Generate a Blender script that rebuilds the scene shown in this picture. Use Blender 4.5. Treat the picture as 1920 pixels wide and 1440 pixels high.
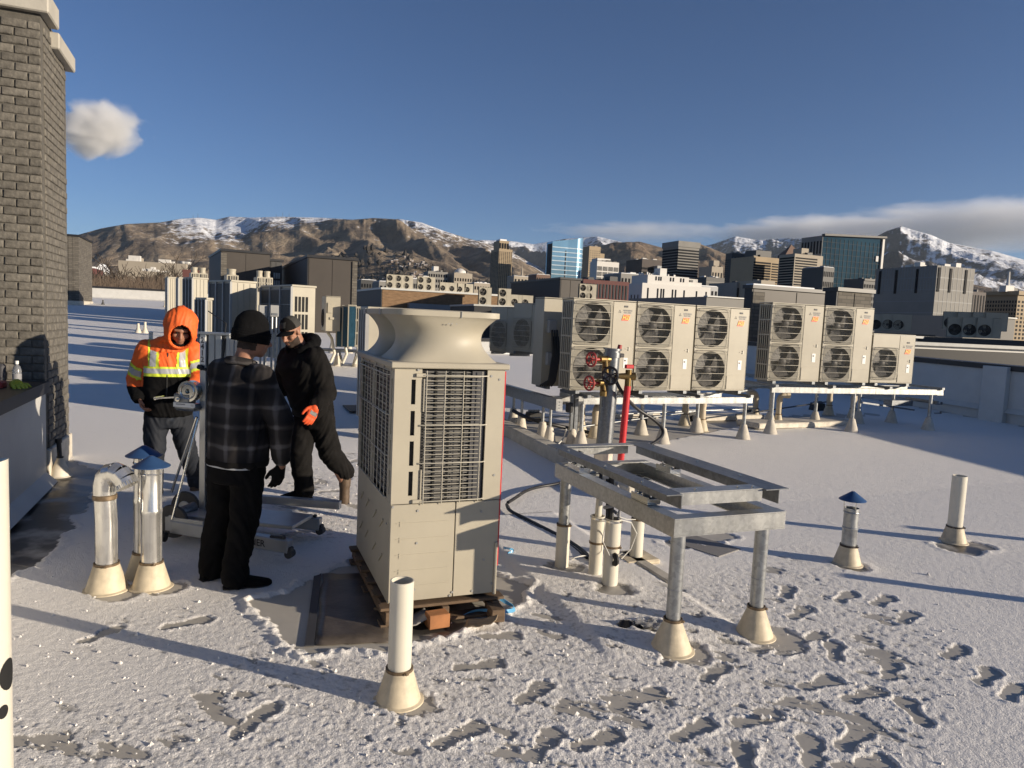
import bpy, math, random
import numpy as np
from mathutils import Vector, Matrix

for _o in list(bpy.data.objects):
    bpy.data.objects.remove(_o)
SC = bpy.context.scene
COL = SC.collection
R = math.radians
random.seed(7)
RNG = np.random.default_rng(11)

# ---------------------------------------------------------------- camera
EYE = 1.86
ROLL = math.atan(.045)
PITCH = R(5.02)
FPX = 1331.0
cam_d = bpy.data.cameras.new('camera')
cam = bpy.data.objects.new('camera', cam_d)
COL.objects.link(cam)
cam_d.sensor_fit = 'HORIZONTAL'
cam_d.sensor_width = 36.0
cam_d.lens = 36.0 * FPX / 1920.0
cam_d.clip_start = .05
cam_d.clip_end = 60000
_f0 = Vector((0, math.cos(PITCH), -math.sin(PITCH)))
_r0 = Vector((1, 0, 0))
_u0 = _r0.cross(_f0)
_c, _s = math.cos(ROLL), math.sin(ROLL)
CI = _c * _r0 + _s * _u0
CJ = -_s * _r0 + _c * _u0
_m = Matrix((CI, CJ, -_f0)).transposed().to_4x4()
_m.translation = (0, 0, EYE)
cam.matrix_world = _m
SC.camera = cam

# ---------------------------------------------------------------- sky, sun, exposure
SUN_EL = R(11.5)
SUN_AZ = R(108.0)          # clockwise from +Y, seen from above
w = bpy.data.worlds.new('World')
SC.world = w
w.use_nodes = True
nt = w.node_tree
nt.nodes.clear()
sky = nt.nodes.new('ShaderNodeTexSky')
sky.sky_type = 'NISHITA'
sky.sun_disc = False
sky.sun_elevation = SUN_EL
sky.sun_rotation = SUN_AZ
sky.altitude = 2000
sky.air_density = 1.0
sky.dust_density = 0.35
sky.ozone_density = 3.7
bg = nt.nodes.new('ShaderNodeBackground')
bg.inputs['Strength'].default_value = 0.067
wo = nt.nodes.new('ShaderNodeOutputWorld')
tint = nt.nodes.new('ShaderNodeMix'); tint.data_type = 'RGBA'; tint.blend_type = 'MULTIPLY'; tint.inputs[0].default_value = 1
tint.inputs[7].default_value = (.94, .93, 1.04, 1)
nt.links.new(sky.outputs[0], tint.inputs[6])
nt.links.new(tint.outputs[2], bg.inputs[0])
nt.links.new(bg.outputs[0], wo.inputs[0])
sun_d = bpy.data.lights.new('sun', 'SUN')
sun_d.energy = 5.0
sun_d.angle = R(.5)
sun_d.color = (1.0, .86, .68)
sun = bpy.data.objects.new('sun', sun_d)
COL.objects.link(sun)
SUNV = Vector((math.sin(SUN_AZ) * math.cos(SUN_EL), math.cos(SUN_AZ) * math.cos(SUN_EL), math.sin(SUN_EL)))
sun.rotation_euler = SUNV.to_track_quat('Z', 'Y').to_euler()
SC.view_settings.view_transform = 'Standard'
SC.view_settings.look = 'None'
SC.view_settings.exposure = 0.52
SC.view_settings.gamma = 1.0
SC.view_settings.use_curve_mapping = False
SC.render.engine = 'CYCLES'
SC.cycles.max_bounces = 6
SC.cycles.diffuse_bounces = 3
SC.cycles.glossy_bounces = 3
SC.cycles.transmission_bounces = 4
SC.cycles.volume_bounces = 3
SC.cycles.use_denoising = True

# ---------------------------------------------------------------- helpers: places
GA = R(21.7)
AX = np.array([-math.sin(GA), math.cos(GA)])   # building axis running away from us
BX = np.array([math.cos(GA), math.sin(GA)])    # building axis running to the right

def P(s, t):
    return AX * s + BX * t

def roofz(x, y):
    s = AX[0] * x + AX[1] * y
    t = BX[0] * x + BX[1] * y
    return .034 * np.maximum(0, s - 6) + .016 * np.maximum(0, t - 5)

def rz(x, y):
    return float(roofz(x, y))

def ray(px, py):
    return _f0 + CI * ((px - 960) / FPX) - CJ * ((py - 720) / FPX)

def at(px, py, z=0.0):
    d = ray(px, py)
    return Vector((0, 0, EYE)) + d * ((z - EYE) / d.z)

def atY(px, py, Y):
    d = ray(px, py)
    return Vector((0, 0, EYE)) + d * (Y / d.y)

def hz(px):
    return 603 + .045 * (px - 960)

# ---------------------------------------------------------------- helpers: materials
def nd(nt, typ, **kw):
    n = nt.nodes.new(typ)
    for k, v in kw.items():
        if k.startswith('i_'):
            key = k[2:].replace('_', ' ')
            n.inputs[key].default_value = v
        else:
            setattr(n, k, v)
    return n

MATS = {}

def mat(name, col, rough=.6, metal=0.0, var=.12, scale=6.0, bump=0.0, bscale=60.0, stretch=(1, 1, 1), spec=.5, col2=None, thr=None, objrand=0.0, detail=5.0):
    """painted / plain surface with a little mottling, optional second colour by noise, optional fine relief"""
    m = bpy.data.materials.new(name)
    m.use_nodes = True
    t = m.node_tree
    b = t.nodes['Principled BSDF']
    b.inputs['Roughness'].default_value = rough
    b.inputs['Metallic'].default_value = metal
    b.inputs['Specular IOR Level'].default_value = spec
    tc = nd(t, 'ShaderNodeTexCoord')
    mp = nd(t, 'ShaderNodeMapping')
    mp.inputs['Scale'].default_value = stretch
    t.links.new(tc.outputs['Object'], mp.inputs['Vector'])
    no = nd(t, 'ShaderNodeTexNoise')
    no.inputs['Scale'].default_value = scale
    no.inputs['Detail'].default_value = detail
    no.inputs['Roughness'].default_value = .6
    t.links.new(mp.outputs[0], no.inputs['Vector'])
    rp = nd(t, 'ShaderNodeValToRGB')
    c = np.array(col)
    if col2 is None:
        lo, hi = c * (1 - var), np.minimum(1, c * (1 + var))
        a0, a1 = .3, .7
    else:
        lo, hi = c, np.array(col2)
        a0, a1 = thr or (.45, .6)
    rp.color_ramp.elements[0].position = a0
    rp.color_ramp.elements[1].position = a1
    rp.color_ramp.elements[0].color = (*lo, 1)
    rp.color_ramp.elements[1].color = (*hi, 1)
    t.links.new(no.outputs['Fac'], rp.inputs[0])
    out = rp.outputs[0]
    if objrand:
        oi = nd(t, 'ShaderNodeObjectInfo')
        mr = nd(t, 'ShaderNodeMapRange')
        mr.inputs['To Min'].default_value = 1 - objrand
        mr.inputs['To Max'].default_value = 1 + objrand
        t.links.new(oi.outputs['Random'], mr.inputs['Value'])
        hs = nd(t, 'ShaderNodeHueSaturation')
        t.links.new(mr.outputs[0], hs.inputs['Value'])
        t.links.new(out, hs.inputs['Color'])
        out = hs.outputs[0]
    t.links.new(out, b.inputs['Base Color'])
    if bump:
        n2 = nd(t, 'ShaderNodeTexNoise')
        n2.inputs['Scale'].default_value = bscale
        n2.inputs['Detail'].default_value = 4
        t.links.new(mp.outputs[0], n2.inputs['Vector'])
        bp = nd(t, 'ShaderNodeBump')
        bp.inputs['Strength'].default_value = 1.0
        bp.inputs['Distance'].default_value = bump
        t.links.new(n2.outputs['Fac'], bp.inputs['Height'])
        t.links.new(bp.outputs[0], b.inputs['Normal'])
    MATS[name] = m
    return m

def galv(name, col, rough, spangle=.18, scale=40, streak=(1, 1, .15)):
    """zinc coated steel: spangled facets, cloudy roughness"""
    m = bpy.data.materials.new(name)
    m.use_nodes = True
    t = m.node_tree
    b = t.nodes['Principled BSDF']
    b.inputs['Metallic'].default_value = .82
    tc = nd(t, 'ShaderNodeTexCoord')
    vo = nd(t, 'ShaderNodeTexVoronoi')
    vo.inputs['Scale'].default_value = scale
    t.links.new(tc.outputs['Object'], vo.inputs['Vector'])
    mp = nd(t, 'ShaderNodeMapping')
    mp.inputs['Scale'].default_value = streak
    t.links.new(tc.outputs['Object'], mp.inputs['Vector'])
    no = nd(t, 'ShaderNodeTexNoise')
    no.inputs['Scale'].default_value = 14
    no.inputs['Detail'].default_value = 6
    t.links.new(mp.outputs[0], no.inputs['Vector'])
    sx = nd(t, 'ShaderNodeSeparateColor')
    t.links.new(vo.outputs['Color'], sx.inputs[0])
    ad = nd(t, 'ShaderNodeMath', operation='ADD')
    t.links.new(sx.outputs[0], ad.inputs[0])
    t.links.new(no.outputs['Fac'], ad.inputs[1])
    mr = nd(t, 'ShaderNodeMapRange')
    mr.inputs['From Min'].default_value = .3
    mr.inputs['From Max'].default_value = 1.5
    mr.inputs['To Min'].default_value = 1 - spangle
    mr.inputs['To Max'].default_value = 1 + spangle
    t.links.new(ad.outputs[0], mr.inputs['Value'])
    hs = nd(t, 'ShaderNodeHueSaturation')
    hs.inputs['Color'].default_value = (*col, 1)
    t.links.new(mr.outputs[0], hs.inputs['Value'])
    t.links.new(hs.outputs[0], b.inputs['Base Color'])
    m2 = nd(t, 'ShaderNodeMapRange')
    m2.inputs['To Min'].default_value = rough - .1
    m2.inputs['To Max'].default_value = rough + .12
    t.links.new(no.outputs['Fac'], m2.inputs['Value'])
    t.links.new(m2.outputs[0], b.inputs['Roughness'])
    MATS[name] = m
    return m

M = MATS
mat('hvac_ivory', (.40, .365, .285), .5, var=.075, scale=2.2, spec=.4, objrand=.03)
mat('hvac_ivory_dusty', (.36, .33, .26), .55, var=.1, scale=4)
mat('hvac_grey', (.30, .30, .29), .5, var=.08)
mat('coil_dark', (.035, .033, .031), .6, var=.3, scale=25)
mat('coil_fin', (.16, .155, .145), .45, metal=.3, var=.2, scale=30)
mat('coil_blue', (.02, .07, .11), .4, var=.25, scale=8)
mat('void_black', (.006, .006, .006), .8)
mat('fan_dark', (.045, .040, .033), .5, var=.15)
mat('fan_wire', (.46, .43, .35), .4)
mat('white_pvc', (.62, .585, .49), .38, var=.05, scale=3)
mat('boot_cream', (.54, .465, .335), .6, var=.24, scale=9, bump=.002, bscale=25)
mat('boot_white', (.56, .51, .42), .6, var=.2, scale=9, bump=.002, bscale=25)
mat('pipe_inner', (.45, .42, .35), .6)
galv('galv_steel', (.36, .37, .37), .40)
galv('galv_beam', (.44, .44, .42), .34, spangle=.14, scale=55)
galv('galv_dull', (.20, .21, .22), .38)
galv('duct_bright', (.66, .65, .62), .2, spangle=.1, scale=18, streak=(6, 6, .25))
mat('zinc_bright', (.75, .74, .7), .18, metal=1, var=.05)
mat('clamp_brown', (.18, .13, .08), .45, metal=.5, var=.4, scale=30)
mat('clamp_dark', (.05, .04, .035), .5, metal=.4, var=.3, scale=30)
mat('cap_blue', (.035, .085, .20), .38, metal=.2, var=.15, scale=9)
mat('black_rubber', (.012, .012, .012), .55, var=.3)
mat('black_steel', (.02, .02, .021), .5, var=.25)
mat('red_paint', (.50, .02, .025), .38, var=.12)
mat('red_dull', (.32, .035, .03), .5, var=.2)
mat('brass', (.22, .15, .06), .4, metal=.9, var=.2)
mat('wood_pallet', (.13, .085, .05), .75, var=.35, scale=5, stretch=(1, 1, 7), bump=.002, bscale=30)
mat('wood_block', (.36, .15, .055), .7, var=.25, scale=8, stretch=(1, 5, 1))
mat('strap_blue', (.12, .38, .62), .35, var=.1)
mat('print_dark', (.05, .05, .055), .6)
mat('print_grey', (.25, .25, .26), .6)
mat('badge_red', (.72, .08, .02), .45, var=.15, scale=12)
mat('badge_yellow', (.85, .5, .03), .45)
mat('label_white', (.75, .74, .70), .5, var=.04)
mat('cable_black', (.014, .014, .015), .45, var=.2)
mat('cable_white', (.6, .59, .54), .45)
mat('coping_dark', (.016, .016, .018), .45, var=.3, scale=2)
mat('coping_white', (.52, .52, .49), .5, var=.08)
mat('membrane_white', (.52, .515, .49), .6, var=.07, scale=2.2, bump=.003, bscale=4)
mat('charcoal_metal', (.050, .041, .033), .55, var=.1, scale=1.3)
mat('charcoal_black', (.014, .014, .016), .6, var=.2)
mat('roof_grey', (.22, .21, .2), .8, var=.2, scale=.4)

# ---------------------------------------------------------------- helpers: meshes
class MB:
    def __init__(s):
        s.v = []; s.f = []; s.n = 0; s.mi = []; s.cur = 0
    def add(s, verts, faces):
        v = np.asarray(verts, float).reshape(-1, 3)
        s.v.append(v)
        o = s.n
        s.f.extend([tuple(i + o for i in f) for f in faces])
        s.mi.extend([s.cur] * len(faces))
        s.n += len(v)
        return s
    def box(s, c, d, rot=None, ch=0.0):
        """box centre c, full size d, optional 3x3 rotation, optional chamfer"""
        hx, hy, hzz = d[0] / 2, d[1] / 2, d[2] / 2
        if ch <= 0:
            v = np.array([(x, y, z) for x in (-hx, hx) for y in (-hy, hy) for z in (-hzz, hzz)])
            f = [(0, 1, 3, 2), (4, 6, 7, 5), (0, 4, 5, 1), (2, 3, 7, 6), (0, 2, 6, 4), (1, 5, 7, 3)]
        else:
            ch = min(ch, hx * .9, hy * .9, hzz * .9)
            v = []; idx = {}
            for sx in (-1, 1):
                for sy in (-1, 1):
                    for sz in (-1, 1):
                        for k in range(3):
                            p = [sx * hx, sy * hy, sz * hzz]
                            for q in range(3):
                                if q != k:
                                    p[q] -= (sx, sy, sz)[q] * ch
                            idx[sx, sy, sz, k] = len(v); v.append(p)
            f = []
            I = idx
            for k in range(3):
                a, b = [q for q in range(3) if q != k]
                for sg in (-1, 1):
                    loop = []
                    for (u, w_) in ((-1, -1), (1, -1), (1, 1), (-1, 1)):
                        t3 = [0, 0, 0]; t3[k] = sg; t3[a] = u; t3[b] = w_
                        loop.append(I[tuple(t3) + (k,)])
                    f.append(loop)
                # edges along axis k
                for u in (-1, 1):
                    for w_ in (-1, 1):
                        e = []
                        for sg in (-1, 1):
                            t3 = [0, 0, 0]; t3[k] = sg; t3[a] = u; t3[b] = w_
                            e.append((I[tuple(t3) + (a,)], I[tuple(t3) + (b,)]))
                        f.append([e[0][0], e[0][1], e[1][1], e[1][0]])
            for sx in (-1, 1):
                for sy in (-1, 1):
                    for sz in (-1, 1):
                        f.append([I[sx, sy, sz, 0], I[sx, sy, sz, 1], I[sx, sy, sz, 2]])
            v = np.array(v)
            g = []
            for q in f:
                p = v[q]
                nn = np.cross(p[1] - p[0], p[2] - p[0])
                g.append(tuple(q) if nn @ p.mean(0) > 0 else tuple(q[::-1]))
            f = g
        v = np.asarray(v, float)
        if rot is not None:
            v = v @ np.asarray(rot).T
        return s.add(v + np.asarray(c, float), f)
    def bar(s, p0, p1, w_, h, ch=0.0, up=(0, 0, 1)):
        """square bar from p0 to p1, width w_ (sideways) and height h (along up)"""
        p0 = np.asarray(p0, float); p1 = np.asarray(p1, float)
        d = p1 - p0; L = np.linalg.norm(d); d = d / L
        u = np.asarray(up, float)
        if abs(u @ d) > .95: u = np.array([1., 0, 0])
        x = np.cross(d, u); x /= np.linalg.norm(x)
        u = np.cross(x, d)
        return s.box((p0 + p1) / 2, (w_, L, h), np.array([x, d, u]).T, ch)
    def tube(s, path, r, n=10, caps=True):
        path = [np.asarray(p, float) for p in path]
        m = len(path)
        rr = r if hasattr(r, '__len__') else [r] * m
        ref = None; rings = []
        for i in range(m):
            d = path[min(i + 1, m - 1)] - path[max(i - 1, 0)]
            d = d / (np.linalg.norm(d) + 1e-9)
            if ref is None:
                ref = np.array([0, 0, 1.]) if abs(d[2]) < .9 else np.array([1., 0, 0])
            x = np.cross(ref, d); x /= (np.linalg.norm(x) + 1e-9)
            y = np.cross(d, x); ref = y
            a = np.arange(n) * 2 * math.pi / n
            rings.append(path[i] + rr[i] * (np.cos(a)[:, None] * x + np.sin(a)[:, None] * y))
        f = []
        for i in range(m - 1):
            for j in range(n):
                k = (j + 1) % n
                f.append((i * n + j, i * n + k, (i + 1) * n + k, (i + 1) * n + j))
        if caps:
            f.append(tuple(range(n))[::-1]); f.append(tuple((m - 1) * n + j for j in range(n)))
        return s.add(np.concatenate(rings), f)
    def cyl(s, p0, p1, r0, r1=None, n=16, caps=True):
        return s.tube([p0, p1], [r0, r0 if r1 is None else r1], n, caps)
    def lathe(s, prof, n=24, c=(0, 0, 0), rot=None, cap0=False, cap1=False):
        """profile of (radius, z)"""
        a = np.arange(n) * 2 * math.pi / n
        v = np.concatenate([np.stack([np.cos(a) * r, np.sin(a) * r, np.full(n, z)], 1) for r, z in prof])
        f = []
        for i in range(len(prof) - 1):
            for j in range(n):
                k = (j + 1) % n
                f.append((i * n + j, i * n + k, (i + 1) * n + k, (i + 1) * n + j))
        if cap0: f.append(tuple(range(n))[::-1])
        if cap1: f.append(tuple((len(prof) - 1) * n + j for j in range(n)))
        if rot is not None: v = v @ np.asarray(rot).T
        return s.add(v + np.asarray(c, float), f)
    def torus(s, c, R_, r, ax='z', n=20, m=6, arc=2 * math.pi):
        pts = []
        for i in range(n + 1 if arc >= 6.28 else n + 1):
            a = arc * i / n
            p = {'z': (math.cos(a), math.sin(a), 0), 'y': (math.cos(a), 0, math.sin(a)), 'x': (0, math.cos(a), math.sin(a))}[ax]
            pts.append(np.array(c) + R_ * np.array(p))
        return s.tube(pts, r, m)
    def prism(s, poly, axis, a0, a1):
        """extrude 2-D polygon along axis (0/1/2) from a0 to a1"""
        n = len(poly); v = []
        for a in (a0, a1):
            for p in poly:
                q = list(p); q.insert(axis, a); v.append(q)
        f = [(i, (i + 1) % n, n + (i + 1) % n, n + i) for i in range(n)]
        f += [tuple(range(n))[::-1], tuple(range(n, 2 * n))]
        return s.add(v, f)
    def quad(s, a, b, c, d):
        return s.add([a, b, c, d], [(0, 1, 2, 3)])
    def mesh(s, name, mats, smooth=None):
        me = bpy.data.meshes.new(name)
        v = np.concatenate(s.v) if s.v else np.zeros((0, 3))
        me.from_pydata(v.tolist(), [], s.f)
        for m_ in (mats if isinstance(mats, (list, tuple)) else [mats]):
            me.materials.append(MATS[m_] if isinstance(m_, str) else m_)
        if any(s.mi):
            me.polygons.foreach_set('material_index', s.mi)
        if smooth is not None:
            me.polygons.foreach_set('use_smooth', [True] * len(me.polygons))
            me.update()
            me.set_sharp_from_angle(angle=R(smooth))
        me.update()
        return me
    def build(s, name, mats, parent=None, smooth=None, loc=(0, 0, 0), rotz=0, kind=None, fixn=False):
        me = s.mesh(name, mats, smooth)
        if fixn: fix_normals(me)
        return link(name, me, parent, loc, rotz, kind)

def fix_normals(me):
    import bmesh
    bm = bmesh.new(); bm.from_mesh(me)
    bmesh.ops.recalc_face_normals(bm, faces=bm.faces)
    bm.to_mesh(me); bm.free()

CHILD = {}
def link(name, me, parent=None, loc=(0, 0, 0), rotz=0, kind=None):
    o = bpy.data.objects.new(name, me)
    COL.objects.link(o)
    o.parent = parent
    if parent: CHILD.setdefault(parent.name, []).append(o)
    o.location = loc
    o.rotation_euler = (0, 0, rotz)
    if kind: o['kind'] = kind
    return o

def tag(o, label=None, cat=None, group=None, kind=None):
    if label: o['label'] = label
    if cat: o['category'] = cat
    if group: o['group'] = group
    if kind: o['kind'] = kind
    return o

def thing(name, label, cat, loc=(0, 0, 0), rotz=0, group=None):
    o = bpy.data.objects.new(name, None)
    o.empty_display_size = .2
    COL.objects.link(o)
    o.location = loc
    o.rotation_euler = (0, 0, rotz)
    return tag(o, label, cat, group)

def kids(o):
    return CHILD.get(o.name, [])

def copy_tree(o, parent=None, label=None):
    c = o.copy()
    COL.objects.link(c)
    c.parent = parent
    if label: c['label'] = label
    if parent: CHILD.setdefault(parent.name, []).append(c)
    for k in list(kids(o)):
        copy_tree(k, c)
    return c

def text_mesh(txt, size, depth=.0, name='lettering', bold=False, shear=0.0, align='CENTER', spacing=1.0):
    cu = bpy.data.curves.new('lettering', 'FONT')
    cu.body = txt; cu.size = size; cu.extrude = depth; cu.shear = shear
    cu.align_x = align; cu.align_y = 'CENTER'
    cu.space_character = spacing
    cu.resolution_u = 2
    if bold: cu.offset = size * .022
    o = bpy.data.objects.new('lettering', cu)
    COL.objects.link(o)
    dg = bpy.context.evaluated_depsgraph_get()
    me = bpy.data.meshes.new_from_object(o.evaluated_get(dg))
    bpy.data.objects.remove(o)
    me.name = name
    return me

def text_on(txt, size, parent, origin, right, up, mat_, name='lettering', **kw):
    """flat lettering lying in the plane spanned by right / up at origin (parent space)"""
    me = text_mesh(txt, size, **kw)
    r_ = Vector(right).normalized(); u_ = Vector(up).normalized(); n_ = r_.cross(u_)
    mx = Matrix((r_, u_, n_)).transposed().to_4x4()
    mx.translation = origin
    me.transform(mx)
    me.materials.clear(); me.materials.append(MATS[mat_])
    return link(name, me, parent)

# numpy gradient noise ------------------------------------------------
_perm = RNG.permutation(512)
_perm = np.concatenate([_perm, _perm, _perm])
_gx = np.cos(np.arange(512) * 2.399963); _gy = np.sin(np.arange(512) * 2.399963)

def pnoise(x, y):
    xi = np.floor(x).astype(int); yi = np.floor(y).astype(int)
    xf = x - xi; yf = y - yi
    xi &= 511; yi &= 511
    u = xf * xf * xf * (xf * (xf * 6 - 15) + 10); v = yf * yf * yf * (yf * (yf * 6 - 15) + 10)
    def g(ix, iy, dx, dy):
        h = _perm[_perm[ix & 511] + (iy & 511)] & 511
        return _gx[h] * dx + _gy[h] * dy
    a = g(xi, yi, xf, yf); b = g(xi + 1, yi, xf - 1, yf)
    c = g(xi, yi + 1, xf, yf - 1); d = g(xi + 1, yi + 1, xf - 1, yf - 1)
    return (a + (b - a) * u) * (1 - v) + (c + (d - c) * u) * v

def fbm(x, y, oct=4, gain=.5, lac=2.03, ridged=False):
    s = 0; amp = 1; tot = 0
    for i in range(oct):
        n = pnoise(x + 17.3 * i, y - 9.1 * i)
        if ridged: n = 1 - 2 * np.abs(n) * 1.4
        s = s + n * amp; tot += amp
        amp *= gain; x = x * lac; y = y * lac
    return s / tot

def sstep(a, b, x):
    t = np.clip((x - a) / (b - a), 0, 1)
    return t * t * (3 - 2 * t)
# ================================================================= ROOF, SNOW, WALLS
YAW = GA            # building grid: local x = BX, local y = AX

def st3(s, t, dz=0.0):
    p = P(s, t)
    return Vector((p[0], p[1], rz(*p) + dz))

# roof membrane material with damp patches where meltwater sits
m = mat('membrane', (.46, .43, .375), .62, var=.14, scale=1.6, bump=.003, bscale=9)
t = m.node_tree
b = t.nodes['Principled BSDF']
src = b.inputs['Base Color'].links[0].from_socket
geo = nd(t, 'ShaderNodeNewGeometry')
nz = nd(t, 'ShaderNodeTexNoise'); nz.inputs['Scale'].default_value = 3.2; nz.inputs['Detail'].default_value = 6
t.links.new(geo.outputs['Position'], nz.inputs['Vector'])
acc = None
for px, py, rad in ((700, 1100, .12), (120, 985, 1.1), (60, 1010, .8), (180, 930, .7), (800, 1160, .3), (1090, 1100, .2), (1835, 1036, .2), (1790, 1030, .16), (1600, 1062, .12)):
    q = at(px, py, .0)
    vm = nd(t, 'ShaderNodeVectorMath', operation='DISTANCE')
    vm.inputs[1].default_value = q
    t.links.new(geo.outputs['Position'], vm.inputs[0])
    mr = nd(t, 'ShaderNodeMapRange'); mr.inputs['From Min'].default_value = rad * 1.15; mr.inputs['From Max'].default_value = rad * .75
    t.links.new(vm.outputs['Value'], mr.inputs['Value'])
    if acc is None: acc = mr.outputs[0]
    else:
        mx = nd(t, 'ShaderNodeMath', operation='MAXIMUM')
        t.links.new(acc, mx.inputs[0]); t.links.new(mr.outputs[0], mx.inputs[1]); acc = mx.outputs[0]
ml = nd(t, 'ShaderNodeMath', operation='MULTIPLY')
rr = nd(t, 'ShaderNodeMapRange'); rr.inputs['From Min'].default_value = .36; rr.inputs['From Max'].default_value = .5
t.links.new(nz.outputs['Fac'], rr.inputs['Value'])
t.links.new(acc, ml.inputs[0]); t.links.new(rr.outputs[0], ml.inputs[1])
mix = nd(t, 'ShaderNodeMix', data_type='RGBA')
mix.inputs[7].default_value = (.062, .055, .047, 1)
t.links.new(ml.outputs[0], mix.inputs[0]); t.links.new(src, mix.inputs[6]); t.links.new(mix.outputs[2], b.inputs['Base Color'])
mr2 = nd(t, 'ShaderNodeMapRange'); mr2.inputs['To Min'].default_value = .6; mr2.inputs['To Max'].default_value = .34
t.links.new(ml.outputs[0], mr2.inputs['Value']); t.links.new(mr2.outputs[0], b.inputs['Roughness'])

# snow: colour follows how thick it lies (attribute), fine crystalline relief
m = bpy.data.materials.new('snow'); m.use_nodes = True; MATS['snow'] = m
t = m.node_tree; b = t.nodes['Principled BSDF']
b.inputs['Roughness'].default_value = .75
b.inputs['Specular IOR Level'].default_value = .3
at_ = nd(t, 'ShaderNodeAttribute'); at_.attribute_name = 'thick'
tc = nd(t, 'ShaderNodeNewGeometry')
rp = nd(t, 'ShaderNodeValToRGB')
rp.color_ramp.elements[0].color = (.34, .325, .295, 1); rp.color_ramp.elements[1].color = (.82, .795, .755, 1)
rp.color_ramp.elements[0].position = .0; rp.color_ramp.elements[1].position = .55
n3 = nd(t, 'ShaderNodeTexNoise'); n3.inputs['Scale'].default_value = 45; n3.inputs['Detail'].default_value = 4; n3.inputs['Roughness'].default_value = .7
t.links.new(tc.outputs['Position'], n3.inputs['Vector'])
ma = nd(t, 'ShaderNodeMath', operation='MULTIPLY_ADD'); ma.inputs[1].default_value = .9; ma.inputs[2].default_value = -.45
t.links.new(n3.outputs['Fac'], ma.inputs[0])
ad = nd(t, 'ShaderNodeMath', operation='ADD'); t.links.new(ma.outputs[0], ad.inputs[0]); t.links.new(at_.outputs['Fac'], ad.inputs[1])
t.links.new(ad.outputs[0], rp.inputs[0]); t.links.new(rp.outputs[0], b.inputs['Base Color'])
n4 = nd(t, 'ShaderNodeTexNoise'); n4.inputs['Scale'].default_value = 110; n4.inputs['Detail'].default_value = 3; n4.inputs['Roughness'].default_value = .65
t.links.new(tc.outputs['Position'], n4.inputs['Vector'])
bp = nd(t, 'ShaderNodeBump'); bp.inputs['Distance'].default_value = .0085; bp.inputs['Strength'].default_value = .9
t.links.new(n4.outputs['Fac'], bp.inputs['Height']); t.links.new(bp.outputs[0], b.inputs['Normal'])

ROOFS = ((-8, 9.0, -1.75, 14.6), (9.0, 24, -25, 14.6), (24, 75, -25, 6.2))   # s0,s1,t0,t1
mb = MB()
for s0, s1, t0, t1 in ROOFS:
    ss = sorted({s0, s1} | {v for v in (6, 11, 24) if s0 < v < s1}); tt = sorted({t0, t1} | {v for v in (-1.75, 5, 6.2) if t0 < v < t1})
    for i in range(len(ss) - 1):
        for j in range(len(tt) - 1):
            c = [(ss[i], tt[j]), (ss[i], tt[j + 1]), (ss[i + 1], tt[j + 1]), (ss[i + 1], tt[j])]
            mb.quad(*[st3(*q) for q in c])
tag(mb.build('roof', 'membrane', fixn=True), kind='structure')
# the body of our own building under the roof
mb = MB()
for s0, s1, t0, t1 in ROOFS:
    c = P((s0 + s1) / 2, (t0 + t1) / 2)
    mb.box((c[0], c[1], -9.2), (t1 - t0, s1 - s0, 17.6), Matrix.Rotation(YAW, 3, 'Z'))
tag(mb.build('roof_deck', 'charcoal_metal'), kind='structure')

# ---- snow sheet: fine where near, coarse far away; thickness field in metres
az = np.concatenate([np.radians(np.arange(-180, -48, 4.0)), np.arange(R(-48), R(44), .0021), np.radians(np.arange(44, 180.1, 4.0))])
rr_ = [1.3]
while rr_[-1] < 13: rr_.append(rr_[-1] * 1.0027)
while rr_[-1] < 84: rr_.append(rr_[-1] * 1.018)
rr_ = np.array([.2, .6, 1.0] + rr_)
RR, AZ = np.meshgrid(rr_, az, indexing='ij')
X = RR * np.sin(AZ); Y = RR * np.cos(AZ)
S = AX[0] * X + AX[1] * Y; T = BX[0] * X + BX[1] * Y

def polysdf(px, x, y):
    """signed distance (inside negative) to a polygon whose corners are ground points seen at pixels"""
    pts = [at(a, b, 0) if not isinstance(a, np.ndarray) else a for a, b in px]
    pts = [(p.x, p.y) for p in pts]
    d = np.full(x.shape, 1e9); inside = np.zeros(x.shape, bool)
    n = len(pts)
    for i in range(n):
        ax_, ay_ = pts[i]; bx_, by_ = pts[(i + 1) % n]
        ex, ey = bx_ - ax_, by_ - ay_
        wx, wy = x - ax_, y - ay_
        h = np.clip((wx * ex + wy * ey) / (ex * ex + ey * ey + 1e-12), 0, 1)
        d = np.minimum(d, (wx - ex * h) ** 2 + (wy - ey * h) ** 2)
        c = ((ay_ > y) != (by_ > y)) & (x < ex * (y - ay_) / (ey + 1e-12) + ax_)
        inside ^= c
    d = np.sqrt(d)
    return np.where(inside, -d, d)

near = RR < 14
fade = np.clip(1 - (RR - 9) / 5, 0, 1)
n_big = fbm(X * 1.1, Y * 1.1, 3)
n_mid = fbm(X * 5, Y * 5, 4)
n_fine = (.6 * fbm(X * 24, Y * 24, 2, .6) + .55 * fbm(X * 52, Y * 52, 2, .6)) * fade
n_rid = fbm(X * 7 + 3, Y * 7, 4, .55, ridged=True)
wig = fbm(X * 3.1 + 9, Y * 3.1, 4) * .22
wig2 = fbm(X * 11 + 9, Y * 11, 3) * .06
# wind-drift streaks run along the light
U_ = X * .93 - Y * .36; V_ = X * .36 + Y * .93
n_str = fbm(U_ * 2.5, V_ * 14, 3)
th = .0075 + .0020 * n_big + .002 * n_mid + .0062 * n_fine + .002 * n_str
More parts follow.
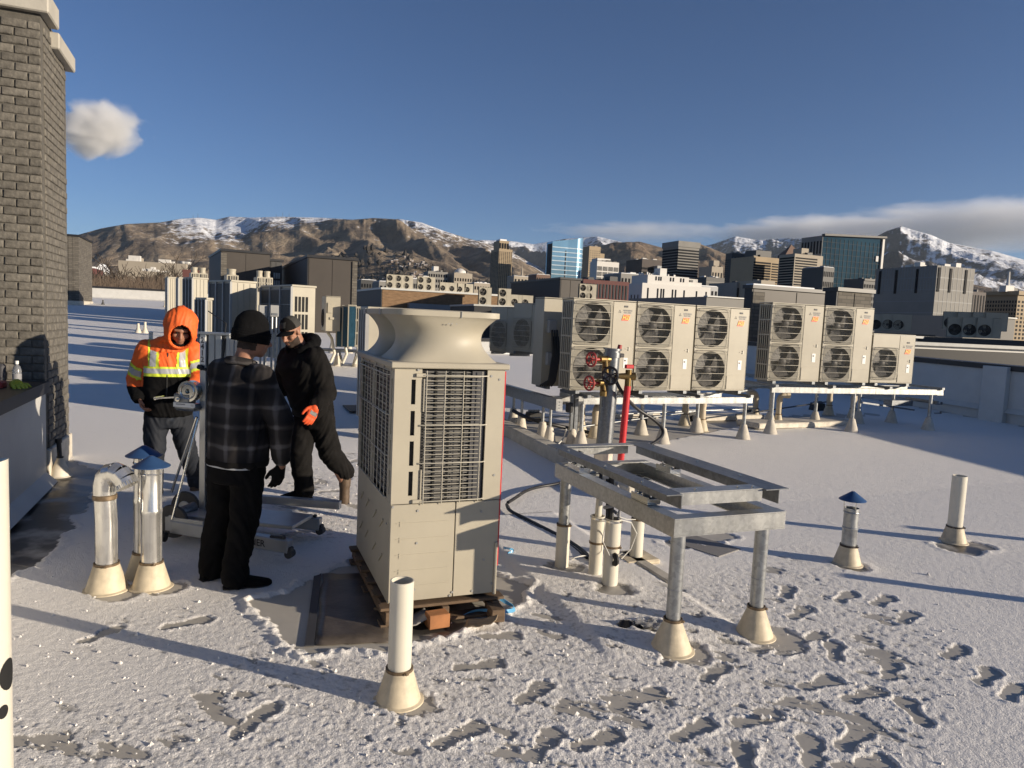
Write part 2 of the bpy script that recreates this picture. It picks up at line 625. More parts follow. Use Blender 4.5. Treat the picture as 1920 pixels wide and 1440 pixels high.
# trampled ground in front of and around the unit
d1 = polysdf([(-60, 1500), (-60, 1330), (300, 1300), (480, 1170), (560, 1190), (660, 1210), (960, 1130), (1060, 1090), (1180, 1130), (1330, 1075), (1470, 1045), (1660, 1115), (1850, 1250), (1760, 1400), (1500, 1600), (500, 1700)], X, Y) + wig
d2 = polysdf([(470, 900), (690, 860), (700, 1000), (600, 1010), (480, 1000)], X, Y) + wig
d3 = polysdf([(200, 1150), (470, 1120), (520, 1210), (330, 1260), (120, 1230)], X, Y) + wig
tr = np.maximum(np.maximum(sstep(.15, -.2, d1), .8 * sstep(.15, -.15, d2)), .45 * sstep(.1, -.15, d3))
n_p = fbm(X * 2.2 + 40, Y * 2.2, 4)
scr = fbm(U_ * 2.3 + 7, V_ * 4.2, 5, .58)
plate = sstep(-.09, .03, scr + .25 * n_p + .25 * fbm(U_ * 9, V_ * 20, 3) + .13)
th_tr = -.0030 + .0075 * plate + .003 * np.clip(n_rid, -.2, 1) * plate + .005 * fbm(U_ * 8 + 3, V_ * 30, 3) * plate + .0095 * n_fine * (.4 + .6 * plate) + .005 * np.exp(-((plate - .5) / .28) ** 2) * np.clip(.5 + n_rid, 0, 1)
th = th * (1 - tr) + th_tr * tr
# single shoe prints
def prints():
    out = []
    for px, py, a in ((1712, 1335, 80), (1668, 1258, 50), (1565, 1222, 60), (1535, 1283, 20), (1600, 1385, 35), (1395, 1425, 70), (1300, 1370, 30),
                      (1420, 1350, 15), (1340, 1262, 45), (1500, 1150, 40), (1475, 1112, 55), (1655, 1128, 30), (1585, 1120, 35), (1700, 1160, 40),
                      (1790, 1225, 30), (1850, 1270, 35), (1900, 1300, 30), (1440, 1215, 25), (1620, 1305, 20), (1520, 1410, 60), (1210, 1310, 30),
                      (1120, 1390, 20), (1000, 1300, 50), (900, 1250, 15), (860, 1380, 35), (480, 1350, 65),
                      (350, 1170, 25), (620, 930, 20), (660, 880, 60), (560, 1000, 30)):
        q = at(px, py, 0); out.append((q.x, q.y, R(a + 8), .30, .105))
    rg = random.Random(5)
    for i in range(7):
        px, py = rg.uniform(-20, 1650), rg.uniform(1190, 1470)
        q = at(px, py, 0); out.append((q.x, q.y, R(rg.uniform(-10, 80)), rg.uniform(.26, .31), rg.uniform(.09, .11)))
    return out
for i, (cx, cy, a, L, W) in enumerate(prints()):
    sel = np.nonzero((np.abs(X - cx) < .3) & (np.abs(Y - cy) < .3))
    if not len(sel[0]): continue
    xx = X[sel] - cx; yy = Y[sel] - cy
    u = xx * math.cos(a) + yy * math.sin(a); v = -xx * math.sin(a) + yy * math.cos(a)
    halfw = W / 2 * (1 - .28 * np.exp(-((u + .03) / .05) ** 2)) * (1 + .12 * np.tanh(u * 12))
    uu = np.clip(u, -(L / 2 - W / 2), L / 2 - W / 2)
    d = np.sqrt((u - uu) ** 2 + (v * (W / 2) / halfw) ** 2) - W / 2
    d = d + wig2[sel] * .7 + n_fine[sel] * .012
    ins = sstep(.008, -.012, d)
    rim = np.exp(-((d - .012) / .010) ** 2) * (.002 + .003 * (v < 0))
    tread = .0022 * np.sign(np.sin(u * 2 * math.pi / .028)) * (d < -.012)
    full = -.0040 + .003 * n_rid[sel] + .008 * n_fine[sel] + tread * .6
    th[sel] = th[sel] * (1 - ins) + np.minimum(th[sel], full) * ins + rim * np.clip(.2 + n_rid[sel] * 1.6 + n_fine[sel] * 2.2, 0, 1.5)
# bare, shovelled and melted places: edge banked up with loose snow
def bare(d, bank=.013, wid=.032):
    global th
    th = th * sstep(-.03, .05, d) + -.008 * sstep(.05, -.03, d) + bank * np.exp(-((d - .045) / wid) ** 2) * np.clip(.5 + n_rid * 1.3 + n_fine, 0, 1.6)
bare(polysdf([(478, 1128), (520, 1190), (580, 1228), (660, 1212), (730, 1222), (900, 1165), (975, 1130), (985, 1100), (940, 1085), (880, 1060), (690, 1040), (650, 1062), (600, 1082), (545, 1108)], X, Y) + wig * .35 + wig2)
bare(polysdf([(-40, 1030), (60, 905), (130, 880), (205, 905), (150, 960), (110, 1020), (60, 1060), (-40, 1110)], X, Y) + wig * .8 + wig2, .006)
# strip under and in front of the condenser row is swept clean
dd = np.maximum(np.maximum(8.75 + .13 * (T - 4.0) - S + .9 * sstep(5, 9.5, T), S - 10.9), np.maximum(4.1 - T, T - 12.6 - .0 * S))
bare(dd + wig * .9, .003)
for px, py, r_ in ((1600, 1062, .14), (1800, 1032, .22), (1830, 1030, .16), (1440, 1195, .2), (1285, 1225, .16), (1215, 1180, .1), (225, 1115, .14), (305, 1105, .14), (1150, 1112, .16), (1060, 1072, .14), (1190, 1052, .14), (760, 1322, .12), (1340, 1005, .2), (1310, 1012, .2), (1270, 1020, .17)):
    q = at(px, py, 0)
    bare(np.hypot(X - q.x, (Y - q.y) * 1.1) - r_ * .8 + wig * .5 + wig2, .004)
th = np.where(RR < 1.2, .01, th)
th = np.clip(th, -.012, .07)
padh = .03 * sstep(1.94, 2.06, T) * sstep(3.02, 2.90, T) * sstep(3.2, 3.6, S) * sstep(6.2, 6.1, S)
Zs = roofz(X, Y) + th + padh
nr, na = X.shape
ins = np.zeros(X.shape, bool)
for s0, s1, t0, t1 in ROOFS:
    ins |= (S > s0 + .02) & (S < s1 + .03) & (T > t0 + .02) & (T < t1 - .02)
idx = np.arange(nr * na).reshape(nr, na)
q = np.stack([idx[:-1, :-1], idx[:-1, 1:], idx[1:, 1:], idx[1:, :-1]], -1).reshape(-1, 4)[:, ::-1]
ok = (ins[:-1, :-1] & ins[:-1, 1:] & ins[1:, 1:] & ins[1:, :-1]).reshape(-1)
# leave out snow wholly under the membrane
lo = th < -.004
bur = (lo[:-1, :-1] & lo[:-1, 1:] & lo[1:, 1:] & lo[1:, :-1]).reshape(-1)
q = q[ok & ~bur]
used = np.zeros(nr * na, bool); used[q.reshape(-1)] = True
remap = np.cumsum(used) - 1
V = np.stack([X, Y, Zs], -1).reshape(-1, 3)[used]
q = remap[q]
def fastmesh(name, V, Q, mat_, smooth=True, attr=None):
    me = bpy.data.meshes.new(name)
    k = Q.shape[1]
    me.vertices.add(len(V)); me.vertices.foreach_set('co', V.astype(np.float32).ravel())
    me.loops.add(Q.size); me.loops.foreach_set('vertex_index', Q.astype(np.int32).ravel())
    me.polygons.add(len(Q)); me.polygons.foreach_set('loop_start', np.arange(0, Q.size, k, dtype=np.int32))
    me.polygons.foreach_set('loop_total', np.full(len(Q), k, np.int32))
    if smooth: me.polygons.foreach_set('use_smooth', np.ones(len(Q), bool))
    for nm, val in (attr or {}).items():
        a_ = me.attributes.new(nm, 'FLOAT', 'POINT'); a_.data.foreach_set('value', val.astype(np.float32))
    me.materials.append(MATS[mat_])
    me.update(calc_edges=True)
    me.validate()
    return me
me = fastmesh('snow', V, q, 'snow', attr={'thick': np.clip(th / .011, 0, 1.5).reshape(-1)[used]})
tag(link('snow', me), kind='stuff')
del X, Y, S, T, RR, AZ, n_big, n_mid, n_fine, n_rid, V, q

# loose snow crumbs kicked up over the trampled part
rg = np.random.default_rng(3)
mb = MB()
ico = np.array([(1, 0, 0), (-1, 0, 0), (0, 1, 0), (0, -1, 0), (0, 0, 1), (0, 0, -1)], float)
icf = [(0, 2, 4), (2, 1, 4), (1, 3, 4), (3, 0, 4), (2, 0, 5), (1, 2, 5), (3, 1, 5), (0, 3, 5)]
for i in range(1500):
    px = rg.uniform(-20, 1800); py = rg.uniform(1080, 1440) if i % 5 else rg.uniform(880, 1000)
    if i % 5 == 0: px = rg.uniform(480, 680)
    if 470 < px < 1010 and 1000 < py < 1225 and rg.random() < .93: continue
    if px > 1500 and py > 1080 + (px - 1500) * .8 + 250: continue
    p = at(px, py, 0)
    r_ = rg.gamma(2.0, .0017) + .0018
    if rg.random() > .97: r_ *= 1.8
    v = ico * r_ * rg.uniform(.6, 1.3, (6, 3)) @ np.array(Matrix.Rotation(rg.uniform(0, 6), 3, 'Z')) + np.array([p.x, p.y, rz(p.x, p.y) + r_ * .5 + .004])
    mb.add(v, icf)
me = mb.mesh('snow_crumbs', 'snow', 60)
a_ = me.attributes.new('thick', 'FLOAT', 'POINT'); a_.data.foreach_set('value', np.full(len(me.vertices), 1.2, np.float32))
tag(link('snow_crumbs', me), kind='stuff')

# ---- parapets (each a wall thing with its coping)
def parapet(name, label, s0, t0, s1, t1, h, thick, side, wall='membrane_white', cop='coping_dark', zb=None, copw=.1, coph=.07):
    """wall whose roof-side face runs from (s0,t0) to (s1,t1); body lies on `side` (+1 = left of the run)"""
    a = P(s0, t0); b2 = P(s1, t1)
    d = b2 - a; L = np.linalg.norm(d); d /= L
    nrm = np.array([-d[1], d[0]]) * side
    root = thing(name, label, 'parapet wall', (a[0], a[1], 0), math.atan2(d[1], d[0]))
    za = rz(*a) if zb is None else zb; zb_ = rz(*b2) if zb is None else zb
    mb = MB()
    y0, y1 = (0, thick) if side > 0 else (-thick, 0)
    mb.prism([(0, za - .4), (L, zb_ - .4), (L, zb_ + h), (0, za + h)], 1, y0, y1)
    mb.build('wall', wall, root, fixn=True)
    # cant strip where the membrane turns up the wall
    mb = MB()
    c0 = .0 if side > 0 else 0.
    sgn = -1 if side > 0 else 1
    for k, (u, z) in enumerate(()): pass
    mb.prism([(0, 0), (.1 * sgn, 0), (0, .1)], 0, 0.02, L - .02)
    me_ = mb.mesh('cant_strip', wall)
    for v in me_.vertices: v.co.z += za + (zb_ - za) * v.co.x / L + .003
    fix_normals(me_)
    link('cant_strip', me_, root)
    n = max(1, int(round(L / 3.0)))
    for i in range(n):
        mb = MB()
        x0, x1 = L * i / n + (.004 if i else -.02), L * (i + 1) / n - (.004 if i < n - 1 else -.02)
        zz0 = za + (zb_ - za) * x0 / L + h; zz1 = za + (zb_ - za) * x1 / L + h
        ya, yb = y0 - copw * .5, y1 + copw * .5
        v = [(x, y, z + dz) for (x, z) in ((x0, zz0), (x1, zz1)) for y in (ya, yb) for dz in (-coph * .55, coph)]
        mb.add(v, [(0, 1, 3, 2), (4, 6, 7, 5), (0, 4, 5, 1), (2, 3, 7, 6), (1, 5, 7, 3), (0, 2, 6, 4)])
        me_ = mb.mesh('coping', cop); fix_normals(me_)
        link('coping', me_, root)
    return root

parapet('parapet_wall', 'white membrane parapet with dark coping running up to the grey brick stair tower', -6, -1.69, 8.12, -1.69, .93, .42, 1, copw=.06)
rp_ = parapet('parapet_wall', 'shaded white parapet with dark coping along the right roof edge behind the condenser stands', -7.5, 14.5, 23.5, 14.5, .88, .45, -1, copw=.08)
MB().box((7.5 + 9.75, .07, .8), (.5, .14, 1.2), None, .01).build('pilaster', 'membrane_white', rp_)
parapet('parapet_wall', 'distant white parapet with thin dark coping beyond the striped snow shadows', 74, -24, 74, 6, .95, .3, 1, copw=.2, coph=.1)
parapet('parapet_wall', 'dark topped parapet behind the rear condenser rows', 23.8, 6.3, 23.8, 14.4, .5, .3, 1)

# raised membrane curb that edges the condenser platform
def curb(name, label, pts, w_, h, mat_='membrane_white', cat='roof curb'):
    o = MB()
    for (a, b2) in zip(pts[:-1], pts[1:]):
        p0 = st3(*a, h / 2); p1 = st3(*b2, h / 2)
        o.bar(p0, p1, w_, h + .02, ch=min(.02, h * .3))
    return tag(o.build(name, mat_), label, cat)
mat('curb_stained', (.50, .46, .38), .6, var=.3, scale=4, bump=.004, bscale=14)
curb('roof_curb', 'stained low membrane curb along the edge of the condenser platform', [(6.35, 4.0), (12.6, 3.9)], .22, .17, 'curb_stained')
curb('roof_curb', 'thin raised membrane strip running out from under the steel table', [(4.2, 3.0), (4.9, 3.0)], .10, .035, 'curb_stained')
o = MB(); o.box((0, 0, .011), (.94, 2.7, .022), None, .01); tag(o.build('insulation_pad', 'membrane', None, loc=st3(4.85, 2.48), rotz=YAW), 'low flat membrane ridge under the snow between the unit and the steel table', 'roof pad')
for (s, t_, ls, lt, lab) in ((10.0, 9.6, .55, 2.4, 'cream timber sleeper under the front legs of the right condenser stand'), (10.75, 8.6, .35, 1.6, 'cream timber sleeper lying behind the stand legs between both condenser groups'), (11.15, 6.9, .3, .9, 'short cream sleeper beside a pipe elbow under the first condenser stand')):
    p = st3(s, t_, .05)
    o = MB().box((0, 0, 0), (lt, ls, .1), None, .015).build('timber_sleeper', 'boot_white', None, loc=p, rotz=YAW + R(4))
    tag(o, lab, 'sleeper')

# ---- grey brick stair tower at the left
m = mat('brick_grey', (.125, .114, .095), .85, var=.4, scale=14, bump=.008, bscale=32, objrand=.2)
mat('mortar', (.10, .092, .078), .9, var=.2, scale=20, bump=.003, bscale=60)
mat('cast_stone', (.40, .375, .32), .75, var=.1, scale=4, bump=.002, bscale=50)
def brick_mesh(L, D, seed):
    rg = random.Random(seed)
    mb = MB().box((0, 0, 0), (L, D, .0685), None, .007)
    v = mb.v[0]
    for q in v: q += np.array([rg.uniform(-.004, .004) for _ in range(3)])
    return mb.mesh('brick', 'brick_grey')
T0 = st3(8.15, -1.70)
tower = thing('brick_stair_tower', 'tall grey brick stair tower with pale coping at the end of the parapet', 'brick tower', T0, YAW)
# local: x runs right (corner at 0, wall to the left = negative), y runs away
HT = 4.42
mb = MB()
mb.box((-2.25, .55, HT / 2 + .02), (4.494, 1.088, HT + .1))
wallo = mb.build('wall', 'mortar', tower)
mb = MB().box((.01, .54, .15), (.05, 1.06, .32), None, .01)
mb.build('base_flashing', 'boot_white', tower)
full = [brick_mesh(.2035, .1, i) for i in range(4)]
half = [brick_mesh(.097, .1, 10 + i) for i in range(3)]
cand = []
CR = .0787
nrow = int(HT / CR)
for r_ in range(nrow):
    z = CR * (r_ + .5) + .30
    if z > HT - .03: continue
    odd = r_ % 2
    # front face, running left from the corner
    x = 0.0
    k = 0
    while x > -.95:
        L = .10675 if (odd and k == 0) else .2135
        cand.append((x - L / 2, .012 + .05 - .02, z, 0.0, L < .15, 0)); x -= L; k += 1
    # side face, running away from the corner
    y = .103
    k = 0
    while y < 1.05:
        L = .10675 if (k == 0 and odd) else .2135
        if y + L > 1.07: break
        if z > 4.32 and y > .3: break
        cand.append((-.042, y + L / 2 + .002, z, R(90), L < .15, 1)); y += L; k += 1
q3 = [brick_mesh(.2035, .1, 20 + i) for i in range(4)]
cand.sort(key=lambda c: (c[5], -c[0]))
rest = MB()
rgb = random.Random(2)
for i, (x, y, z, rot, sh, face) in enumerate(cand):
    x += rgb.uniform(-.003, .003) if face == 1 else 0; y += rgb.uniform(-.004, .004) if face == 0 else 0
    me = rgb.choice(half if sh else (q3 if face else full))
    if i < 300:
        link('brick', me, tower, (x, y, z), rot + R(rgb.uniform(-.4, .4)))
    else:
        rest.box((x, y, z), ((.097 if sh else .2035), .1, .0685) if not rot else (.1, (.097 if sh else .2035), .0685), None, .006)
if rest.n: rest.build('brick_courses', 'brick_grey', tower, kind='stuff')
MB().box((-2.2, .16, HT + .15), (4.56, .46, .2), None, .012).build('coping', 'cast_stone', tower)
MB().box((-.12, .78, HT - .05), (.4, .78, .16), None, .012).build('coping', 'cast_stone', tower)
MB().box((-2.4, .2, HT + .02), (4.45, .3, .06)).build('coping_flashing', 'coping_dark', tower)

# far brick tower of the same kind
mb_ = bpy.data.materials.new('brick_far'); mb_.use_nodes = True; MATS['brick_far'] = mb_
t = mb_.node_tree; b = t.nodes['Principled BSDF']; b.inputs['Roughness'].default_value = .85
tc = nd(t, 'ShaderNodeTexCoord'); sx_ = nd(t, 'ShaderNodeSeparateXYZ'); t.links.new(tc.outputs['Object'], sx_.inputs[0]); ax_ = nd(t, 'ShaderNodeMath', operation='ADD'); t.links.new(sx_.outputs[0], ax_.inputs[0]); t.links.new(sx_.outputs[1], ax_.inputs[1])
mp = nd(t, 'ShaderNodeCombineXYZ'); t.links.new(ax_.outputs[0], mp.inputs[0]); t.links.new(sx_.outputs[2], mp.inputs[1])
bk = nd(t, 'ShaderNodeTexBrick'); bk.inputs['Scale'].default_value = 1.0
bk.inputs['Brick Width'].default_value = .40; bk.inputs['Row Height'].default_value = .12; bk.inputs['Mortar Size'].default_value = .012
bk.inputs['Color1'].default_value = (.09, .08, .066, 1); bk.inputs['Color2'].default_value = (.15, .135, .11, 1); bk.inputs['Mortar'].default_value = (.07, .063, .055, 1)
t.links.new(mp.outputs[0], bk.inputs['Vector']); t.links.new(bk.outputs['Color'], b.inputs['Base Color'])
# ================================================================= FAR SETTING: land, mountains, clouds
GZ = -18.0
# city ground: one wide sheet
mb = MB()
a = np.arange(48) * 2 * math.pi / 48
mat('city_ground', (.07, .062, .055), .9, var=.5, scale=.012, detail=8)
mb.add(np.stack([np.cos(a) * 12700, np.sin(a) * 12700, np.full(48, GZ)], 1), [tuple(range(48))])
tag(mb.build('ground', 'city_ground'), kind='structure')

def azel(px, py):
    d = ray(px, py)
    return math.atan2(d.x, d.y), d.z / math.hypot(d.x, d.y)

def land_mat(name, lo, hi, scrub, snowc=(.78, .80, .84), sc=.004):
    m = bpy.data.materials.new(name); m.use_nodes = True; MATS[name] = m
    t = m.node_tree; b = t.nodes['Principled BSDF']; b.inputs['Roughness'].default_value = .95; b.inputs['Specular IOR Level'].default_value = .1
    g = nd(t, 'ShaderNodeNewGeometry')
    n1 = nd(t, 'ShaderNodeTexNoise'); n1.inputs['Scale'].default_value = sc; n1.inputs['Detail'].default_value = 8; n1.inputs['Roughness'].default_value = .65
    t.links.new(g.outputs['Position'], n1.inputs['Vector'])
    r1 = nd(t, 'ShaderNodeValToRGB'); e = r1.color_ramp.elements
    e[0].position = .36; e[1].position = .64; e[0].color = (*scrub, 1); e[1].color = (*hi, 1)
    k = r1.color_ramp.elements.new(.5); k.color = (*lo, 1)
    t.links.new(n1.outputs['Fac'], r1.inputs[0])
    at_ = nd(t, 'ShaderNodeAttribute'); at_.attribute_name = 'snowy'
    n2 = nd(t, 'ShaderNodeTexNoise'); n2.inputs['Scale'].default_value = sc * 4; n2.inputs['Detail'].default_value = 6; n2.inputs['Roughness'].default_value = .7
    t.links.new(g.outputs['Position'], n2.inputs['Vector'])
    ad = nd(t, 'ShaderNodeMath', operation='MULTIPLY_ADD'); ad.inputs[1].default_value = 1.6; ad.inputs[2].default_value = -.8
    t.links.new(n2.outputs['Fac'], ad.inputs[0])
    a2 = nd(t, 'ShaderNodeMath', operation='ADD'); t.links.new(ad.outputs[0], a2.inputs[0]); t.links.new(at_.outputs['Fac'], a2.inputs[1])
    mr = nd(t, 'ShaderNodeMapRange'); mr.inputs['From Min'].default_value = .42; mr.inputs['From Max'].default_value = .62
    t.links.new(a2.outputs[0], mr.inputs['Value'])
    mx = nd(t, 'ShaderNodeMix', data_type='RGBA'); mx.inputs[7].default_value = (*snowc, 1)
    t.links.new(mr.outputs[0], mx.inputs[0]); t.links.new(r1.outputs[0], mx.inputs[6]); t.links.new(mx.outputs[2], b.inputs['Base Color'])
    nb = nd(t, 'ShaderNodeTexNoise'); nb.inputs['Scale'].default_value = sc * 2.2; nb.inputs['Detail'].default_value = 9; nb.inputs['Roughness'].default_value = .62; nb.inputs['Distortion'].default_value = .5
    t.links.new(g.outputs['Position'], nb.inputs['Vector'])
    bp = nd(t, 'ShaderNodeBump'); bp.inputs['Distance'].default_value = .22 / sc; bp.inputs['Strength'].default_value = .8
    t.links.new(nb.outputs['Fac'], bp.inputs['Height']); t.links.new(bp.outputs[0], b.inputs['Normal'])
    return m
land_mat('hill_dry', (.215, .17, .125), (.31, .25, .18), (.115, .095, .078), sc=.006)
land_mat('hill_brown', (.19, .14, .10), (.27, .21, .145), (.08, .065, .05), sc=.006)
land_mat('range_snow', (.13, .11, .10), (.19, .16, .13), (.07, .065, .065), sc=.004)

def massif(name, sky_px, mat_, Rb, Rr, Rend, carve, freq, snowf, seed, naz=520, nr=200, pw=1.15, rough=.05):
    pts = sorted(azel(x, y) for x, y in sky_px)
    A_ = np.array([p[0] for p in pts]); E_ = np.array([p[1] for p in pts])
    az = np.linspace(A_[0], A_[-1], naz); f = np.linspace(0, 1, nr)
    r = Rb + (Rend - Rb) * f
    AZ, RR = np.meshgrid(az, r, indexing='ij')
    tgt = np.interp(az, A_, E_)
    X = RR * np.sin(AZ); Y = RR * np.cos(AZ)
    wx = X + 350 * fbm(X / 1500 + seed, Y / 1500, 3); wy = Y + 350 * fbm(X / 1500, Y / 1500 + seed + 5, 3)
    p = np.where(RR < Rr, np.clip((RR - Rb) / (Rr - Rb), 0, 1) ** pw, np.clip(1 - .8 * (RR - Rr) / (Rend - Rr), 0, 1))
    # spurs run down towards us and a little to the left
    rot_ = R(-28); ux = wx * math.cos(rot_) - wy * math.sin(rot_); uy = wx * math.sin(rot_) + wy * math.cos(rot_)
    rid = fbm(ux * freq + seed, uy * freq * .42 + seed, 4, .40, ridged=True)
    rid2 = fbm(ux * freq * 2.6, uy * freq * .9 + seed, 4, .5, ridged=True)
    env = np.sin(np.clip(p, 0, 1) * math.pi) ** .7
    z = p * (1 - carve * .25) + carve * env * (rid - .35) * .55 + carve * .13 * env * (rid2 - .3) + rough * .3 * env * fbm(wx * .004, wy * .004, 4)
    z = np.maximum(z, -.02)
    el = z / RR
    mx = el.max(1)
    k = 9
    mxs = np.convolve(np.pad(mx, k, mode='edge'), np.ones(2 * k + 1) / (2 * k + 1), 'valid')
    H = (tgt / mxs)[:, None] * z
    # last small correction so the crest line follows the measured profile
    m2 = ((H - 1.86) / RR).max(1)
    H = H * np.clip(tgt / np.maximum(m2, 1e-5), .8, 1.25)[:, None]
    Z = GZ + (H + 0) * 1.0
    Z = np.where(H > 0, GZ + H * (1 - GZ / np.maximum(H.max(1, keepdims=True), 60)), GZ - 5)
    gx = np.gradient(Z, axis=0) / np.maximum(RR * (az[1] - az[0]), 1)
    sn = snowf(np.degrees(AZ), p, Z, gx, fbm(wx / 420, wy / 420, 4))
    na = naz
    idx = np.arange(naz * nr).reshape(naz, nr)
    q = np.stack([idx[:-1, :-1], idx[1:, :-1], idx[1:, 1:], idx[:-1, 1:]], -1).reshape(-1, 4)
    me = fastmesh(name, np.stack([X, Y, Z], -1).reshape(-1, 3), q, mat_, attr={'snowy': sn.reshape(-1)})
    o = link(name, me); tag(o, kind='structure')
    return o, (az, r, Z)

def sn_left(a, p, z, gx, n):
    top = sstep(.55, .95, p + .25 * n)
    win = sstep(-28, -24, a) * sstep(-2, -8, a)
    return .17 + .42 * top * win + .25 * n * top + .12 * sstep(.3, .8, p) + .22 * sstep(-6, -2, a) * top - .12 * np.clip(gx * 2, 0, 1)
hillL, HL = massif('mountain', [(20, 470), (100, 455), (147, 440), (190, 428), (235, 420), (300, 417), (340, 410), (375, 408), (405, 412), (430, 406), (470, 408), (520, 406), (600, 408), (660, 411), (700, 408), (745, 410), (790, 417), (830, 432), (870, 445), (905, 454), (960, 474), (1010, 500), (1060, 530), (1100, 560)],
    'hill_dry', 1700, 4600, 7000, .60, .00105, sn_left, 3.1, naz=640, nr=240)
def sn_mid(a, p, z, gx, n): return .33 + .35 * sstep(.4, 1, p) + .25 * n - .3 * np.clip(gx * 1.2, -1, 1)
massif('far_range', [(840, 470), (870, 452), (905, 450), (960, 452), (1000, 458), (1060, 448), (1120, 443), (1150, 450), (1200, 462), (1280, 470), (1335, 458), (1380, 443), (1420, 450), (1480, 446), (1540, 450), (1620, 470), (1700, 500)],
    'range_snow', 5200, 9000, 12000, .6, .0009, sn_mid, 8.7, naz=420, nr=130)
def sn_foot(a, p, z, gx, n): return .05 + .22 * n + .1 * p
massif('foothill', [(1000, 520), (1060, 485), (1110, 466), (1150, 454), (1200, 453), (1240, 464), (1270, 472), (1310, 456), (1340, 468), (1380, 484), (1440, 495), (1520, 500), (1640, 505), (1760, 520), (1860, 540)],
    'hill_brown', 2600, 4800, 7000, .5, .0014, sn_foot, 15.2, naz=360, nr=110)
def sn_right(a, p, z, gx, n): return .36 + .22 * sstep(.2, .8, p) + .3 * n - .4 * np.clip(gx * 1.0, -.5, 1)
massif('snowy_mountain', [(1480, 520), (1560, 480), (1610, 458), (1640, 445), (1665, 432), (1690, 424), (1715, 432), (1745, 440), (1780, 455), (1830, 465), (1860, 470), (1920, 487), (2000, 500), (2100, 520)],
    'range_snow', 3800, 6600, 9500, .55, .0011, sn_right, 21.4, naz=380, nr=150)

# ---- houses and trees scattered over the lower slopes: far too many and small to single out
rg = np.random.default_rng(17)
mat('house_mix', (.25, .22, .2), .8, var=.5, scale=.02, col2=(.16, .12, .10), thr=(.4, .6))
mat('house_roof', (.40, .40, .42), .8, var=.3, scale=.02)
mat('far_tree', (.035, .03, .026), .95, var=.4, scale=.05)
def slope_z(az, r):
    A_, R_, Z_ = HL
    i = np.clip(np.searchsorted(A_, az), 0, len(A_) - 1); j = np.clip(np.searchsorted(R_, r), 0, len(R_) - 1)
    return Z_[i, j]
hb = MB(); tb = MB()
n = 0
while n < 900:
    px = rg.uniform(560, 1010); r_ = rg.uniform(1300, 2350)
    az = math.atan((px - 960) / FPX)
    x, y = r_ * math.sin(az), r_ * math.cos(az)
    if fbm(np.array([x / 260.]), np.array([y / 260.]), 3)[0] < -.06 + .12 * (px < 650): continue
    z = float(slope_z(az, r_)) if r_ > 1700 else GZ
    w_ = rg.uniform(7, 13); h_ = rg.uniform(4, 7); ro = Matrix.Rotation(rg.uniform(0, 3), 3, 'Z')
    hb.cur = 0; hb.box((x, y, z + h_ / 2 - 1), (w_, w_ * .7, h_), ro)
    hb.cur = 1; hb.box((x, y, z + h_ - .4), (w_ * 1.05, w_ * .75, 1.2), ro)
    n += 1
for i in range(650):
    px = rg.uniform(1110, 1420); r_ = rg.uniform(2300, 3000); az = math.atan((px - 960) / FPX)
    x, y = r_ * math.sin(az), r_ * math.cos(az); z = GZ + (r_ - 2300) * .07; w_ = rg.uniform(10, 18); h_ = rg.uniform(7, 14)
    hb.cur = 0; hb.box((x, y, z + h_ / 2), (w_, w_ * .7, h_), None); hb.cur = 1; hb.box((x, y, z + h_), (w_ * 1.02, w_ * .72, 1.5), None)
for i in range(800):
    px = rg.uniform(150, 1950); r_ = rg.uniform(700, 2000); az = math.atan((px - 960) / FPX)
    x, y = r_ * math.sin(az), r_ * math.cos(az); w_ = rg.uniform(10, 30); h_ = rg.uniform(6, 15)
    hb.cur = int(rg.random() < .2); hb.box((x, y, GZ + h_ / 2), (w_, w_ * .7, h_), Matrix.Rotation(YAW, 3, 'Z'))
tag(hb.build('hillside_houses', ['house_mix', 'house_roof']), kind='stuff')
for i in range(5200):
    px = rg.uniform(150, 1450) if i % 3 else rg.uniform(150, 640); r_ = rg.uniform(600, 2500); az = math.atan((px - 960) / FPX)
    x, y = r_ * math.sin(az), r_ * math.cos(az)
    z = float(slope_z(az, r_)) if r_ > 1700 and px < 1010 else GZ + max(0, (r_ - 2300) * .07)
    if r_ > 1800 and px < 560: continue
    s_ = rg.uniform(3, 7) * (1 + r_ / 3500)
    v = ico * np.array([s_, s_, s_ * rg.uniform(.8, 1.5)]) * rg.uniform(.6, 1.2, (6, 3)) + np.array([x, y, z + s_ * .6])
    tb.add(v, icf)
tag(tb.build('distant_woods', 'far_tree'), kind='stuff')

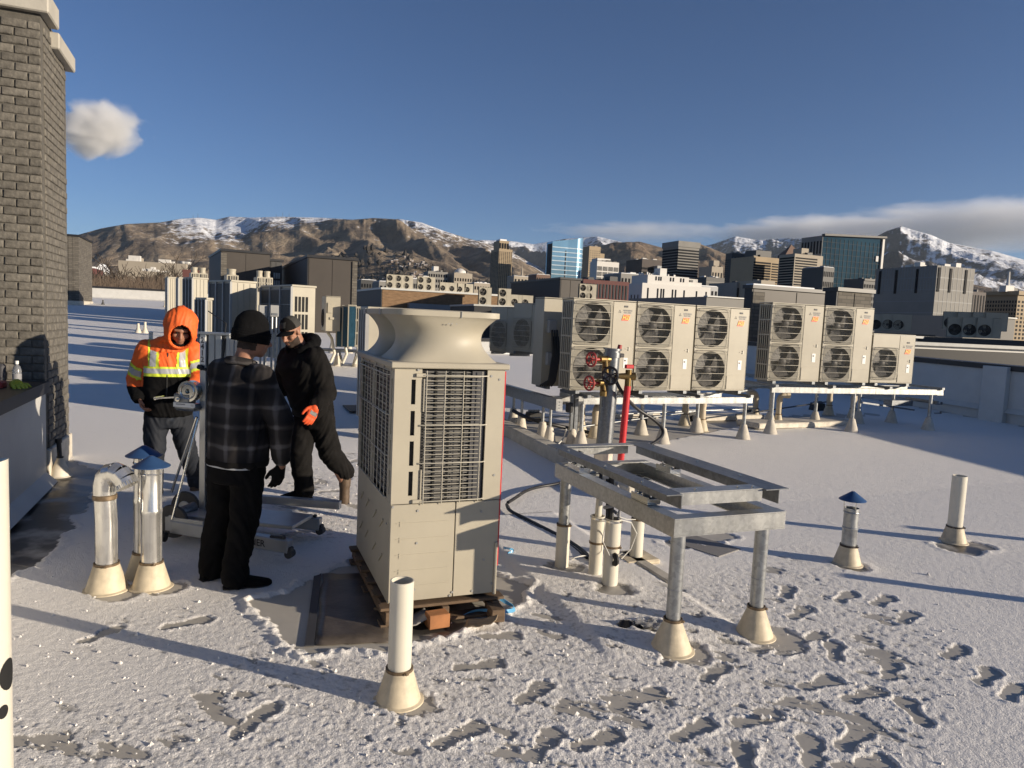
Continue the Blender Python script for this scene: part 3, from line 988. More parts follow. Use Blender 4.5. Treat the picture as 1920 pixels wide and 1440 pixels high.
# ---- clouds: real volumes of droplets
def cloud_mat(name, dens, scale, thr, soft, stretch, aniso=.2, warp=0.0, col=(1, 1, 1)):
    m = bpy.data.materials.new(name); m.use_nodes = True; MATS[name] = m
    t = m.node_tree; t.nodes.clear()
    o = nd(t, 'ShaderNodeOutputMaterial'); v = nd(t, 'ShaderNodeVolumePrincipled')
    v.inputs['Anisotropy'].default_value = aniso; v.inputs['Color'].default_value = (*col, 1)
    tc = nd(t, 'ShaderNodeTexCoord')
    ln = nd(t, 'ShaderNodeVectorMath', operation='LENGTH'); t.links.new(tc.outputs['Object'], ln.inputs[0])
    sh = nd(t, 'ShaderNodeMapRange'); sh.inputs['From Min'].default_value = 1.0; sh.inputs['From Max'].default_value = .15; sh.inputs['To Min'].default_value = -.55; sh.inputs['To Max'].default_value = .42; sh.clamp = True
    t.links.new(ln.outputs['Value'], sh.inputs['Value'])
    mp = nd(t, 'ShaderNodeMapping'); mp.inputs['Scale'].default_value = stretch; t.links.new(tc.outputs['Object'], mp.inputs['Vector'])
    no = nd(t, 'ShaderNodeTexNoise'); no.inputs['Scale'].default_value = scale; no.inputs['Detail'].default_value = 4; no.inputs['Roughness'].default_value = .55
    no.inputs['Distortion'].default_value = warp
    t.links.new(mp.outputs[0], no.inputs['Vector'])
    ad = nd(t, 'ShaderNodeMath', operation='ADD'); t.links.new(no.outputs['Fac'], ad.inputs[0]); t.links.new(sh.outputs[0], ad.inputs[1])
    mr = nd(t, 'ShaderNodeMapRange'); mr.inputs['From Min'].default_value = thr; mr.inputs['From Max'].default_value = thr + soft; mr.inputs['To Max'].default_value = dens
    t.links.new(ad.outputs[0], mr.inputs['Value']); t.links.new(mr.outputs[0], v.inputs['Density']); t.links.new(v.outputs[0], o.inputs['Volume'])
    return m
def cloud(lab, px, py, D, wpx, hpx, deep, matn, yaw=0.0, grp=None):
    c = atY(px, py, D * math.cos(math.atan((px - 960) / FPX)))
    k = D / FPX
    mb = MB(); mb.box((0, 0, 0), (2, 2, 2))
    o = mb.build('cloud', matn, None, loc=c)
    o.scale = (wpx * k / 2, deep / 2, hpx * k / 2)
    o.rotation_euler = (0, 0, -math.atan((px - 960) / FPX) + yaw)
    return tag(o, lab, 'cloud', grp)
cloud_mat('cloud_puff', .02, 1.9, .47, .3, (1, 1, 1), .1, .6)
cloud_mat('cloud_bank', .0045, 1.5, .50, .4, (2.2, 1, 1.3), .1, .4)
cloud_mat('cloud_thin', .0016, 1.6, .50, .4, (2.5, 1, 1.2), .1, .4)
cloud('small ragged white cloud alone in clear sky beside the brick tower', 186, 240, 9000, 215, 165, 1000, 'cloud_puff')
cloud('broad grey cloud bank lying on the snowy mountains at right', 1800, 424, 11500, 1050, 165, 2400, 'cloud_bank')
cloud('grey cloud spreading left of the big bank above the glass tower', 1500, 436, 12300, 620, 120, 2000, 'cloud_bank')
cloud('thin dark wispy cloud strip above the city towers', 1190, 434, 12500, 620, 80, 1700, 'cloud_thin')

# ---- the winter air between us and the hills
hz_m = bpy.data.materials.new('haze'); hz_m.use_nodes = True; MATS['haze'] = hz_m
t = hz_m.node_tree; t.nodes.clear()
o_ = nd(t, 'ShaderNodeOutputMaterial'); v_ = nd(t, 'ShaderNodeVolumePrincipled')
v_.inputs['Color'].default_value = (.78, .9, 1, 1); v_.inputs['Density'].default_value = 1.7e-5; v_.inputs['Anisotropy'].default_value = .15
t.links.new(v_.outputs[0], o_.inputs['Volume'])
HZT = 1230.0
tag(MB().box((0, 0, (HZT + GZ - 6) / 2), (26000, 26000, HZT - GZ + 6)).build('haze', 'haze'), kind='stuff')
# ================================================================= NEAR ROOF THINGS
def seg_ring(r, n=28):
    a = np.arange(n) * 2 * math.pi / n
    return np.stack([np.cos(a) * r, np.sin(a) * r], 1)

def superell(hx, hy, n_, N=56):
    a = np.arange(N) * 2 * math.pi / N
    c, s = np.cos(a), np.sin(a)
    return np.stack([hx * np.sign(c) * np.abs(c) ** (2 / n_), hy * np.sign(s) * np.abs(s) ** (2 / n_)], 1)

# ---- the big heat-pump unit on its pallet
W_, L_, ZB, ZT = .69, 1.17, .13, 1.56
VO = P(4.098, .891)
vrf = thing('heat_pump_unit', 'tall ivory heat pump unit with two flared fan cowls standing on a wooden pallet', 'heat pump', (VO[0], VO[1], 0), YAW)
def plate_with_hole(mb, x0, x1, z0, z1, hx0, hx1, hz0, hz1, y, th, flip=False):
    for a, b2, c, d in ((x0, hx0, z0, z1), (hx1, x1, z0, z1), (hx0, hx1, z0, hz0), (hx0, hx1, hz1, z1)):
        if b2 - a > 1e-4 and d - c > 1e-4:
            mb.box(((a + b2) / 2, y + th / 2, (c + d) / 2), (b2 - a, th, d - c))
# front panels (face y=0), thickness 3 mm proud of a dark core
core = MB(); core.box((W_ / 2, L_ / 2, (ZB + ZT) / 2), (W_ - .06, L_ - .06, ZT - ZB - .02))
core.build('coil_core', 'coil_dark', vrf)
def slots_panel(mb, u0, u1, z0, z1, slots, put):
    """panel with a column of rounded slots: built as strips around them"""
    us0, us1 = slots[0][0], slots[0][1]
    put(mb, u0, us0, z0, z1); put(mb, us1, u1, z0, z1)
    zz = z0
    for (_, _, a, b2) in slots:
        put(mb, us0, us1, zz, a); zz = b2
    put(mb, us0, us1, zz, z1)
def putF(mb, u0, u1, z0, z1, y=0.0, th=.012):
    mb.box(((u0 + u1) / 2, y + th / 2, (z0 + z1) / 2), (u1 - u0, th, z1 - z0))
def putS(mb, u0, u1, z0, z1, x=0.0, th=.012):
    mb.box((x + th / 2, (u0 + u1) / 2, (z0 + z1) / 2), (th, u1 - u0, z1 - z0))
SL = [(a, a + .148) for a in (.792, .975, .158 + 1.0, 1.345)]
mb = MB(); slots_panel(mb, 0.0, .165, .745, ZT, [(.102, .128, a, b2) for a, b2 in SL], putF)
mb.build('corner_post', 'hvac_ivory', vrf)
mb = MB(); slots_panel(mb, .0125, .115, .745, ZT, [(.052, .078, a, b2) for a, b2 in SL], putS)
mb.build('corner_post', 'hvac_ivory', vrf)
mb = MB(); putF(mb, .575, W_ - .001, .745, ZT, -.004, .016); mb.build('service_panel', 'hvac_ivory', vrf)
mb = MB()
mb.box((.2, .004, .44), (.40, .012, .60), None, .003); mb.build('lower_panel', 'hvac_ivory', vrf)
mb = MB()
mb.box((.0 + .547, .003, .44), (.284, .012, .60), None, .003); mb.build('lower_panel', 'hvac_ivory', vrf)
mb = MB()
for k in range(5):
    mb.box((.2, -.0032, .235 + k * .098), (.33, .0025, .004), None)
    mb.box((.06 - .001, -.0035, .23 + k * .098), (.006, .003, .03))
mb.build('pressed_rib', 'hvac_ivory', vrf)
# framed wire guard on the front: dark border, fins, wires
gx0, gx1, gz0, gz1 = .175, .57, .745, 1.548
mb = MB(); mb.box((.525, .0275, (gz0 + gz1) / 2), (.085, .035, gz1 - gz0)); mb.build('guard_border', 'print_dark', vrf)  # border coloured dark to stand for the shade of its recess
mb = MB()
for i in range(46):
    z = gz0 + .02 + i * (gz1 - gz0 - .03) / 45
    mb.box((.335, .022, z), (.29, .006, .007))
for x in (.255, .345, .44):
    mb.cur = 1; mb.box((x, .016, (gz0 + gz1) / 2), (.009, .01, gz1 - gz0 - .01)); mb.cur = 0
mb.build('coil_fins', ['coil_fin', 'void_black'], vrf, kind='stuff')
def wire_guard(parent, u0, u1, z0, z1, off, horiz, verts_, axis, r_=.0022, majors=()):
    mb = MB()
    def pt(u, z, o): return (u, -o, z) if axis == 'F' else (-o, u, z)
    for z in horiz:
        mb.tube([pt(u0, z, off), pt(u1, z, off)], r_, 4)
    for u in verts_:
        mb.tube([pt(u, z0, off + .004), pt(u, z1, off + .004)], r_ * 1.4, 5)
    for z in majors:
        mb.tube([pt(u0 - .035, z, -.001), pt(u0 - .01, z, off + .008), pt(u1 + .01, z, off + .008), pt(u1 + .04, z, -.001)], r_ * 1.7, 5)
    return mb.build('wire_guard', 'fan_wire', parent, 60, kind='stuff')
wire_guard(vrf, .185, .545, gz0 - .008, gz1, .012, [gz0 + .008 + i * .0262 for i in range(30)], (.19, .305, .42, .538), 'F', majors=(gz0 + .012, .99, 1.22, 1.43 + .09))
# left face
mb = MB()
for y0, y1 in ((.115, .135), (.62, .66), (1.12, L_ - .0)):
    putS(mb, y0, y1, .745, ZT)
putS(mb, .135, .62, 1.53, ZT); putS(mb, .66, 1.12, 1.53, ZT)
mb.build('side_frame', 'hvac_ivory', vrf)
mb = MB(); mb.box((.006, L_ / 2 + .006, .4375), (.012, L_ - .018, .615), None, .003); mb.build('side_panel', 'hvac_ivory', vrf)
mb = MB()
for (y0, y1) in ((.15, .6), (.68, 1.1)):
    for i in range(30):
        mb.box((.026, (y0 + y1) / 2, .755 + i * .026), (.006, y1 - y0, .008))
mb.build('coil_fins', 'coil_fin', vrf, kind='stuff')
for (y0, y1) in ((.15, .6), (.68, 1.1)):
    wire_guard(vrf, y0, y1, .75, 1.53, .010, [.755 + i * .052 for i in range(16)], [y0 + (y1 - y0) * k / 4 for k in range(5)], 'S', majors=(.76, 1.02, 1.27, 1.51))
mb = MB()
for y in (.2, .42, .70, .92):
    for z in (.60, .38):
        mb.bar((-.004, y, z), (-.004, y + .10, z - .07), .006, .012)
mb.build('pressed_rib', 'hvac_ivory', vrf)
# right and back faces, base rails, lid
mb = MB(); mb.box((W_ - .006, L_ / 2 + .001, (ZB + ZT) / 2), (.012, L_ - .026, ZT - ZB - .004)); mb.box((W_ / 2, L_ - .0055, (ZB + ZT) / 2), (W_ - .026, .011, ZT - ZB - .006)); mb.build('side_panel', 'hvac_ivory', vrf)
MB().box((W_ + .004, .014, .93), (.014, .022, 1.24), None, .003).build('red_edge_strip', 'red_paint', vrf)
MB().box((W_ - .012, -.006, .30), (.02, .016, .34), None, .003).build('corner_trim', 'hvac_ivory', vrf)
lab = MB().box((W_ + .003, .06, .33), (.004, .07, .2)).build('rating_label', 'label_white', vrf)
mb = MB()
rgl = random.Random(4)
for k in range(12):
    mb.box((W_ + .0058, .06, .42 - k * .0155), (.001, rgl.uniform(.03, .06), .006))
mb.build('rating_print', 'print_grey', lab)
mb = MB()
lz = ZT + .018
mb.box((W_ / 2 - .002, L_ / 2, lz), (W_ + .05, L_ + .05, .036), None, .006)
mb.build('lid', 'hvac_ivory', vrf)
for cy in (.315, .865):
    mb = MB()
    prof = []
    for k in range(15):
        f = k / 14
        z = ZT + .036 + f * .27
        wst = abs(f - .52) / .52
        e = wst ** 1.9
        hx = .272 + (.338 - .272) * e
        hy = .245 + (.283 - .245) * e
        n_ = 2.15 + (5.5 - 2.15) * e ** 1.4
        prof.append((hx, hy, n_, z))
    prof.append((.340, .283, 6.5, ZT + .312)); prof.append((.340, .283, 6.5, ZT + .345)); prof.append((.322, .268, 6.0, ZT + .348))
    prof.append((.315, .262, 5.5, ZT + .335)); prof.append((.255, .232, 2.1, ZT + .2)); prof.append((.25, .23, 2, ZT + .06))
    N = 56
    vv = np.concatenate([np.c_[superell(a, b2, n_, N), np.full(N, z)] for a, b2, n_, z in prof])
    ff = []
    for i in range(len(prof) - 1):
        for j in range(N):
            ff.append((i * N + j, i * N + (j + 1) % N, (i + 1) * N + (j + 1) % N, (i + 1) * N + j))
    mb.add(vv + np.array([W_ / 2, cy, 0]), ff)
    cw = mb.build('fan_cowl', 'hvac_ivory', vrf, 38)
    mb = MB()
    for k in range(4):
        a = k * math.pi / 2 + .3
        mb.box((W_ / 2 + math.cos(a) * .13, cy + math.sin(a) * .13, ZT + .16), (.2, .09, .008), Matrix.Rotation(a, 3, 'Z') @ Matrix.Rotation(.4, 3, 'X'))
    mb.cyl((W_ / 2, cy, ZT + .1), (W_ / 2, cy, ZT + .2), .05)
    mb.build('fan', 'fan_dark', vrf)
    mb = MB()
    for r_ in (.06, .12, .18, .235): mb.torus((W_ / 2, cy, ZT + .3), r_, .0025, n=24, m=4)
    mb.build('fan_guard', 'fan_wire', vrf)
    mb = MB()
    for dx in (-.02, .0, .03): mb.cyl((W_ / 2 + dx, cy - .2835, ZT + .27), (W_ / 2 + dx, cy - .286, ZT + .27), .004, n=6)
    mb.box((W_ / 2 + .06, cy - .286, ZT + .328), (.004, .006, .04)); mb.box((-.002 + .005, cy + .2, ZT + .328), (.008, .05, .04))
    mb.build('screw', 'hvac_grey', vrf)
mb = MB()
for x, z in ((.013, .73), (.165, .70), (.14, 1.552), (.16, .21), (.165, .5), (.60, 1.52), (.655, 1.50), (.645, .90), (.40, .17), (.53, .165), (.6, .36), (.57, .67), (.385, .15), (.66, .2)):
    mb.cyl((x, -.001, z), (x, -.0075, z), .0075, n=8)
for y, z in ((.08, 1.545), (.3, 1.545), (.55, 1.545), (.8, 1.545), (1.05, 1.545), (.1, .6)):
    mb.cyl((0.001, y, z), (-.006, y, z), .007, n=8)
mb.build('screw', 'hvac_grey', vrf)
mb = MB()
for z in (1.52, .758):
    mb.box((.155, -.008, z), (.06, .016, .022), None, .003)
mb.box((.178, -.006, 1.4), (.012, .01, .2), None, .003); mb.box((.176, -.006, .85), (.012, .01, .2), None, .003)
mb.build('guard_bracket', 'hvac_ivory', vrf, kind='stuff')

# pallet: deck boards, stringers, bottom boards as single parts
pal = thing('wooden_pallet', 'weathered wooden pallet under the big heat pump unit', 'pallet', (VO[0], VO[1], 0), YAW)
for x in (-.02, .33, .66):
    MB().box((x + .02, L_ / 2, .062), (.045, L_ + .1, .075), None, .004).build('stringer', 'wood_pallet', pal)
for i in range(6):
    MB().box((W_ / 2, .02 + i * .225, .110), (W_ + .1, .10, .018), Matrix.Rotation(R(random.uniform(-.8, .8)), 3, 'Z'), .003).build('deck_board', 'wood_pallet', pal)
for i in range(3):
    MB().box((W_ / 2, .01 + i * .56, .0135), (W_ + .1, .10, .018), None, .003).build('bottom_board', 'wood_pallet', pal)
def rel(u, v, z=0.0):
    p = VO + BX * u + AX * v
    return Vector((p[0], p[1], z))
mb = MB().box((0, 0, .05), (.13, .09, .085), None, .004)
o = mb.build('timber_block', 'wood_block', None, loc=rel(.28, -.11, .005), rotz=YAW + .08)
tag(o, 'orange brown timber block wedged under the front edge of the heat pump unit', 'timber block')
o = MB().box((0, 0, .045), (.085, .16, .08), None, .004).build('timber_block', 'wood_pallet', None, loc=rel(.66, -.08, .004), rotz=YAW - .05)
tag(o, 'darker timber block end under the right front corner of the heat pump unit', 'timber block')
# torn cardboard sheets
def crumple(nx, ny, lx, ly, amp, seed, fold=0.0):
    x, y = np.meshgrid(np.linspace(0, lx, nx), np.linspace(0, ly, ny), indexing='ij')
    z = amp * fbm(x * 14 + seed, y * 14, 3) * 2 + fold * (x / lx) ** 2
    v = np.stack([x, y, z], -1).reshape(-1, 3)
    f = [(i * ny + j, (i + 1) * ny + j, (i + 1) * ny + j + 1, i * ny + j + 1) for i in range(nx - 1) for j in range(ny - 1)]
    return v, f
mat('cardboard', (.30, .23, .15), .8, var=.2, scale=8)
mat('cardboard_grey', (.30, .28, .25), .7, var=.2, scale=8)
for (u, v_, lx, ly, rot, lab, mt) in ((.05, -.14, .2, .13, .15, 'crumpled grey packing sheet sticking out below the unit by the white pipe', 'cardboard_grey'), (.42, -.2, .19, .1, -.5, 'pale torn cardboard flap poking out beneath the unit near the blue strap', 'cardboard')):
    a, f = crumple(9, 7, lx, ly, .018, u * 30, .05)
    o = MB().add(a, f).build('packing_scrap', mt, None, 60, loc=rel(u, v_, .03), rotz=YAW + rot)
    sm = o.modifiers.new('thickness', 'SOLIDIFY'); sm.thickness = .004
    tag(o, lab, 'cardboard')
# blue strapping bands
def strap(name, lab, pts, wd=.022, th_=.0016):
    pts = [np.asarray(p, float) for p in pts]
    # smooth the path
    for _ in range(2):
        q = [pts[0]]
        for a, b2 in zip(pts[:-1], pts[1:]): q += [a * .75 + b2 * .25, a * .25 + b2 * .75]
        q.append(pts[-1]); pts = q
    v = []; n = len(pts)
    for i, p in enumerate(pts):
        d = pts[min(i + 1, n - 1)] - pts[max(i - 1, 0)]; d /= np.linalg.norm(d) + 1e-9
        s_ = np.cross(d, (0, 0, 1)); s_ /= np.linalg.norm(s_) + 1e-9
        up = np.array([0, 0, .8]) + s_ * .6 * math.sin(i * .25)
        up /= np.linalg.norm(up)
        v += [p - up * wd / 2 + s_ * th_, p + up * wd / 2 + s_ * th_, p + up * wd / 2 - s_ * th_, p - up * wd / 2 - s_ * th_]
    f = []
    for i in range(n - 1):
        for k in range(4):
            f.append((i * 4 + k, i * 4 + (k + 1) % 4, i * 4 + 4 + (k + 1) % 4, i * 4 + 4 + k))
    o = MB().add(v, f).build(name, 'strap_blue', None, fixn=True)
    return tag(o, lab, 'strap')
g = lambda px, py, z=.02: tuple(at(px, py, z))
strap('strapping_band', 'light blue plastic strap curling out below the front of the unit', [g(868, 1156, .01), g(884, 1146, .03), g(905, 1143, .05), g(930, 1147, .045), g(962, 1146, .03), g(966, 1138, .03), g(950, 1130, .05), g(938, 1122, .07)], .024)
strap('strapping_band', 'light blue plastic strap trailing across snow right of the unit', [g(944, 1027, .12), g(958, 1029, .07), g(965, 1032, .05), g(948, 1040, .03), g(960, 1046, .02), g(985, 1058, .02), g(1012, 1067, .02)], .02)

# ---- pipes and flues that stand on the roof, each on a conical boot
def boot(mb, r0, r1, h, lean=(0, 0)):
    mb.lathe([(r0 * 1.16, .001), (r0 * 1.14, .006), (r0, .012), (r0 * .97, h * .12), (r1 * 1.06, h * .93), (r1 * 1.0, h)], 28)
    return mb
def clamp(parent, r, z, m_='clamp_brown'):
    mb = MB()
    mb.lathe([(r + .001, z - .008), (r + .006, z - .007), (r + .006, z + .007), (r + .001, z + .008)], 24)
    mb.box((r * .62, -r * .86, z), (.03, .018, .013), Matrix.Rotation(-.9, 3, 'Z'), .002)
    mb.cyl((r * .5, -r * 1.0 - .004, z), (r * .85, -r * .72 - .012, z), .004, n=6)
    return mb.build('hose_clamp', m_, parent, 40)
def pvc_vent(p, r, h, bh, r0, lab, name='white_vent_pipe', bootm='boot_cream', cl='clamp_brown', tilt=0.0, cat='vent pipe', cl2='white_pvc', slant=0.0, grp=None):
    t_ = thing(name, lab, cat, p, 0, grp)
    t_.rotation_euler = (0, tilt, random.uniform(0, .6))
    boot(MB(), r0, r + .006, bh).build('boot', bootm, t_, 40)
    mb = MB()
    N = 28
    prof = [(r, bh * .8), (r, h), (r - .006, h + .0005), (r - .006, h - .25)]
    mb.lathe(prof, N)
    me = mb.mesh('pipe', [cl2], 40)
    if slant:
        for v in me.vertices:
            if v.co.z > h - .02: v.co.z += slant * v.co.x / r
    link('pipe', me, t_)
    clamp(t_, r + .004, bh - .004, cl)
    return t_
q = at(747, 1312)
pvc_vent(Vector((q.x, q.y, 0)), .057, .60, .165, .108, 'white plastic vent pipe on a cream boot in front of the big unit')
q = at(1787, 1020)
pvc_vent(Vector((q.x, q.y, .02)), .062, .62, .15, .108, 'plain white vent pipe on open snow at far right with muddy ring', cl='clamp_dark')
# near pipe at the left edge of the picture
q = at(-33, 1440)
npipe = thing('white_vent_pipe', 'large white pipe close by with slanted open top and dark oval hole', 'vent pipe', (-1.475, 1.92, 0), 0)
mb = MB()
N = 40; r = .083; h = 1.395
a = np.arange(N) * 2 * math.pi / N
rows = []
for zz, rr2 in ((0, r), (.3, r), (h, r), (h - .012, r - .008), (h - .3, r - .008)):
    z = np.full(N, zz)
    if zz > 1: z = z + .02 * np.cos(a - .2)
    rows.append(np.stack([np.cos(a) * rr2, np.sin(a) * rr2, z], 1))
vv = np.concatenate(rows)
ff = [(i * N + j, i * N + (j + 1) % N, (i + 1) * N + (j + 1) % N, (i + 1) * N + j) for i in range(4) for j in range(N)]
mb.add(vv, ff); mb.build('pipe', 'white_pvc', npipe, 40)
# hole rings sunk into the pipe wall
for z, ang, hh, ww in ((.80, R(8), .07, .034), (.70, R(-8), .03, .018)):
    mb = MB()
    c = np.array([math.cos(ang), math.sin(ang), 0]); tng = np.array([-math.sin(ang), math.cos(ang), 0])
    ring = []
    for k in range(20):
        e = k * 2 * math.pi / 20
        off = tng * (ww * math.cos(e)) + np.array([0, 0, hh / 2 * math.sin(e) * 1.3])
        th_ = ang + ww * math.cos(e) / r
        ring.append(np.array([math.cos(th_) * (r + .0012), math.sin(th_) * (r + .0012), z + off[2]]))
    full_ = []
    for fr_ in (1.0, .7, .4, .12):
        for k in range(20):
            e = k * 2 * math.pi / 20; th_ = ang + fr_ * ww * math.cos(e) / r
            full_.append(np.array([math.cos(th_) * (r + .0015), math.sin(th_) * (r + .0015), z + fr_ * hh * .65 * math.sin(e)]))
    mb.add(full_, [(i * 20 + k, i * 20 + (k + 1) % 20, i * 20 + 20 + (k + 1) % 20, i * 20 + 20 + k) for i in range(3) for k in range(20)] + [tuple(60 + k for k in range(20))])
    mb.build('hole', 'void_black', npipe)
boot(MB(), .15, r + .008, .2).build('boot', 'boot_cream', npipe, 40)

def cone_cap(mb, r, z, h):
    mb.lathe([(r, z), (r, z + .004), (.012, z + h), (.0, z + h)], 28)
    mb.lathe([(.0, z + h - .012), (r * .98, z - .001)], 28)
def flue(p, r, h, bh, r0, lab, capr, post=.03, bootm='boot_cream', cl='clamp_brown', pm='duct_bright', open_top=False, caph=.07):
    t_ = thing('capped_flue', lab, 'flue', p, random.uniform(0, 1))
    boot(MB(), r0, r + .006, bh).build('boot', bootm, t_, 40)
    mb = MB()
    mb.lathe([(r, bh * .8), (r, h * .62), (r + .003, h * .63), (r + .003, h * .66), (r * .98, h * .67), (r * .98, h), (r * .95, h), (r * .95, h - .15)], 28)
    mb.lathe([(r + .002, h - .04), (r + .005, h - .034), (r + .002, h - .028)], 28)
    mb.bar((r + .001, 0, bh), (r + .001, 0, h - .01), .008, .004)
    mb.build('pipe', pm, t_, 40)
    MB().lathe([(r * .93, h - .15), (0, h - .15)], 20).build('flue_opening', 'void_black', t_)
    clamp(t_, r + .004, bh - .003, cl)
    mb = MB()
    for k in range(3):
        a = k * 2.094 + .5
        mb.bar((math.cos(a) * r, math.sin(a) * r, h - .04), (math.cos(a) * r * 1.05, math.sin(a) * r * 1.05, h + post + .01), .012, .002)
    mb.build('cap_strut', 'zinc_bright', t_, kind='stuff')
    mb = MB(); cone_cap(mb, capr, h + post, caph); mb.build('rain_cap', 'cap_blue', t_, 30)
    return t_
q = at(284, 1100); flue(Vector((q.x, q.y, 0)), .064, .80, .175, .118, 'bright metal flue with blue cone cap, nearer of the two side by side', .115, .012)
q = at(270, 1080); flue(Vector((q.x, q.y, 0)), .064, .83, .175, .118, 'blue capped metal flue half hidden behind the nearer one', .115, .012)
q = at(1588, 1057); flue(Vector((q.x, q.y, .0)), .058, .47, .16, .108, 'short metal flue with dark blue cone cap on the open snow', .105, .065, cl='clamp_dark', caph=.072, pm='galv_steel')
# elbow flue
q = at(200, 1105)
t_ = thing('elbow_flue', 'bright metal flue with gored elbow turned down, left of the blue capped pair', 'flue', (q.x, q.y, 0), R(-12))
boot(MB(), .125, .072, .18).build('boot', 'boot_cream', t_, 40)
mb = MB(); r = .066
mb.tube([(0, 0, .14), (0, 0, .45), (-.012, 0, .655)], [r, r, r * .98], 28, False)
mb.build('pipe', 'duct_bright', t_, 40)
clamp(t_, r + .005, .176)
MB().lathe([(r + .001, .60), (r + .006, .605), (r + .006, .63), (r + .001, .635)], 28, c=(-.01, 0, 0)).build('collar', 'clamp_brown', t_, 40)
for k in range(5):
    mb = MB()
    a0, a1 = k * 180 / 5 * .82 - 5, (k + 1) * 180 / 5 * .82 + 3
    rb = .082
    cc = np.array([-.012 + rb, 0, .70])
    pts = [cc + rb * np.array([-math.cos(R(x)), 0, math.sin(R(x))]) for x in (a0, a1)]
    if k == 0: pts.insert(0, np.array([-.012, 0, .63]))
    rr2 = [r * 1.03] * len(pts); rr2[-1] = r * .985
    mb.tube(pts, rr2, 24, False)
    mb.build('elbow_gore', 'duct_bright', t_, 40)
mb = MB()
ee = cc + rb * np.array([-math.cos(R(147)), 0, math.sin(R(147))])
dr = np.array([math.sin(R(147)), 0, math.cos(R(147))]) * np.array([1, 0, 1])
mb.tube([ee, ee + dr * .05], [r, r * 1.02], 24, False)
for k in range(24):
    a = k * 2 * math.pi / 24
    x_ = np.cross(dr, (0, 1, 0)); off = (math.cos(a) * x_ + math.sin(a) * np.array([0, 1., 0])) * r * 1.03
    mb.bar(ee + dr * .025 + off, ee + dr * .052 + off, .010, .002)
mb.build('crimped_collar', 'duct_bright', t_, 40)
MB().tube([ee + dr * .01, ee + dr * .012], [r * .97, r * .97], 20).build('flue_opening', 'void_black', t_)

# small black pipe on a white cone by the brick tower
q = at(113, 893); pz = rz(q.x, q.y)
q = at(113, 893, pz)
t_ = thing('vent_cone', 'small black pipe on a grey white cone beside the brick tower foot', 'vent', (q.x, q.y, pz), 0)
boot(MB(), .095, .028, .2).build('boot', 'boot_white', t_, 40)
mb = MB(); mb.cyl((0, 0, .16), (-.012, 0, .36), .022); mb.cyl((-.012, 0, .345), (-.0125, 0, .385), .031); mb.cyl((0, 0, .19), (0, 0, .205), .032)
mb.build('pipe', 'black_steel', t_, 40)

# things lying on the parapet end by the tower
zc = .93 + .075
o_ = st3(7.85, -1.86, zc)
t_ = thing('spray_bottle', 'clear plastic bottle with white cap standing on the parapet end', 'bottle', o_)
m = mat('clear_plastic', (.55, .57, .6), .15, var=.05); m.node_tree.nodes['Principled BSDF'].inputs['Transmission Weight'].default_value = .75
MB().lathe([(0, 0), (.035, 0), (.037, .02), (.037, .13), (.028, .165), (.012, .185), (.012, .2)], 18, cap0=False).build('body', 'clear_plastic', t_, 40)
MB().lathe([(.015, .19), (.016, .22), (.0, .222)], 14).build('cap', 'label_white', t_, 40)
MB().lathe([(.0376, .05), (.0376, .1)], 18).build('label_band', 'print_grey', t_, 40)
m = mat('glove_lime', (.42, .43, .05), .8, var=.25, scale=20, bump=.003, bscale=60)
mb = MB(); rg = random.Random(3)
mb.tube([(0, 0, .03), (.07, .0, .035), (.1, 0, .03)], [.035, .05, .045], 10)
for k, (dy, L) in enumerate(((-.04, .09), (-.014, .11), (.012, .11), (.037, .09))):
    mb.tube([(.09, dy, .03), (.09 + L * .6, dy * 1.2, .022), (.09 + L * .85, dy * 1.3 + .005, -.012 - .006 * k), (.09 + L, dy * 1.3 + .01, -.045)], [.016, .015, .014, .008], 8)
mb.tube([(.05, .045, .03), (.08, .085, .028), (.11, .1, .01)], [.017, .016, .008], 8)
tag(mb.build('work_glove', 'glove_lime', None, 60, loc=st3(7.6, -1.83, zc + .005), rotz=R(-35)), 'lime yellow work glove drooping over the parapet edge', 'glove')
t_ = thing('tool_pouch', 'dull red tool case lying on the parapet by the glove', 'tool case', st3(7.55, -2.0, zc), R(15))
MB().box((0, 0, .035), (.24, .13, .07), None, .015).build('case', 'red_dull', t_); MB().box((0, -.06, .075), (.12, .02, .014), None, .004).build('handle', 'label_white', t_)
mb = MB(); 
for k, (x, y, rr2) in enumerate(((0, 0, .07), (.05, .03, .055), (-.06, .02, .06), (-.1, -.02, .045))):
    mb.lathe([(0, 0), (rr2, .0), (rr2 * 1.05, rr2 * .5), (rr2 * .7, rr2), (0, rr2 * 1.15)], 12, c=(x, y, 0))
tag(mb.build('black_bag', 'black_rubber', None, 50, loc=st3(7.1, -1.95, zc), rotz=R(40)), 'lumpy black bag lying on the parapet coping', 'bag')
tag(MB().box((0, 0, .09), (.09, .09, .18), None, .02).build('tool_drill', 'print_dark', None, loc=st3(7.95, -2.02, zc), rotz=.4), 'dark upright canister on the parapet near the brick tower', 'canister')

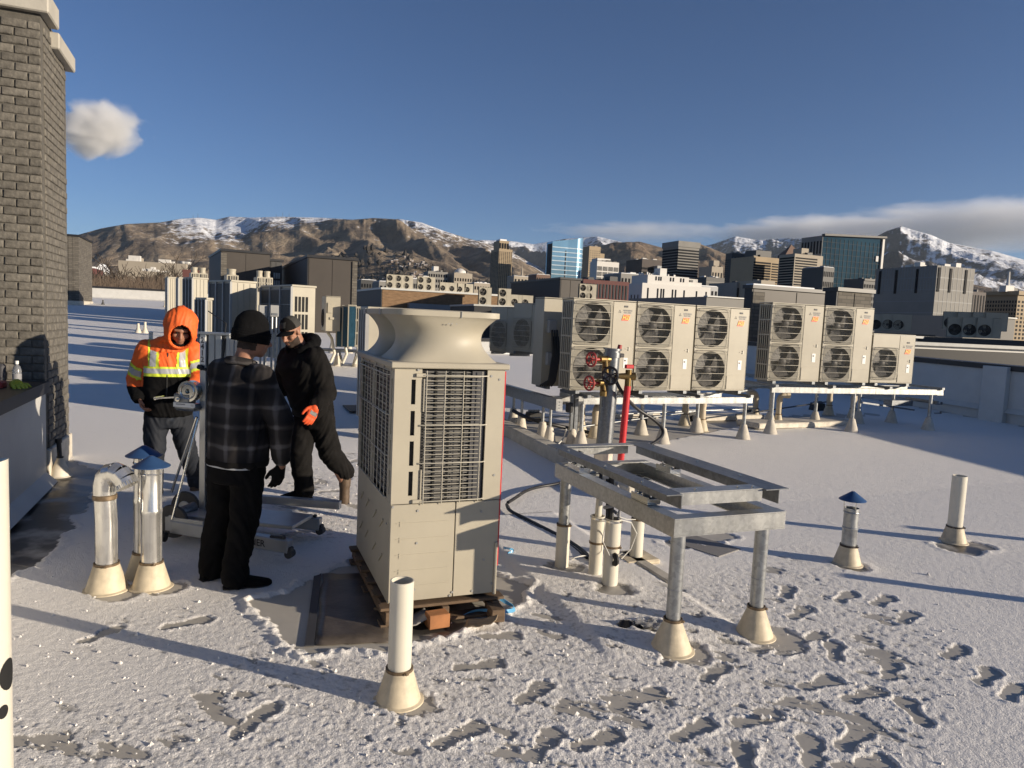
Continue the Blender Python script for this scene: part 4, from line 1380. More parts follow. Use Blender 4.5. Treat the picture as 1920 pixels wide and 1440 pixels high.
# ---- steel support table
S0, S1, TT0, TT1, ZTB = 3.26, 4.84, 2.31, 3.10, .80
tab = thing('steel_support_frame', 'galvanised steel equipment frame on four pipe legs with open top rails', 'steel frame', (*P(S0, TT0), 0), YAW)
LA, LB = S1 - S0, TT1 - TT0            # along y, along x
def channel(mb, p0, p1, inward, h=.105, fl=.085, th_=.007, ztop=0.0):
    """C channel from p0 to p1 (top outer edge); web on the outside, flanges turned towards `inward`"""
    p0 = np.array(p0, float); p1 = np.array(p1, float); iw = np.array(inward, float)
    L = np.linalg.norm(p1 - p0)
    up = (0, 0, 1)
    c = np.array([0, 0, -h / 2])
    mb.bar(p0 + c + iw * th_ / 2, p1 + c + iw * th_ / 2, th_, h - 2 * th_ - .002, up=up)
    for dz in (-th_ / 2, -h + th_ / 2):
        mb.bar(p0 + iw * fl / 2 + (0, 0, dz), p1 + iw * fl / 2 + (0, 0, dz), fl, th_, up=up)
beams = (((0, .004, 0), (0, LA - .004, 0), (1, 0, 0)), ((LB, .004, 0), (LB, LA - .004, 0), (-1, 0, 0)), ((.001, 0, 0), (LB - .001, 0, 0), (0, 1, 0)), ((.001, LA, 0), (LB - .001, LA, 0), (0, -1, 0)))
for i, (a, b2, iw) in enumerate(beams):
    mb = MB()
    zo = ZTB + (.003 if i > 1 else 0)
    channel(mb, np.array(a) + (0, 0, zo), np.array(b2) + (0, 0, zo), iw)
    mb.build('beam', 'galv_beam', tab)
for i, (x, y, kind) in enumerate(((.09, .08, 'boot'), (LB - .08, .10, 'boot'), (.05, LA - .10, 'pvc'), (LB - .08, LA - .09, 'pvc'))):
    leg = MB()
    leg.lathe([(.042, .1), (.042, ZTB - .108)], 24)
    leg.lathe([(.0425, .36), (.0445, .362), (.0445, .366), (.0425, .368)], 24)
    lo = leg.build('leg', 'galv_steel', tab, 40, loc=(x, y, 0))
    if kind == 'boot':
        boot(MB(), .118 if i == 0 else .112, .05, .185).build('boot', 'boot_cream', lo, 40)
        clamp(lo, .05, .183)
    else:
        MB().lathe([(.052, .0), (.052, .34), (.046, .343)], 24).build('pipe_sleeve', 'white_pvc', lo, 40)
        clamp(lo, .049, .345)
        if i == 3: clamp(lo, .05, .41, 'black_rubber')
MB().box((LB - .08, LA - .09, .025), (.3, .26, .04), None, .012).build('pitch_pad', 'boot_cream', tab)
# upper rail frame on four clip brackets
up_ = thing('top_rail_frame', 'upper galvanised rail frame resting on spring clips of the steel table', 'rail frame', (*P(3.25, 2.19), 0), YAW)
ZU = .945; UA, UB = 1.60, .875
def angle(mb, p0, p1, iw, h, fl, th_=.006):
    p0 = np.array(p0, float); p1 = np.array(p1, float); iw = np.array(iw, float)
    mb.bar(p0 + iw * fl / 2 - (0, 0, th_ / 2), p1 + iw * fl / 2 - (0, 0, th_ / 2), fl, th_)
    mb.bar(p0 + iw * th_ / 2 - (0, 0, h / 2 + th_ / 2), p1 + iw * th_ / 2 - (0, 0, h / 2 + th_ / 2), th_, h - th_ - .002)
mb = MB(); angle(mb, (.155, .0, ZU), (.155, UA, ZU), (-1, 0, 0), .085, .105); mb.build('rail', 'galv_dull', up_)
mb = MB(); angle(mb, (UB - .035, .0, ZU + .0), (UB - .035, UA, ZU), (-1, 0, 0), .09, .10); mb.box((UB, UA / 2, ZU - .003), (.068, UA, .006)); mb.build('rail', 'galv_dull', up_)
mb = MB(); angle(mb, (.157, .03, ZU + .001), (UB - .137, .03, ZU + .001), (0, 1, 0), .075, .11); mb.build('cross_rail', 'galv_beam', up_)
mb = MB(); angle(mb, (.157, UA - .03, ZU + .001), (UB - .137, UA - .03, ZU + .001), (0, -1, 0), .085, .09); mb.build('cross_rail', 'galv_beam', up_)
MB().box((LB * .5 - .17, UA - .14, ZU - .115), (.05, .3, .01)).build('tie_plate', 'galv_dull', up_)
mb = MB()
for x, y in ((.08, .3), (.08, .75), (.085, 1.3), (UB - .04, .35), (UB - .04, .8), (UB - .045, 1.35), (.3, .08), (.6, .08), (.7, .07)):
    mb.cyl((x, y, ZU - .001), (x, y, ZU + .012), .006, n=6); mb.cyl((x, y, ZU + .002), (x, y, ZU + .006), .011, n=6)
mb.build('bolt', 'zinc_bright', up_, 30, kind='stuff')
# spring clips (isolators)
def isolator(s, t_, lab, tall=True):
    i_ = thing('spring_clip', lab, 'mounting clip', (*P(s, t_), ZTB), YAW)
    mb = MB(); mb.box((0, 0, .006), (.09, .19, .01), None, .002); mb.build('base_plate', 'zinc_bright', i_)
    mb = MB()
    mb.box((.041, 0, .028), (.008, .19, .033)); mb.box((-.041, 0, .028), (.008, .19, .033)); mb.box((0, -.092, .024), (.074, .006, .025))
    mb.build('side_flange', 'zinc_bright', i_)
    if tall:
        mb = MB(); mb.box((-.004, -.02, .075), (.05, .006, .125)); mb.box((.018, .02, .075), (.006, .07, .125)); mb.build('upright', 'galv_dull', i_)
    mb = MB()
    for k in range(3):
        mb.torus((-.02, .045, .02 + k * .014), .018, .004, n=12, m=5)
    mb.cyl((-.02, .045, .01), (-.02, .045, .075), .006, n=8); mb.cyl((.0, -.06, .01), (.0, -.06, .05), .006, n=8); mb.cyl((.0, -.06, .04), (.0, -.06, .05), .011, n=6)
    mb.cyl((-.02, .045, .062), (-.02, .045, .07), .012, n=6)
    mb.build('spring', 'zinc_bright', i_, 40)
    return i_
isolator(3.66, 2.37, 'bright spring clip on the front rail, nearest of the two on the left beam')
isolator(4.56, 2.37, 'bright spring clip near the rear left corner of the steel table')
isolator(4.40, 3.03, 'low bright spring clip on the right beam of the steel table', False)

# two conduit risers under the table
for (px, py, r_, h, lab, k) in ((1115, 1083, .05, .47, 'white conduit sleeve with thinner pipe rising from it under the steel table', 0), (1143, 1100, .055, .50, 'white conduit sleeve with taped black hose bundle, nearer of the pair under the table', 1)):
    q = at(px, py)
    t_ = thing('conduit_sleeve', lab, 'conduit', (q.x, q.y, 0), .3)
    mb = MB(); mb.lathe([(r_ + .004, 0), (r_, .01), (r_, h - .21), (r_ + .002, h - .205), (r_ + .002, h), (r_ - .005, h), (r_ - .005, h - .12)], 24); mb.build('pipe', 'white_pvc', t_, 40)
    clamp(t_, r_ + .001, h - .2); clamp(t_, r_ + .002, h - .015, 'zinc_bright')
    if k == 0:
        MB().cyl((.0, .005, h - .1), (.012, .015, h + .20), .026, .024).build('inner_pipe', 'white_pvc', t_, 40)
        MB().tube([(.012, .015, h + .15), (.02, .03, h + .24), (.03, .06, h + .3)], .014, 8).build('hose', 'cable_black', t_, 40)
    else:
        mb = MB()
        mb.tube([(-.018, 0, h - .1), (-.02, .01, h + .15), (-.025, .02, h + .3)], .02, 8)
        mb.tube([(-.04, .01, h - .1), (-.045, .02, h + .15), (-.05, .03, h + .28)], .014, 8)
        mb.build('hose', 'cable_black', t_, 40)
        MB().tube([(.03, 0, h - .1), (.045, .0, h + .06), (.05, .02, h + .18), (.02, .04, h + .25)], .011, 8).build('hose', 'print_grey', t_, 40)
        mb = MB(); rg = random.Random(8)
        for kk in range(5):
            a = kk * 1.3
            mb.tube([(.05 * math.cos(a + j * .7) - .02, .05 * math.sin(a + j * .7), h + .03 + .022 * kk + .012 * j) for j in range(5)], .012, 7)
        mb.build('tape_wrap', 'print_grey', t_, 50)
        mb = MB(); mb.torus((0, -.055, h - .28), .03, .02, 'x', 12, 6); mb.build('hose_end', 'black_rubber', t_, 50)
        mb = MB()
        mb.tube([(.03, -.03, h), (.13, -.02, h - .03), (.19, 0, h - .12), (.16, .02, h - .24), (.08, .0, h - .30)], .004, 6)
        mb.tube([(.03, -.03, h + .02), (.1, 0, h - .01), (.2, .05, h - .03)], .003, 6)
        mb.tube([(-.08, -.04, h), (-.09, -.03, h - .15), (-.03, -.06, h - .27), (.06, -.05, h - .24)], .003, 6)
        mb.build('loose_wire', 'cable_white', t_, 50)

# cables on the snow
def cable(lab, pts, r_, m_='cable_black', name='cable'):
    P3 = []
    for px, py, z in pts:
        q = at(px, py, z); P3.append(np.array([q.x, q.y, z + rz(q.x, q.y)]))
    for _ in range(3):
        q = [P3[0]]
        for a, b2 in zip(P3[:-1], P3[1:]): q += [a * .75 + b2 * .25, a * .25 + b2 * .75]
        q.append(P3[-1]); P3 = q
    return tag(MB().tube(P3, r_, 8).build(name, m_, None, 60), lab, 'cable')
cable('thick black hose curving from the unit towards the steel table', [(952, 945, .06), (968, 936, .06), (985, 925, .05), (1010, 918, .04), (1040, 914, .04), (1075, 905, .04)], .017)
cable('thick black hose running over snow to the conduit pipes', [(950, 948, .06), (953, 958, .05), (985, 972, .04), (1030, 995, .04), (1060, 1010, .04), (1090, 1030, .04), (1104, 1043, .05), (1112, 1060, .04)], .016)
cable('slim black hose lying beside the thicker one on the snow', [(952, 950, .04), (962, 966, .03), (1000, 985, .03), (1045, 1005, .03), (1085, 1034, .03), (1100, 1046, .05)], .010)
for k, (x0, y0) in enumerate(((1056, 1060), (1062, 1063), (1076, 1060), (1049, 1058))):
    cable(('thin white wire tail nearest the rear left table leg', 'thin white wire tail second from the table leg', 'thin white wire tail ending farthest right of the fanned group', 'thin white wire tail ending farthest left under the steel table')[k], [(1103 - k, 1042, .05), (1085 - 3 * k, 1042 + k, .07), (1070, 1050, .03), (x0, y0, .02)], .0035, 'cable_white', 'wire')
for o in [o for o in COL.objects if o.get('category') == 'cable' and o.name.startswith('wire')]:
    o['group'] = 'thin wire tails under the steel table'; pass
# black bag and clear plastic scrap
mat('black_plastic', (.012, .012, .013), .25, var=.3)
v, f = crumple(16, 12, .17, .12, .03, 3.3)
v[:, 2] += .045 * np.exp(-(((v[:, 0] - .08) / .06) ** 2 + ((v[:, 1] - .06) / .045) ** 2)) + .008
q = at(1162, 1190)
tag(MB().add(v, f).build('plastic_scrap', 'black_plastic', None, 25, loc=(q.x, q.y, .012), rotz=.3), 'crumpled black plastic scrap on snow near the front table leg', 'plastic scrap')
m = mat('clear_film', (.62, .62, .62), .2, var=.05); m.node_tree.nodes['Principled BSDF'].inputs['Transmission Weight'].default_value = .6
v, f = crumple(16, 12, .2, .16, .03, 8.1); v[:, 2] += .03
q = at(1188, 1183)
tag(MB().add(v, f).build('plastic_film', 'clear_film', None, 40, loc=(q.x, q.y, .016), rotz=-.5), 'clear crumpled plastic film lying behind the black scrap', 'plastic film')
# flat dark mats on the roof
for (px, py, lx, ly, lab) in ((1330, 1012, .34, .5, 'flat grey membrane patch lying in the snow right of the table'),):
    q = at(px, py)
    tag(MB().box((0, 0, .006), (lx, ly, .012)).build('membrane_patch', 'roof_grey', None, loc=(q.x - .1, q.y - .2, .003), rotz=YAW + R(20)), lab, 'membrane patch')
c4 = [at(604, 1078), at(735, 1078), at(735, 1206), at(588, 1213)]
mat('wet_felt', (.085, .070, .056), .38, var=.5, scale=5, bump=.002, bscale=40)
N_ = 9; mb = MB(); vv = []
for i in range(N_):
    for j in range(N_):
        u, v_ = i / (N_ - 1), j / (N_ - 1)
        p_ = (c4[0] * (1 - u) + c4[1] * u) * (1 - v_) + (c4[3] * (1 - u) + c4[2] * u) * v_
        e = .012 * math.sin(i * 2.3 + j * 1.7) * (i in (0, N_ - 1) or j in (0, N_ - 1))
        vv.append((p_.x + e, p_.y + e * .7, .006 + .0015 * math.sin(i * 1.9) * math.cos(j * 1.3)))
mb.add(vv, [(i * N_ + j, i * N_ + j + 1, (i + 1) * N_ + j + 1, (i + 1) * N_ + j) for i in range(N_ - 1) for j in range(N_ - 1)])
o = mb.build('wet_felt', 'wet_felt', None, 60, fixn=True); sm = o.modifiers.new('thickness', 'SOLIDIFY'); sm.thickness = .005; sm.offset = -1
tag(o, 'dark wet felt sheet on the roof at the left front corner of the big unit', 'roof sheet')
MB().bar((at(596, 1078).x, at(596, 1078).y, .009), (at(580, 1214).x, at(580, 1214).y, .009), .05, .006).build('felt_edge', 'print_dark', o)
q = at(660, 770, .15); pz = rz(q.x, q.y); q = at(668, 768, pz)
tag(MB().box((0, 0, .01), (.35, .8, .02)).build('drain_grate', 'charcoal_metal', None, loc=(q.x, q.y, pz + .01), rotz=YAW), 'dark flat drain grate on the roof left of the big unit', 'drain grate')
# ================================================================= CITY BUILDINGS AND ROOF STRUCTURES BEHIND
mat('stone_beige', (.36, .28, .18), .8, var=.12, scale=.05)
mat('stone_pale', (.36, .315, .25), .8, var=.1, scale=.05)
mat('office_white', (.62, .60, .56), .7, var=.06, scale=.05)
mat('concrete_grey', (.24, .23, .21), .8, var=.12, scale=.08)
mat('panel_bluegrey', (.27, .28, .29), .5, var=.08, scale=.1)
mat('dark_brown', (.06, .045, .04), .7, var=.2, scale=.05)
mat('brick_red', (.12, .045, .04), .8, var=.2, scale=.1)
mat('tan_roofbrick', (.21, .13, .07), .85, var=.3, scale=2.2, stretch=(1, 1, 4))
mat('window_dark', (.012, .013, .016), .6, var=.3, scale=.2, spec=.08)
mat('window_grey', (.045, .05, .054), .6, var=.3, scale=.2, spec=.1)
mat('dark_slab', (.055, .055, .055), .6, var=.15, scale=.05)
mat('dark_panel', (.03, .03, .032), .6, var=.15, scale=.3)
mat('snow_roof', (.78, .79, .81), .8, var=.04)
mat('roof_membrane_white', (.68, .67, .64), .6, var=.06, scale=.6)
mat('rust_roof', (.16, .10, .075), .8, var=.2)
def glass_mat(name, col, rough=.12, metal=.55, var=.25, scale=.06, stretch=(1, 1, 1)):
    return mat(name, col, rough, metal, var=var, scale=scale, stretch=stretch, spec=.6)
glass_mat('glass_blue', (.20, .36, .48), .18, .5, .12, .03)
mat('glass_teal', (.010, .032, .048), .04, 0, var=.6, scale=.03, spec=.35)
mat('mullion_dark', (.012, .02, .026), .7)
glass_mat('glass_line', (.42, .50, .55), .3, .3)

def dirv(px, py=560):
    d = ray(px, py)
    return np.array([d.x, d.y]) / math.hypot(d.x, d.y)
def hitlen(c, d, px):
    """distance along d from c to the sight line of pixel column px"""
    r = dirv(px)
    A_ = np.array([[d[0], -r[0]], [d[1], -r[1]]])
    return float(np.linalg.solve(A_, -c)[0])
class Bld:
    """box building: near vertical corner at column pc; right face to pr, left face to pl; local x along right face, y along left face"""
    def __init__(s, name, lab, cat, pl, pc, pr, ytop, D, azr=68.3, zb=GZ, depth=None, yref=None):
        s.c = dirv(pc) * D
        dx = np.array([math.sin(R(azr)), math.cos(R(azr))]); dy = np.array([-dx[1], dx[0]])
        s.W = hitlen(s.c, dx, pr)
        s.L = hitlen(s.c, dy, pl) if depth is None else depth
        yy = s.c[1]
        s.top = atY(yref or pc, ytop, yy).z
        s.zb = zb
        s.H = s.top - zb
        s.root = thing(name, lab, cat, (s.c[0], s.c[1], zb), math.atan2(dx[1], dx[0]))
    def ztop(s, py, px, extra=0):
        return atY(px, py, s.c[1]).z - s.zb
    def wall(s, m_, name='wall', x0=0, x1=None, y0=0, y1=None, z0=-.5, z1=None):
        x1 = s.W if x1 is None else x1; y1 = s.L if y1 is None else y1; z1 = s.H if z1 is None else z1
        if name == 'wall' and s.zb == GZ and s.c[1] > 120:
            rq = random.Random(int(s.W * 1000)); mq = MB(); k_ = s.W / 22
            for _ in range(5):
                hh = rq.uniform(.6, 2.2) * min(1.6, k_); mq.box((rq.uniform(x0 + s.W * .1, x1 - s.W * .1), rq.uniform(y0 + 1.5, max(y0 + 2, y1 * .6)), z1 + hh / 2), (rq.uniform(1, 4) * k_, 2.5, hh))
            mq.build('roof_plant', rq.choice(['concrete_grey', 'office_white', 'dark_slab']), s.root, kind='stuff')
        return MB().box(((x0 + x1) / 2, (y0 + y1) / 2, (z0 + z1) / 2), (x1 - x0, y1 - y0, z1 - z0)).build(name, m_, s.root)
    def rects(s, face, lst, m_, name, pr=.12, off=0.0, kind='stuff'):
        """lst of (u0,u1,z0,z1) on a face ('R' y=0 or 'L' x=0), proud by pr"""
        mb = MB()
        for u0, u1, z0, z1 in lst:
            if face == 'R': mb.box(((u0 + u1) / 2, -off - pr / 2 + .02, (z0 + z1) / 2), (u1 - u0, pr + .04, z1 - z0))
            else: mb.box((-off - pr / 2 + .02, (u0 + u1) / 2, (z0 + z1) / 2), (pr + .04, u1 - u0, z1 - z0))
        return mb.build(name, m_, s.root, kind=kind)
    def bands(s, face, n, z0, z1, fr, m_, u0=0, u1=None, name='window_band', pr=.12):
        U = (s.W if face == 'R' else s.L)
        u1 = U if u1 is None else u1
        if s.zb == GZ: n = int(n * 3.0)
        h = (z1 - z0) / n
        return s.rects(face, [(u0, u1, z0 + i * h, z0 + i * h + h * fr) for i in range(n)], m_, name, pr)
    def grid(s, face, nx, nz, z0, z1, fx, fz, m_, u0=0, u1=None, name='window', pr=.12):
        U = (s.W if face == 'R' else s.L)
        u1 = U if u1 is None else u1
        if s.zb == GZ: nz = int(nz * 2.6)
        h = (z1 - z0) / nz; w_ = (u1 - u0) / nx
        return s.rects(face, [(u0 + (i + .5 - fx / 2) * w_, u0 + (i + .5 + fx / 2) * w_, z0 + (j + .5 - fz / 2) * h, z0 + (j + .5 + fz / 2) * h) for i in range(nx) for j in range(nz)], m_, name, pr)

def trim_faces(o): return o
# 1 slender beige tower with setbacks
b_ = Bld('office_tower', 'slender beige stone tower with stepped crown and rows of small windows', 'tower', 917, 932, 957, 466, 900)
b_.wall('stone_beige'); z2 = b_.ztop(450, 936)
b_.wall('stone_beige', 'crown', b_.W * .1, b_.W * .8, b_.L * .15, b_.L * .85, b_.H - 1, z2)
b_.grid('R', 7, 24, 8, b_.H - 3, .55, .55, 'window_dark'); b_.grid('L', 6, 24, 8, b_.H - 3, .6, .6, 'window_dark')
mb = MB()
for i in range(4):
    mb.box((b_.W * (.16 + .58 * i / 3), b_.L * .15 - .3, (b_.H + z2) / 2 - 1), (b_.W * .09, 1, (z2 - b_.H) * .62))
mb.build('window', 'window_dark', b_.root, kind='stuff')
MB().box((b_.W * .45, b_.L * .5, z2 + 1), (b_.W * .5, b_.L * .5, 2.5)).build('roof_cap', 'snow_roof', b_.root)
# 2 blue glass tower with rounded right end
b_ = Bld('glass_tower', 'pale blue curved glass tower with sloping top, left of centre skyline', 'tower', 1022, 1031, 1089, 452, 700)
W, L, H_ = b_.W, b_.L, b_.H
hr = b_.ztop(443, 1095)
mb = MB()
prof = [(0, 0), (W * .5, 0), (W * .8, -.5)] + [(W * .8 + W * .26 * math.sin(a), W * .2 - (W * .2 + .5) * math.cos(a)) for a in np.linspace(.3, math.pi / 2, 6)] + [(W * 1.06, L * 1.2), (0, L * 1.2)]
n = len(prof)
tops = [H_ + (hr - H_) * min(1, max(0, p[0] / W)) ** 1.2 for p in prof]
v = [(p[0], p[1], 0) for p in prof] + [(p[0], p[1], z) for p, z in zip(prof, tops)]
mb.add(v, [(i, (i + 1) % n, n + (i + 1) % n, n + i) for i in range(n)] + [tuple(range(n, 2 * n))])
mb.build('curtain_wall', 'glass_blue', b_.root, fixn=True)
mb = MB()
nf = 22
for j in range(nf):
    z = 3 + (H_ - 4) * j / nf
    for i in range(n - 3):
        p, q = prof[i], prof[i + 1]
        mb.bar((p[0], p[1] - .15, z), (q[0], q[1] - .15, z), .4, .9)
mb.build('floor_band', 'glass_line', b_.root, kind='stuff')
b_.rects('L', [(0, L * .98, 0, H_ - 2)], 'window_grey', 'side_wall', .3, kind=None)
b_.rects('R', [(W * .42, W * .45, 2, H_ - 8)], 'window_grey', 'glazing_seam', .3, kind=None)
# 3 beige twin block
b_ = Bld('office_tower', 'plain beige tower standing behind the blue glass one', 'tower', 1098, 1100, 1121, 461, 850)
b_.wall('stone_beige', y1=25); b_.grid('R', 5, 16, 4, b_.H - 4, .4, .35, 'window_grey')
b_.wall('stone_beige', 'lower_wing', b_.W, b_.W * 1.45, 2, 20, 0, b_.ztop(474, 1125))
# 4 white office
b_ = Bld('office_building', 'white office block with large gridded windows at the foot of the glass tower', 'building', 1103, 1116, 1157, 489, 650)
b_.wall('office_white'); b_.grid('R', 4, 5, 10, b_.H - 4, .86, .78, 'window_grey'); b_.grid('R', 20, 5, 10, b_.H - 4, .2, .78, 'office_white', pr=.3, name='mullion')
b_.wall('office_white', 'roof_box', b_.W * .1, b_.W * .7, 4, 15, b_.H, b_.H + 3)
# 5 dark brown
b_ = Bld('office_building', 'dark brown slab building left of the banded tower', 'building', 1195, 1200, 1241, 485, 700)
b_.wall('dark_brown', y1=30); b_.bands('R', 6, 8, b_.H - 6, .5, 'window_dark')
b_.wall('panel_bluegrey', 'low_wing', b_.W * .55, b_.W * 1.4, -6, 10, 0, b_.ztop(498, 1230)); 
# 6 banded tower
b_ = Bld('office_tower', 'square grey tower with dark window bands and pale top cap', 'tower', 1237, 1266, 1305, 462, 600)
b_.wall('concrete_grey'); b_.bands('R', 12, 4, b_.H - 1, .6, 'window_dark'); b_.bands('L', 12, 4, b_.H - 1, .72, 'window_dark')
b_.wall('concrete_grey', 'top_cap', -.6, b_.W + .6, -.6, b_.L + .6, b_.H + .01, b_.ztop(451, 1266))
# 7 small beige
b_ = Bld('office_building', 'small cream building right of the banded tower', 'building', 1326, 1331, 1352, 499, 700)
b_.wall('stone_pale', y1=20); b_.grid('R', 4, 3, 4, b_.H - 3, .5, .5, 'window_dark'); b_.wall('stone_pale', 'roof_box', b_.W * .3, b_.W * .8, 3, 10, b_.H, b_.H + 6)
# 8 dark slab group
b_ = Bld('office_tower', 'dark slab tower with fine vertical ribs beside the beige banded hotel', 'tower', 1355, 1367, 1410, 474, 560)
b_.wall('dark_slab'); b_.bands('R', 16, 3, b_.H - 4, .55, 'window_grey'); b_.bands('L', 16, 3, b_.H - 4, .5, 'window_grey')
b_.rects('R', [(b_.W * (i + .3) / 7, b_.W * (i + .55) / 7, 2, b_.H - 3) for i in range(7)], 'concrete_grey', 'rib', .5)
b_ = Bld('office_building', 'dark glazed block with beige floor bands at its right end', 'building', 1405, 1408, 1460, 480, 540)
b_.wall('stone_beige', y1=25); b_.bands('R', 12, 4, b_.H - 3, .68, 'window_dark', 0, b_.W * .62); b_.bands('R', 12, 4, b_.H - 3, .5, 'window_dark', b_.W * .66, b_.W * .95)
b_.wall('dark_slab', 'roof_box', b_.W * .2, b_.W * .75, 4, 16, b_.H, b_.H + 5)
# lower blocks in front of the slabs
b_ = Bld('office_building', 'low grey ribbed block in front of the dark slab tower', 'building', 1376, 1380, 1424, 529, 330)
b_.wall('concrete_grey', y1=20); b_.rects('R', [(b_.W * (i + .2) / 9, b_.W * (i + .7) / 9, 2, b_.H - 2.5) for i in range(9)], 'window_dark', 'window', .2)
b_ = Bld('office_building', 'small sunlit beige rooftop block below the banded hotel', 'building', 1422, 1425, 1451, 525, 320)
b_.wall('stone_pale', y1=15); b_.grid('R', 3, 3, 6, b_.H - 1, .35, .6, 'window_dark')
b_ = Bld('office_building', 'dark glass low block with thin floor lines left of the slab tower', 'building', 1318, 1322, 1356, 519, 420)
b_.wall('dark_slab', y1=20); b_.bands('R', 7, 3, b_.H - 1, .35, 'concrete_grey')
# 9 beige banded hotel, pyramid roofed tower behind
b_ = Bld('hotel_tower', 'beige hotel with white and dark horizontal bands', 'building', 1455, 1484, 1537, 475, 520)
b_.wall('stone_pale'); b_.bands('R', 13, 3, b_.H - 1.5, .55, 'window_dark', b_.W * .03, b_.W * .80); b_.bands('L', 13, 3, b_.H - 1.5, .62, 'window_dark', b_.L * .02, b_.L * .95)
b_.wall('stone_pale', 'roof_box', b_.W * .45, b_.W * .7, 6, 14, b_.H, b_.H + 5)
b_ = Bld('office_tower', 'building topped by a dark rust pyramid roof behind the hotel', 'tower', 1452, 1466, 1500, 478, 620)
b_.wall('dark_brown'); zt = b_.ztop(456, 1473)
mb = MB(); mb.add([(0, 0, b_.H), (b_.W, 0, b_.H), (b_.W, b_.L, b_.H), (0, b_.L, b_.H), (b_.W / 2, b_.L / 2, zt)], [(0, 1, 4), (1, 2, 4), (2, 3, 4), (3, 0, 4), (3, 2, 1, 0)])
mb.build('pyramid_roof', 'rust_roof', b_.root, fixn=True)
# 10 large dark teal glass tower
b_ = Bld('glass_tower', 'tall dark teal glass tower with pale side wall and white right edge fin', 'tower', 1495, 1534, 1645, 441, 560)
W, L, H_ = b_.W, b_.L, b_.H
hr = b_.ztop(433, 1645) + 0
hr = H_ + 3.0
mb = MB(); mb.add([(0, 0, 0), (W, 0, 0), (W, L, 0), (0, L, 0), (0, 0, H_), (W, 0, hr), (W, L, hr), (0, L, H_)], [(0, 1, 5, 4), (1, 2, 6, 5), (2, 3, 7, 6), (3, 0, 4, 7), (4, 5, 6, 7)])
mb.build('curtain_wall', 'glass_teal', b_.root, fixn=True)
mb = MB(); mb.bar((-1, -1.2, H_ + .3), (W + 1.5, -1.2, hr + .3), 3, 1.4); mb.build('roof_edge', 'dark_slab', b_.root)
b_.rects('R', [(W * .985, W * 1.02, 8, hr - 1)], 'office_white', 'edge_fin', 1.2, kind=None)
b_.rects('L', [(0, L, 0, H_)], 'concrete_grey', 'side_wall', .4, kind=None); b_.rects('L', [(L * (i + .25) / 7, L * (i + .7) / 7, H_ * .86, H_ * .96) for i in range(7)], 'window_dark', 'window', .6)
b_.rects('L', [(L * (i + .25) / 7, L * (i + .7) / 7, 5 + j * 7, 9 + j * 7) for i in range(7) for j in range(10)], 'window_dark', 'window', .6)
mb = MB()
for i in range(1, 14): mb.box((W * i / 14, -.1, H_ / 2), (.25, .3, H_ - 3))
for j in range(1, 22): mb.box((W / 2, -.1, H_ * j / 22), (W, .3, .22))
mb.build('mullion', 'mullion_dark', b_.root, kind='stuff')
MB().box((W * .92, -.4, H_ * .86), (2.4, .8, 4)).build('window', 'panel_bluegrey', b_.root)
# reflected neighbours are real: dark low blocks in front
b_ = Bld('office_building', 'dark stone block with window grid in front of the teal glass tower', 'building', 1614, 1617, 1646, 522, 380)
b_.wall('dark_slab', y1=12); b_.grid('R', 6, 6, 2, b_.H - 2, .6, .55, 'window_dark'); b_.rects('R', [(0, b_.W, b_.H - 1, b_.H)], 'concrete_grey', 'cornice', .5)
# 11 concrete block
b_ = Bld('courthouse', 'big pale panelled block, left side in shade, right side sunlit with tall slots', 'building', 1638, 1752, 1823, 497, 300)
W, L, H_ = b_.W, b_.L, b_.H
b_.wall('concrete_grey')
b_.rects('R', [(W * f, W * (f + .055), H_ * .80, H_ * .985) for f in (.03, .33, .74)], 'window_dark', 'window', .25, kind='stuff')
b_.rects('L', [(L * f, L * (f + .035), H_ * .79, H_ * .98) for f in (.28, .62, .9)], 'window_dark', 'window', .25, kind='stuff')
mb = MB()
for j in range(1, 11): mb.box((W / 2, -.03, H_ * j / 11), (W, .1, .12)); mb.box((-.03, L / 2, H_ * j / 11), (.1, L, .14))
for i in range(1, 9): mb.box((W * i / 9, -.03, H_ / 2), (.1, .1, H_))
for i in range(1, 22): mb.box((-.03, L * i / 22, H_ * .9), (.12, .12, H_ * .19))
mb.build('panel_joint', 'panel_bluegrey', b_.root, kind='stuff')
# 12 far right
b_ = Bld('office_building', 'dark ribbed block behind the sunlit concrete one', 'building', 1813, 1816, 1848, 546, 520)
b_.wall('dark_brown', y1=20); b_.rects('R', [(b_.W * (i + .2) / 6, b_.W * (i + .6) / 6, 2, b_.H - 2) for i in range(6)], 'window_dark', 'window', .2)
b_ = Bld('historic_building', 'old stone building with rows of arched windows at far right', 'building', 1846, 1908, 1990, 547, 560)
b_.wall('stone_beige'); b_.grid('L', 12, 7, 2, b_.H - 5, .5, .6, 'window_dark'); b_.grid('R', 12, 7, 2, b_.H - 5, .5, .6, 'window_dark')
b_.rects('L', [(0, b_.L, b_.H - 2, b_.H + .5)], 'stone_beige', 'cornice', 1.5, kind=None); b_.rects('R', [(-1.5, b_.W, b_.H - 2, b_.H + .5)], 'stone_beige', 'cornice', 1.5, kind=None)
b_.wall('office_white', 'roof_lantern', -4, 4, b_.L * .25, b_.L * .45, b_.H, b_.H + 4); MB().cyl((0, b_.L * .33, b_.H + 3), (0, b_.L * .33, b_.H + 13), 1.2, .6, 8).build('finial', 'office_white', b_.root)
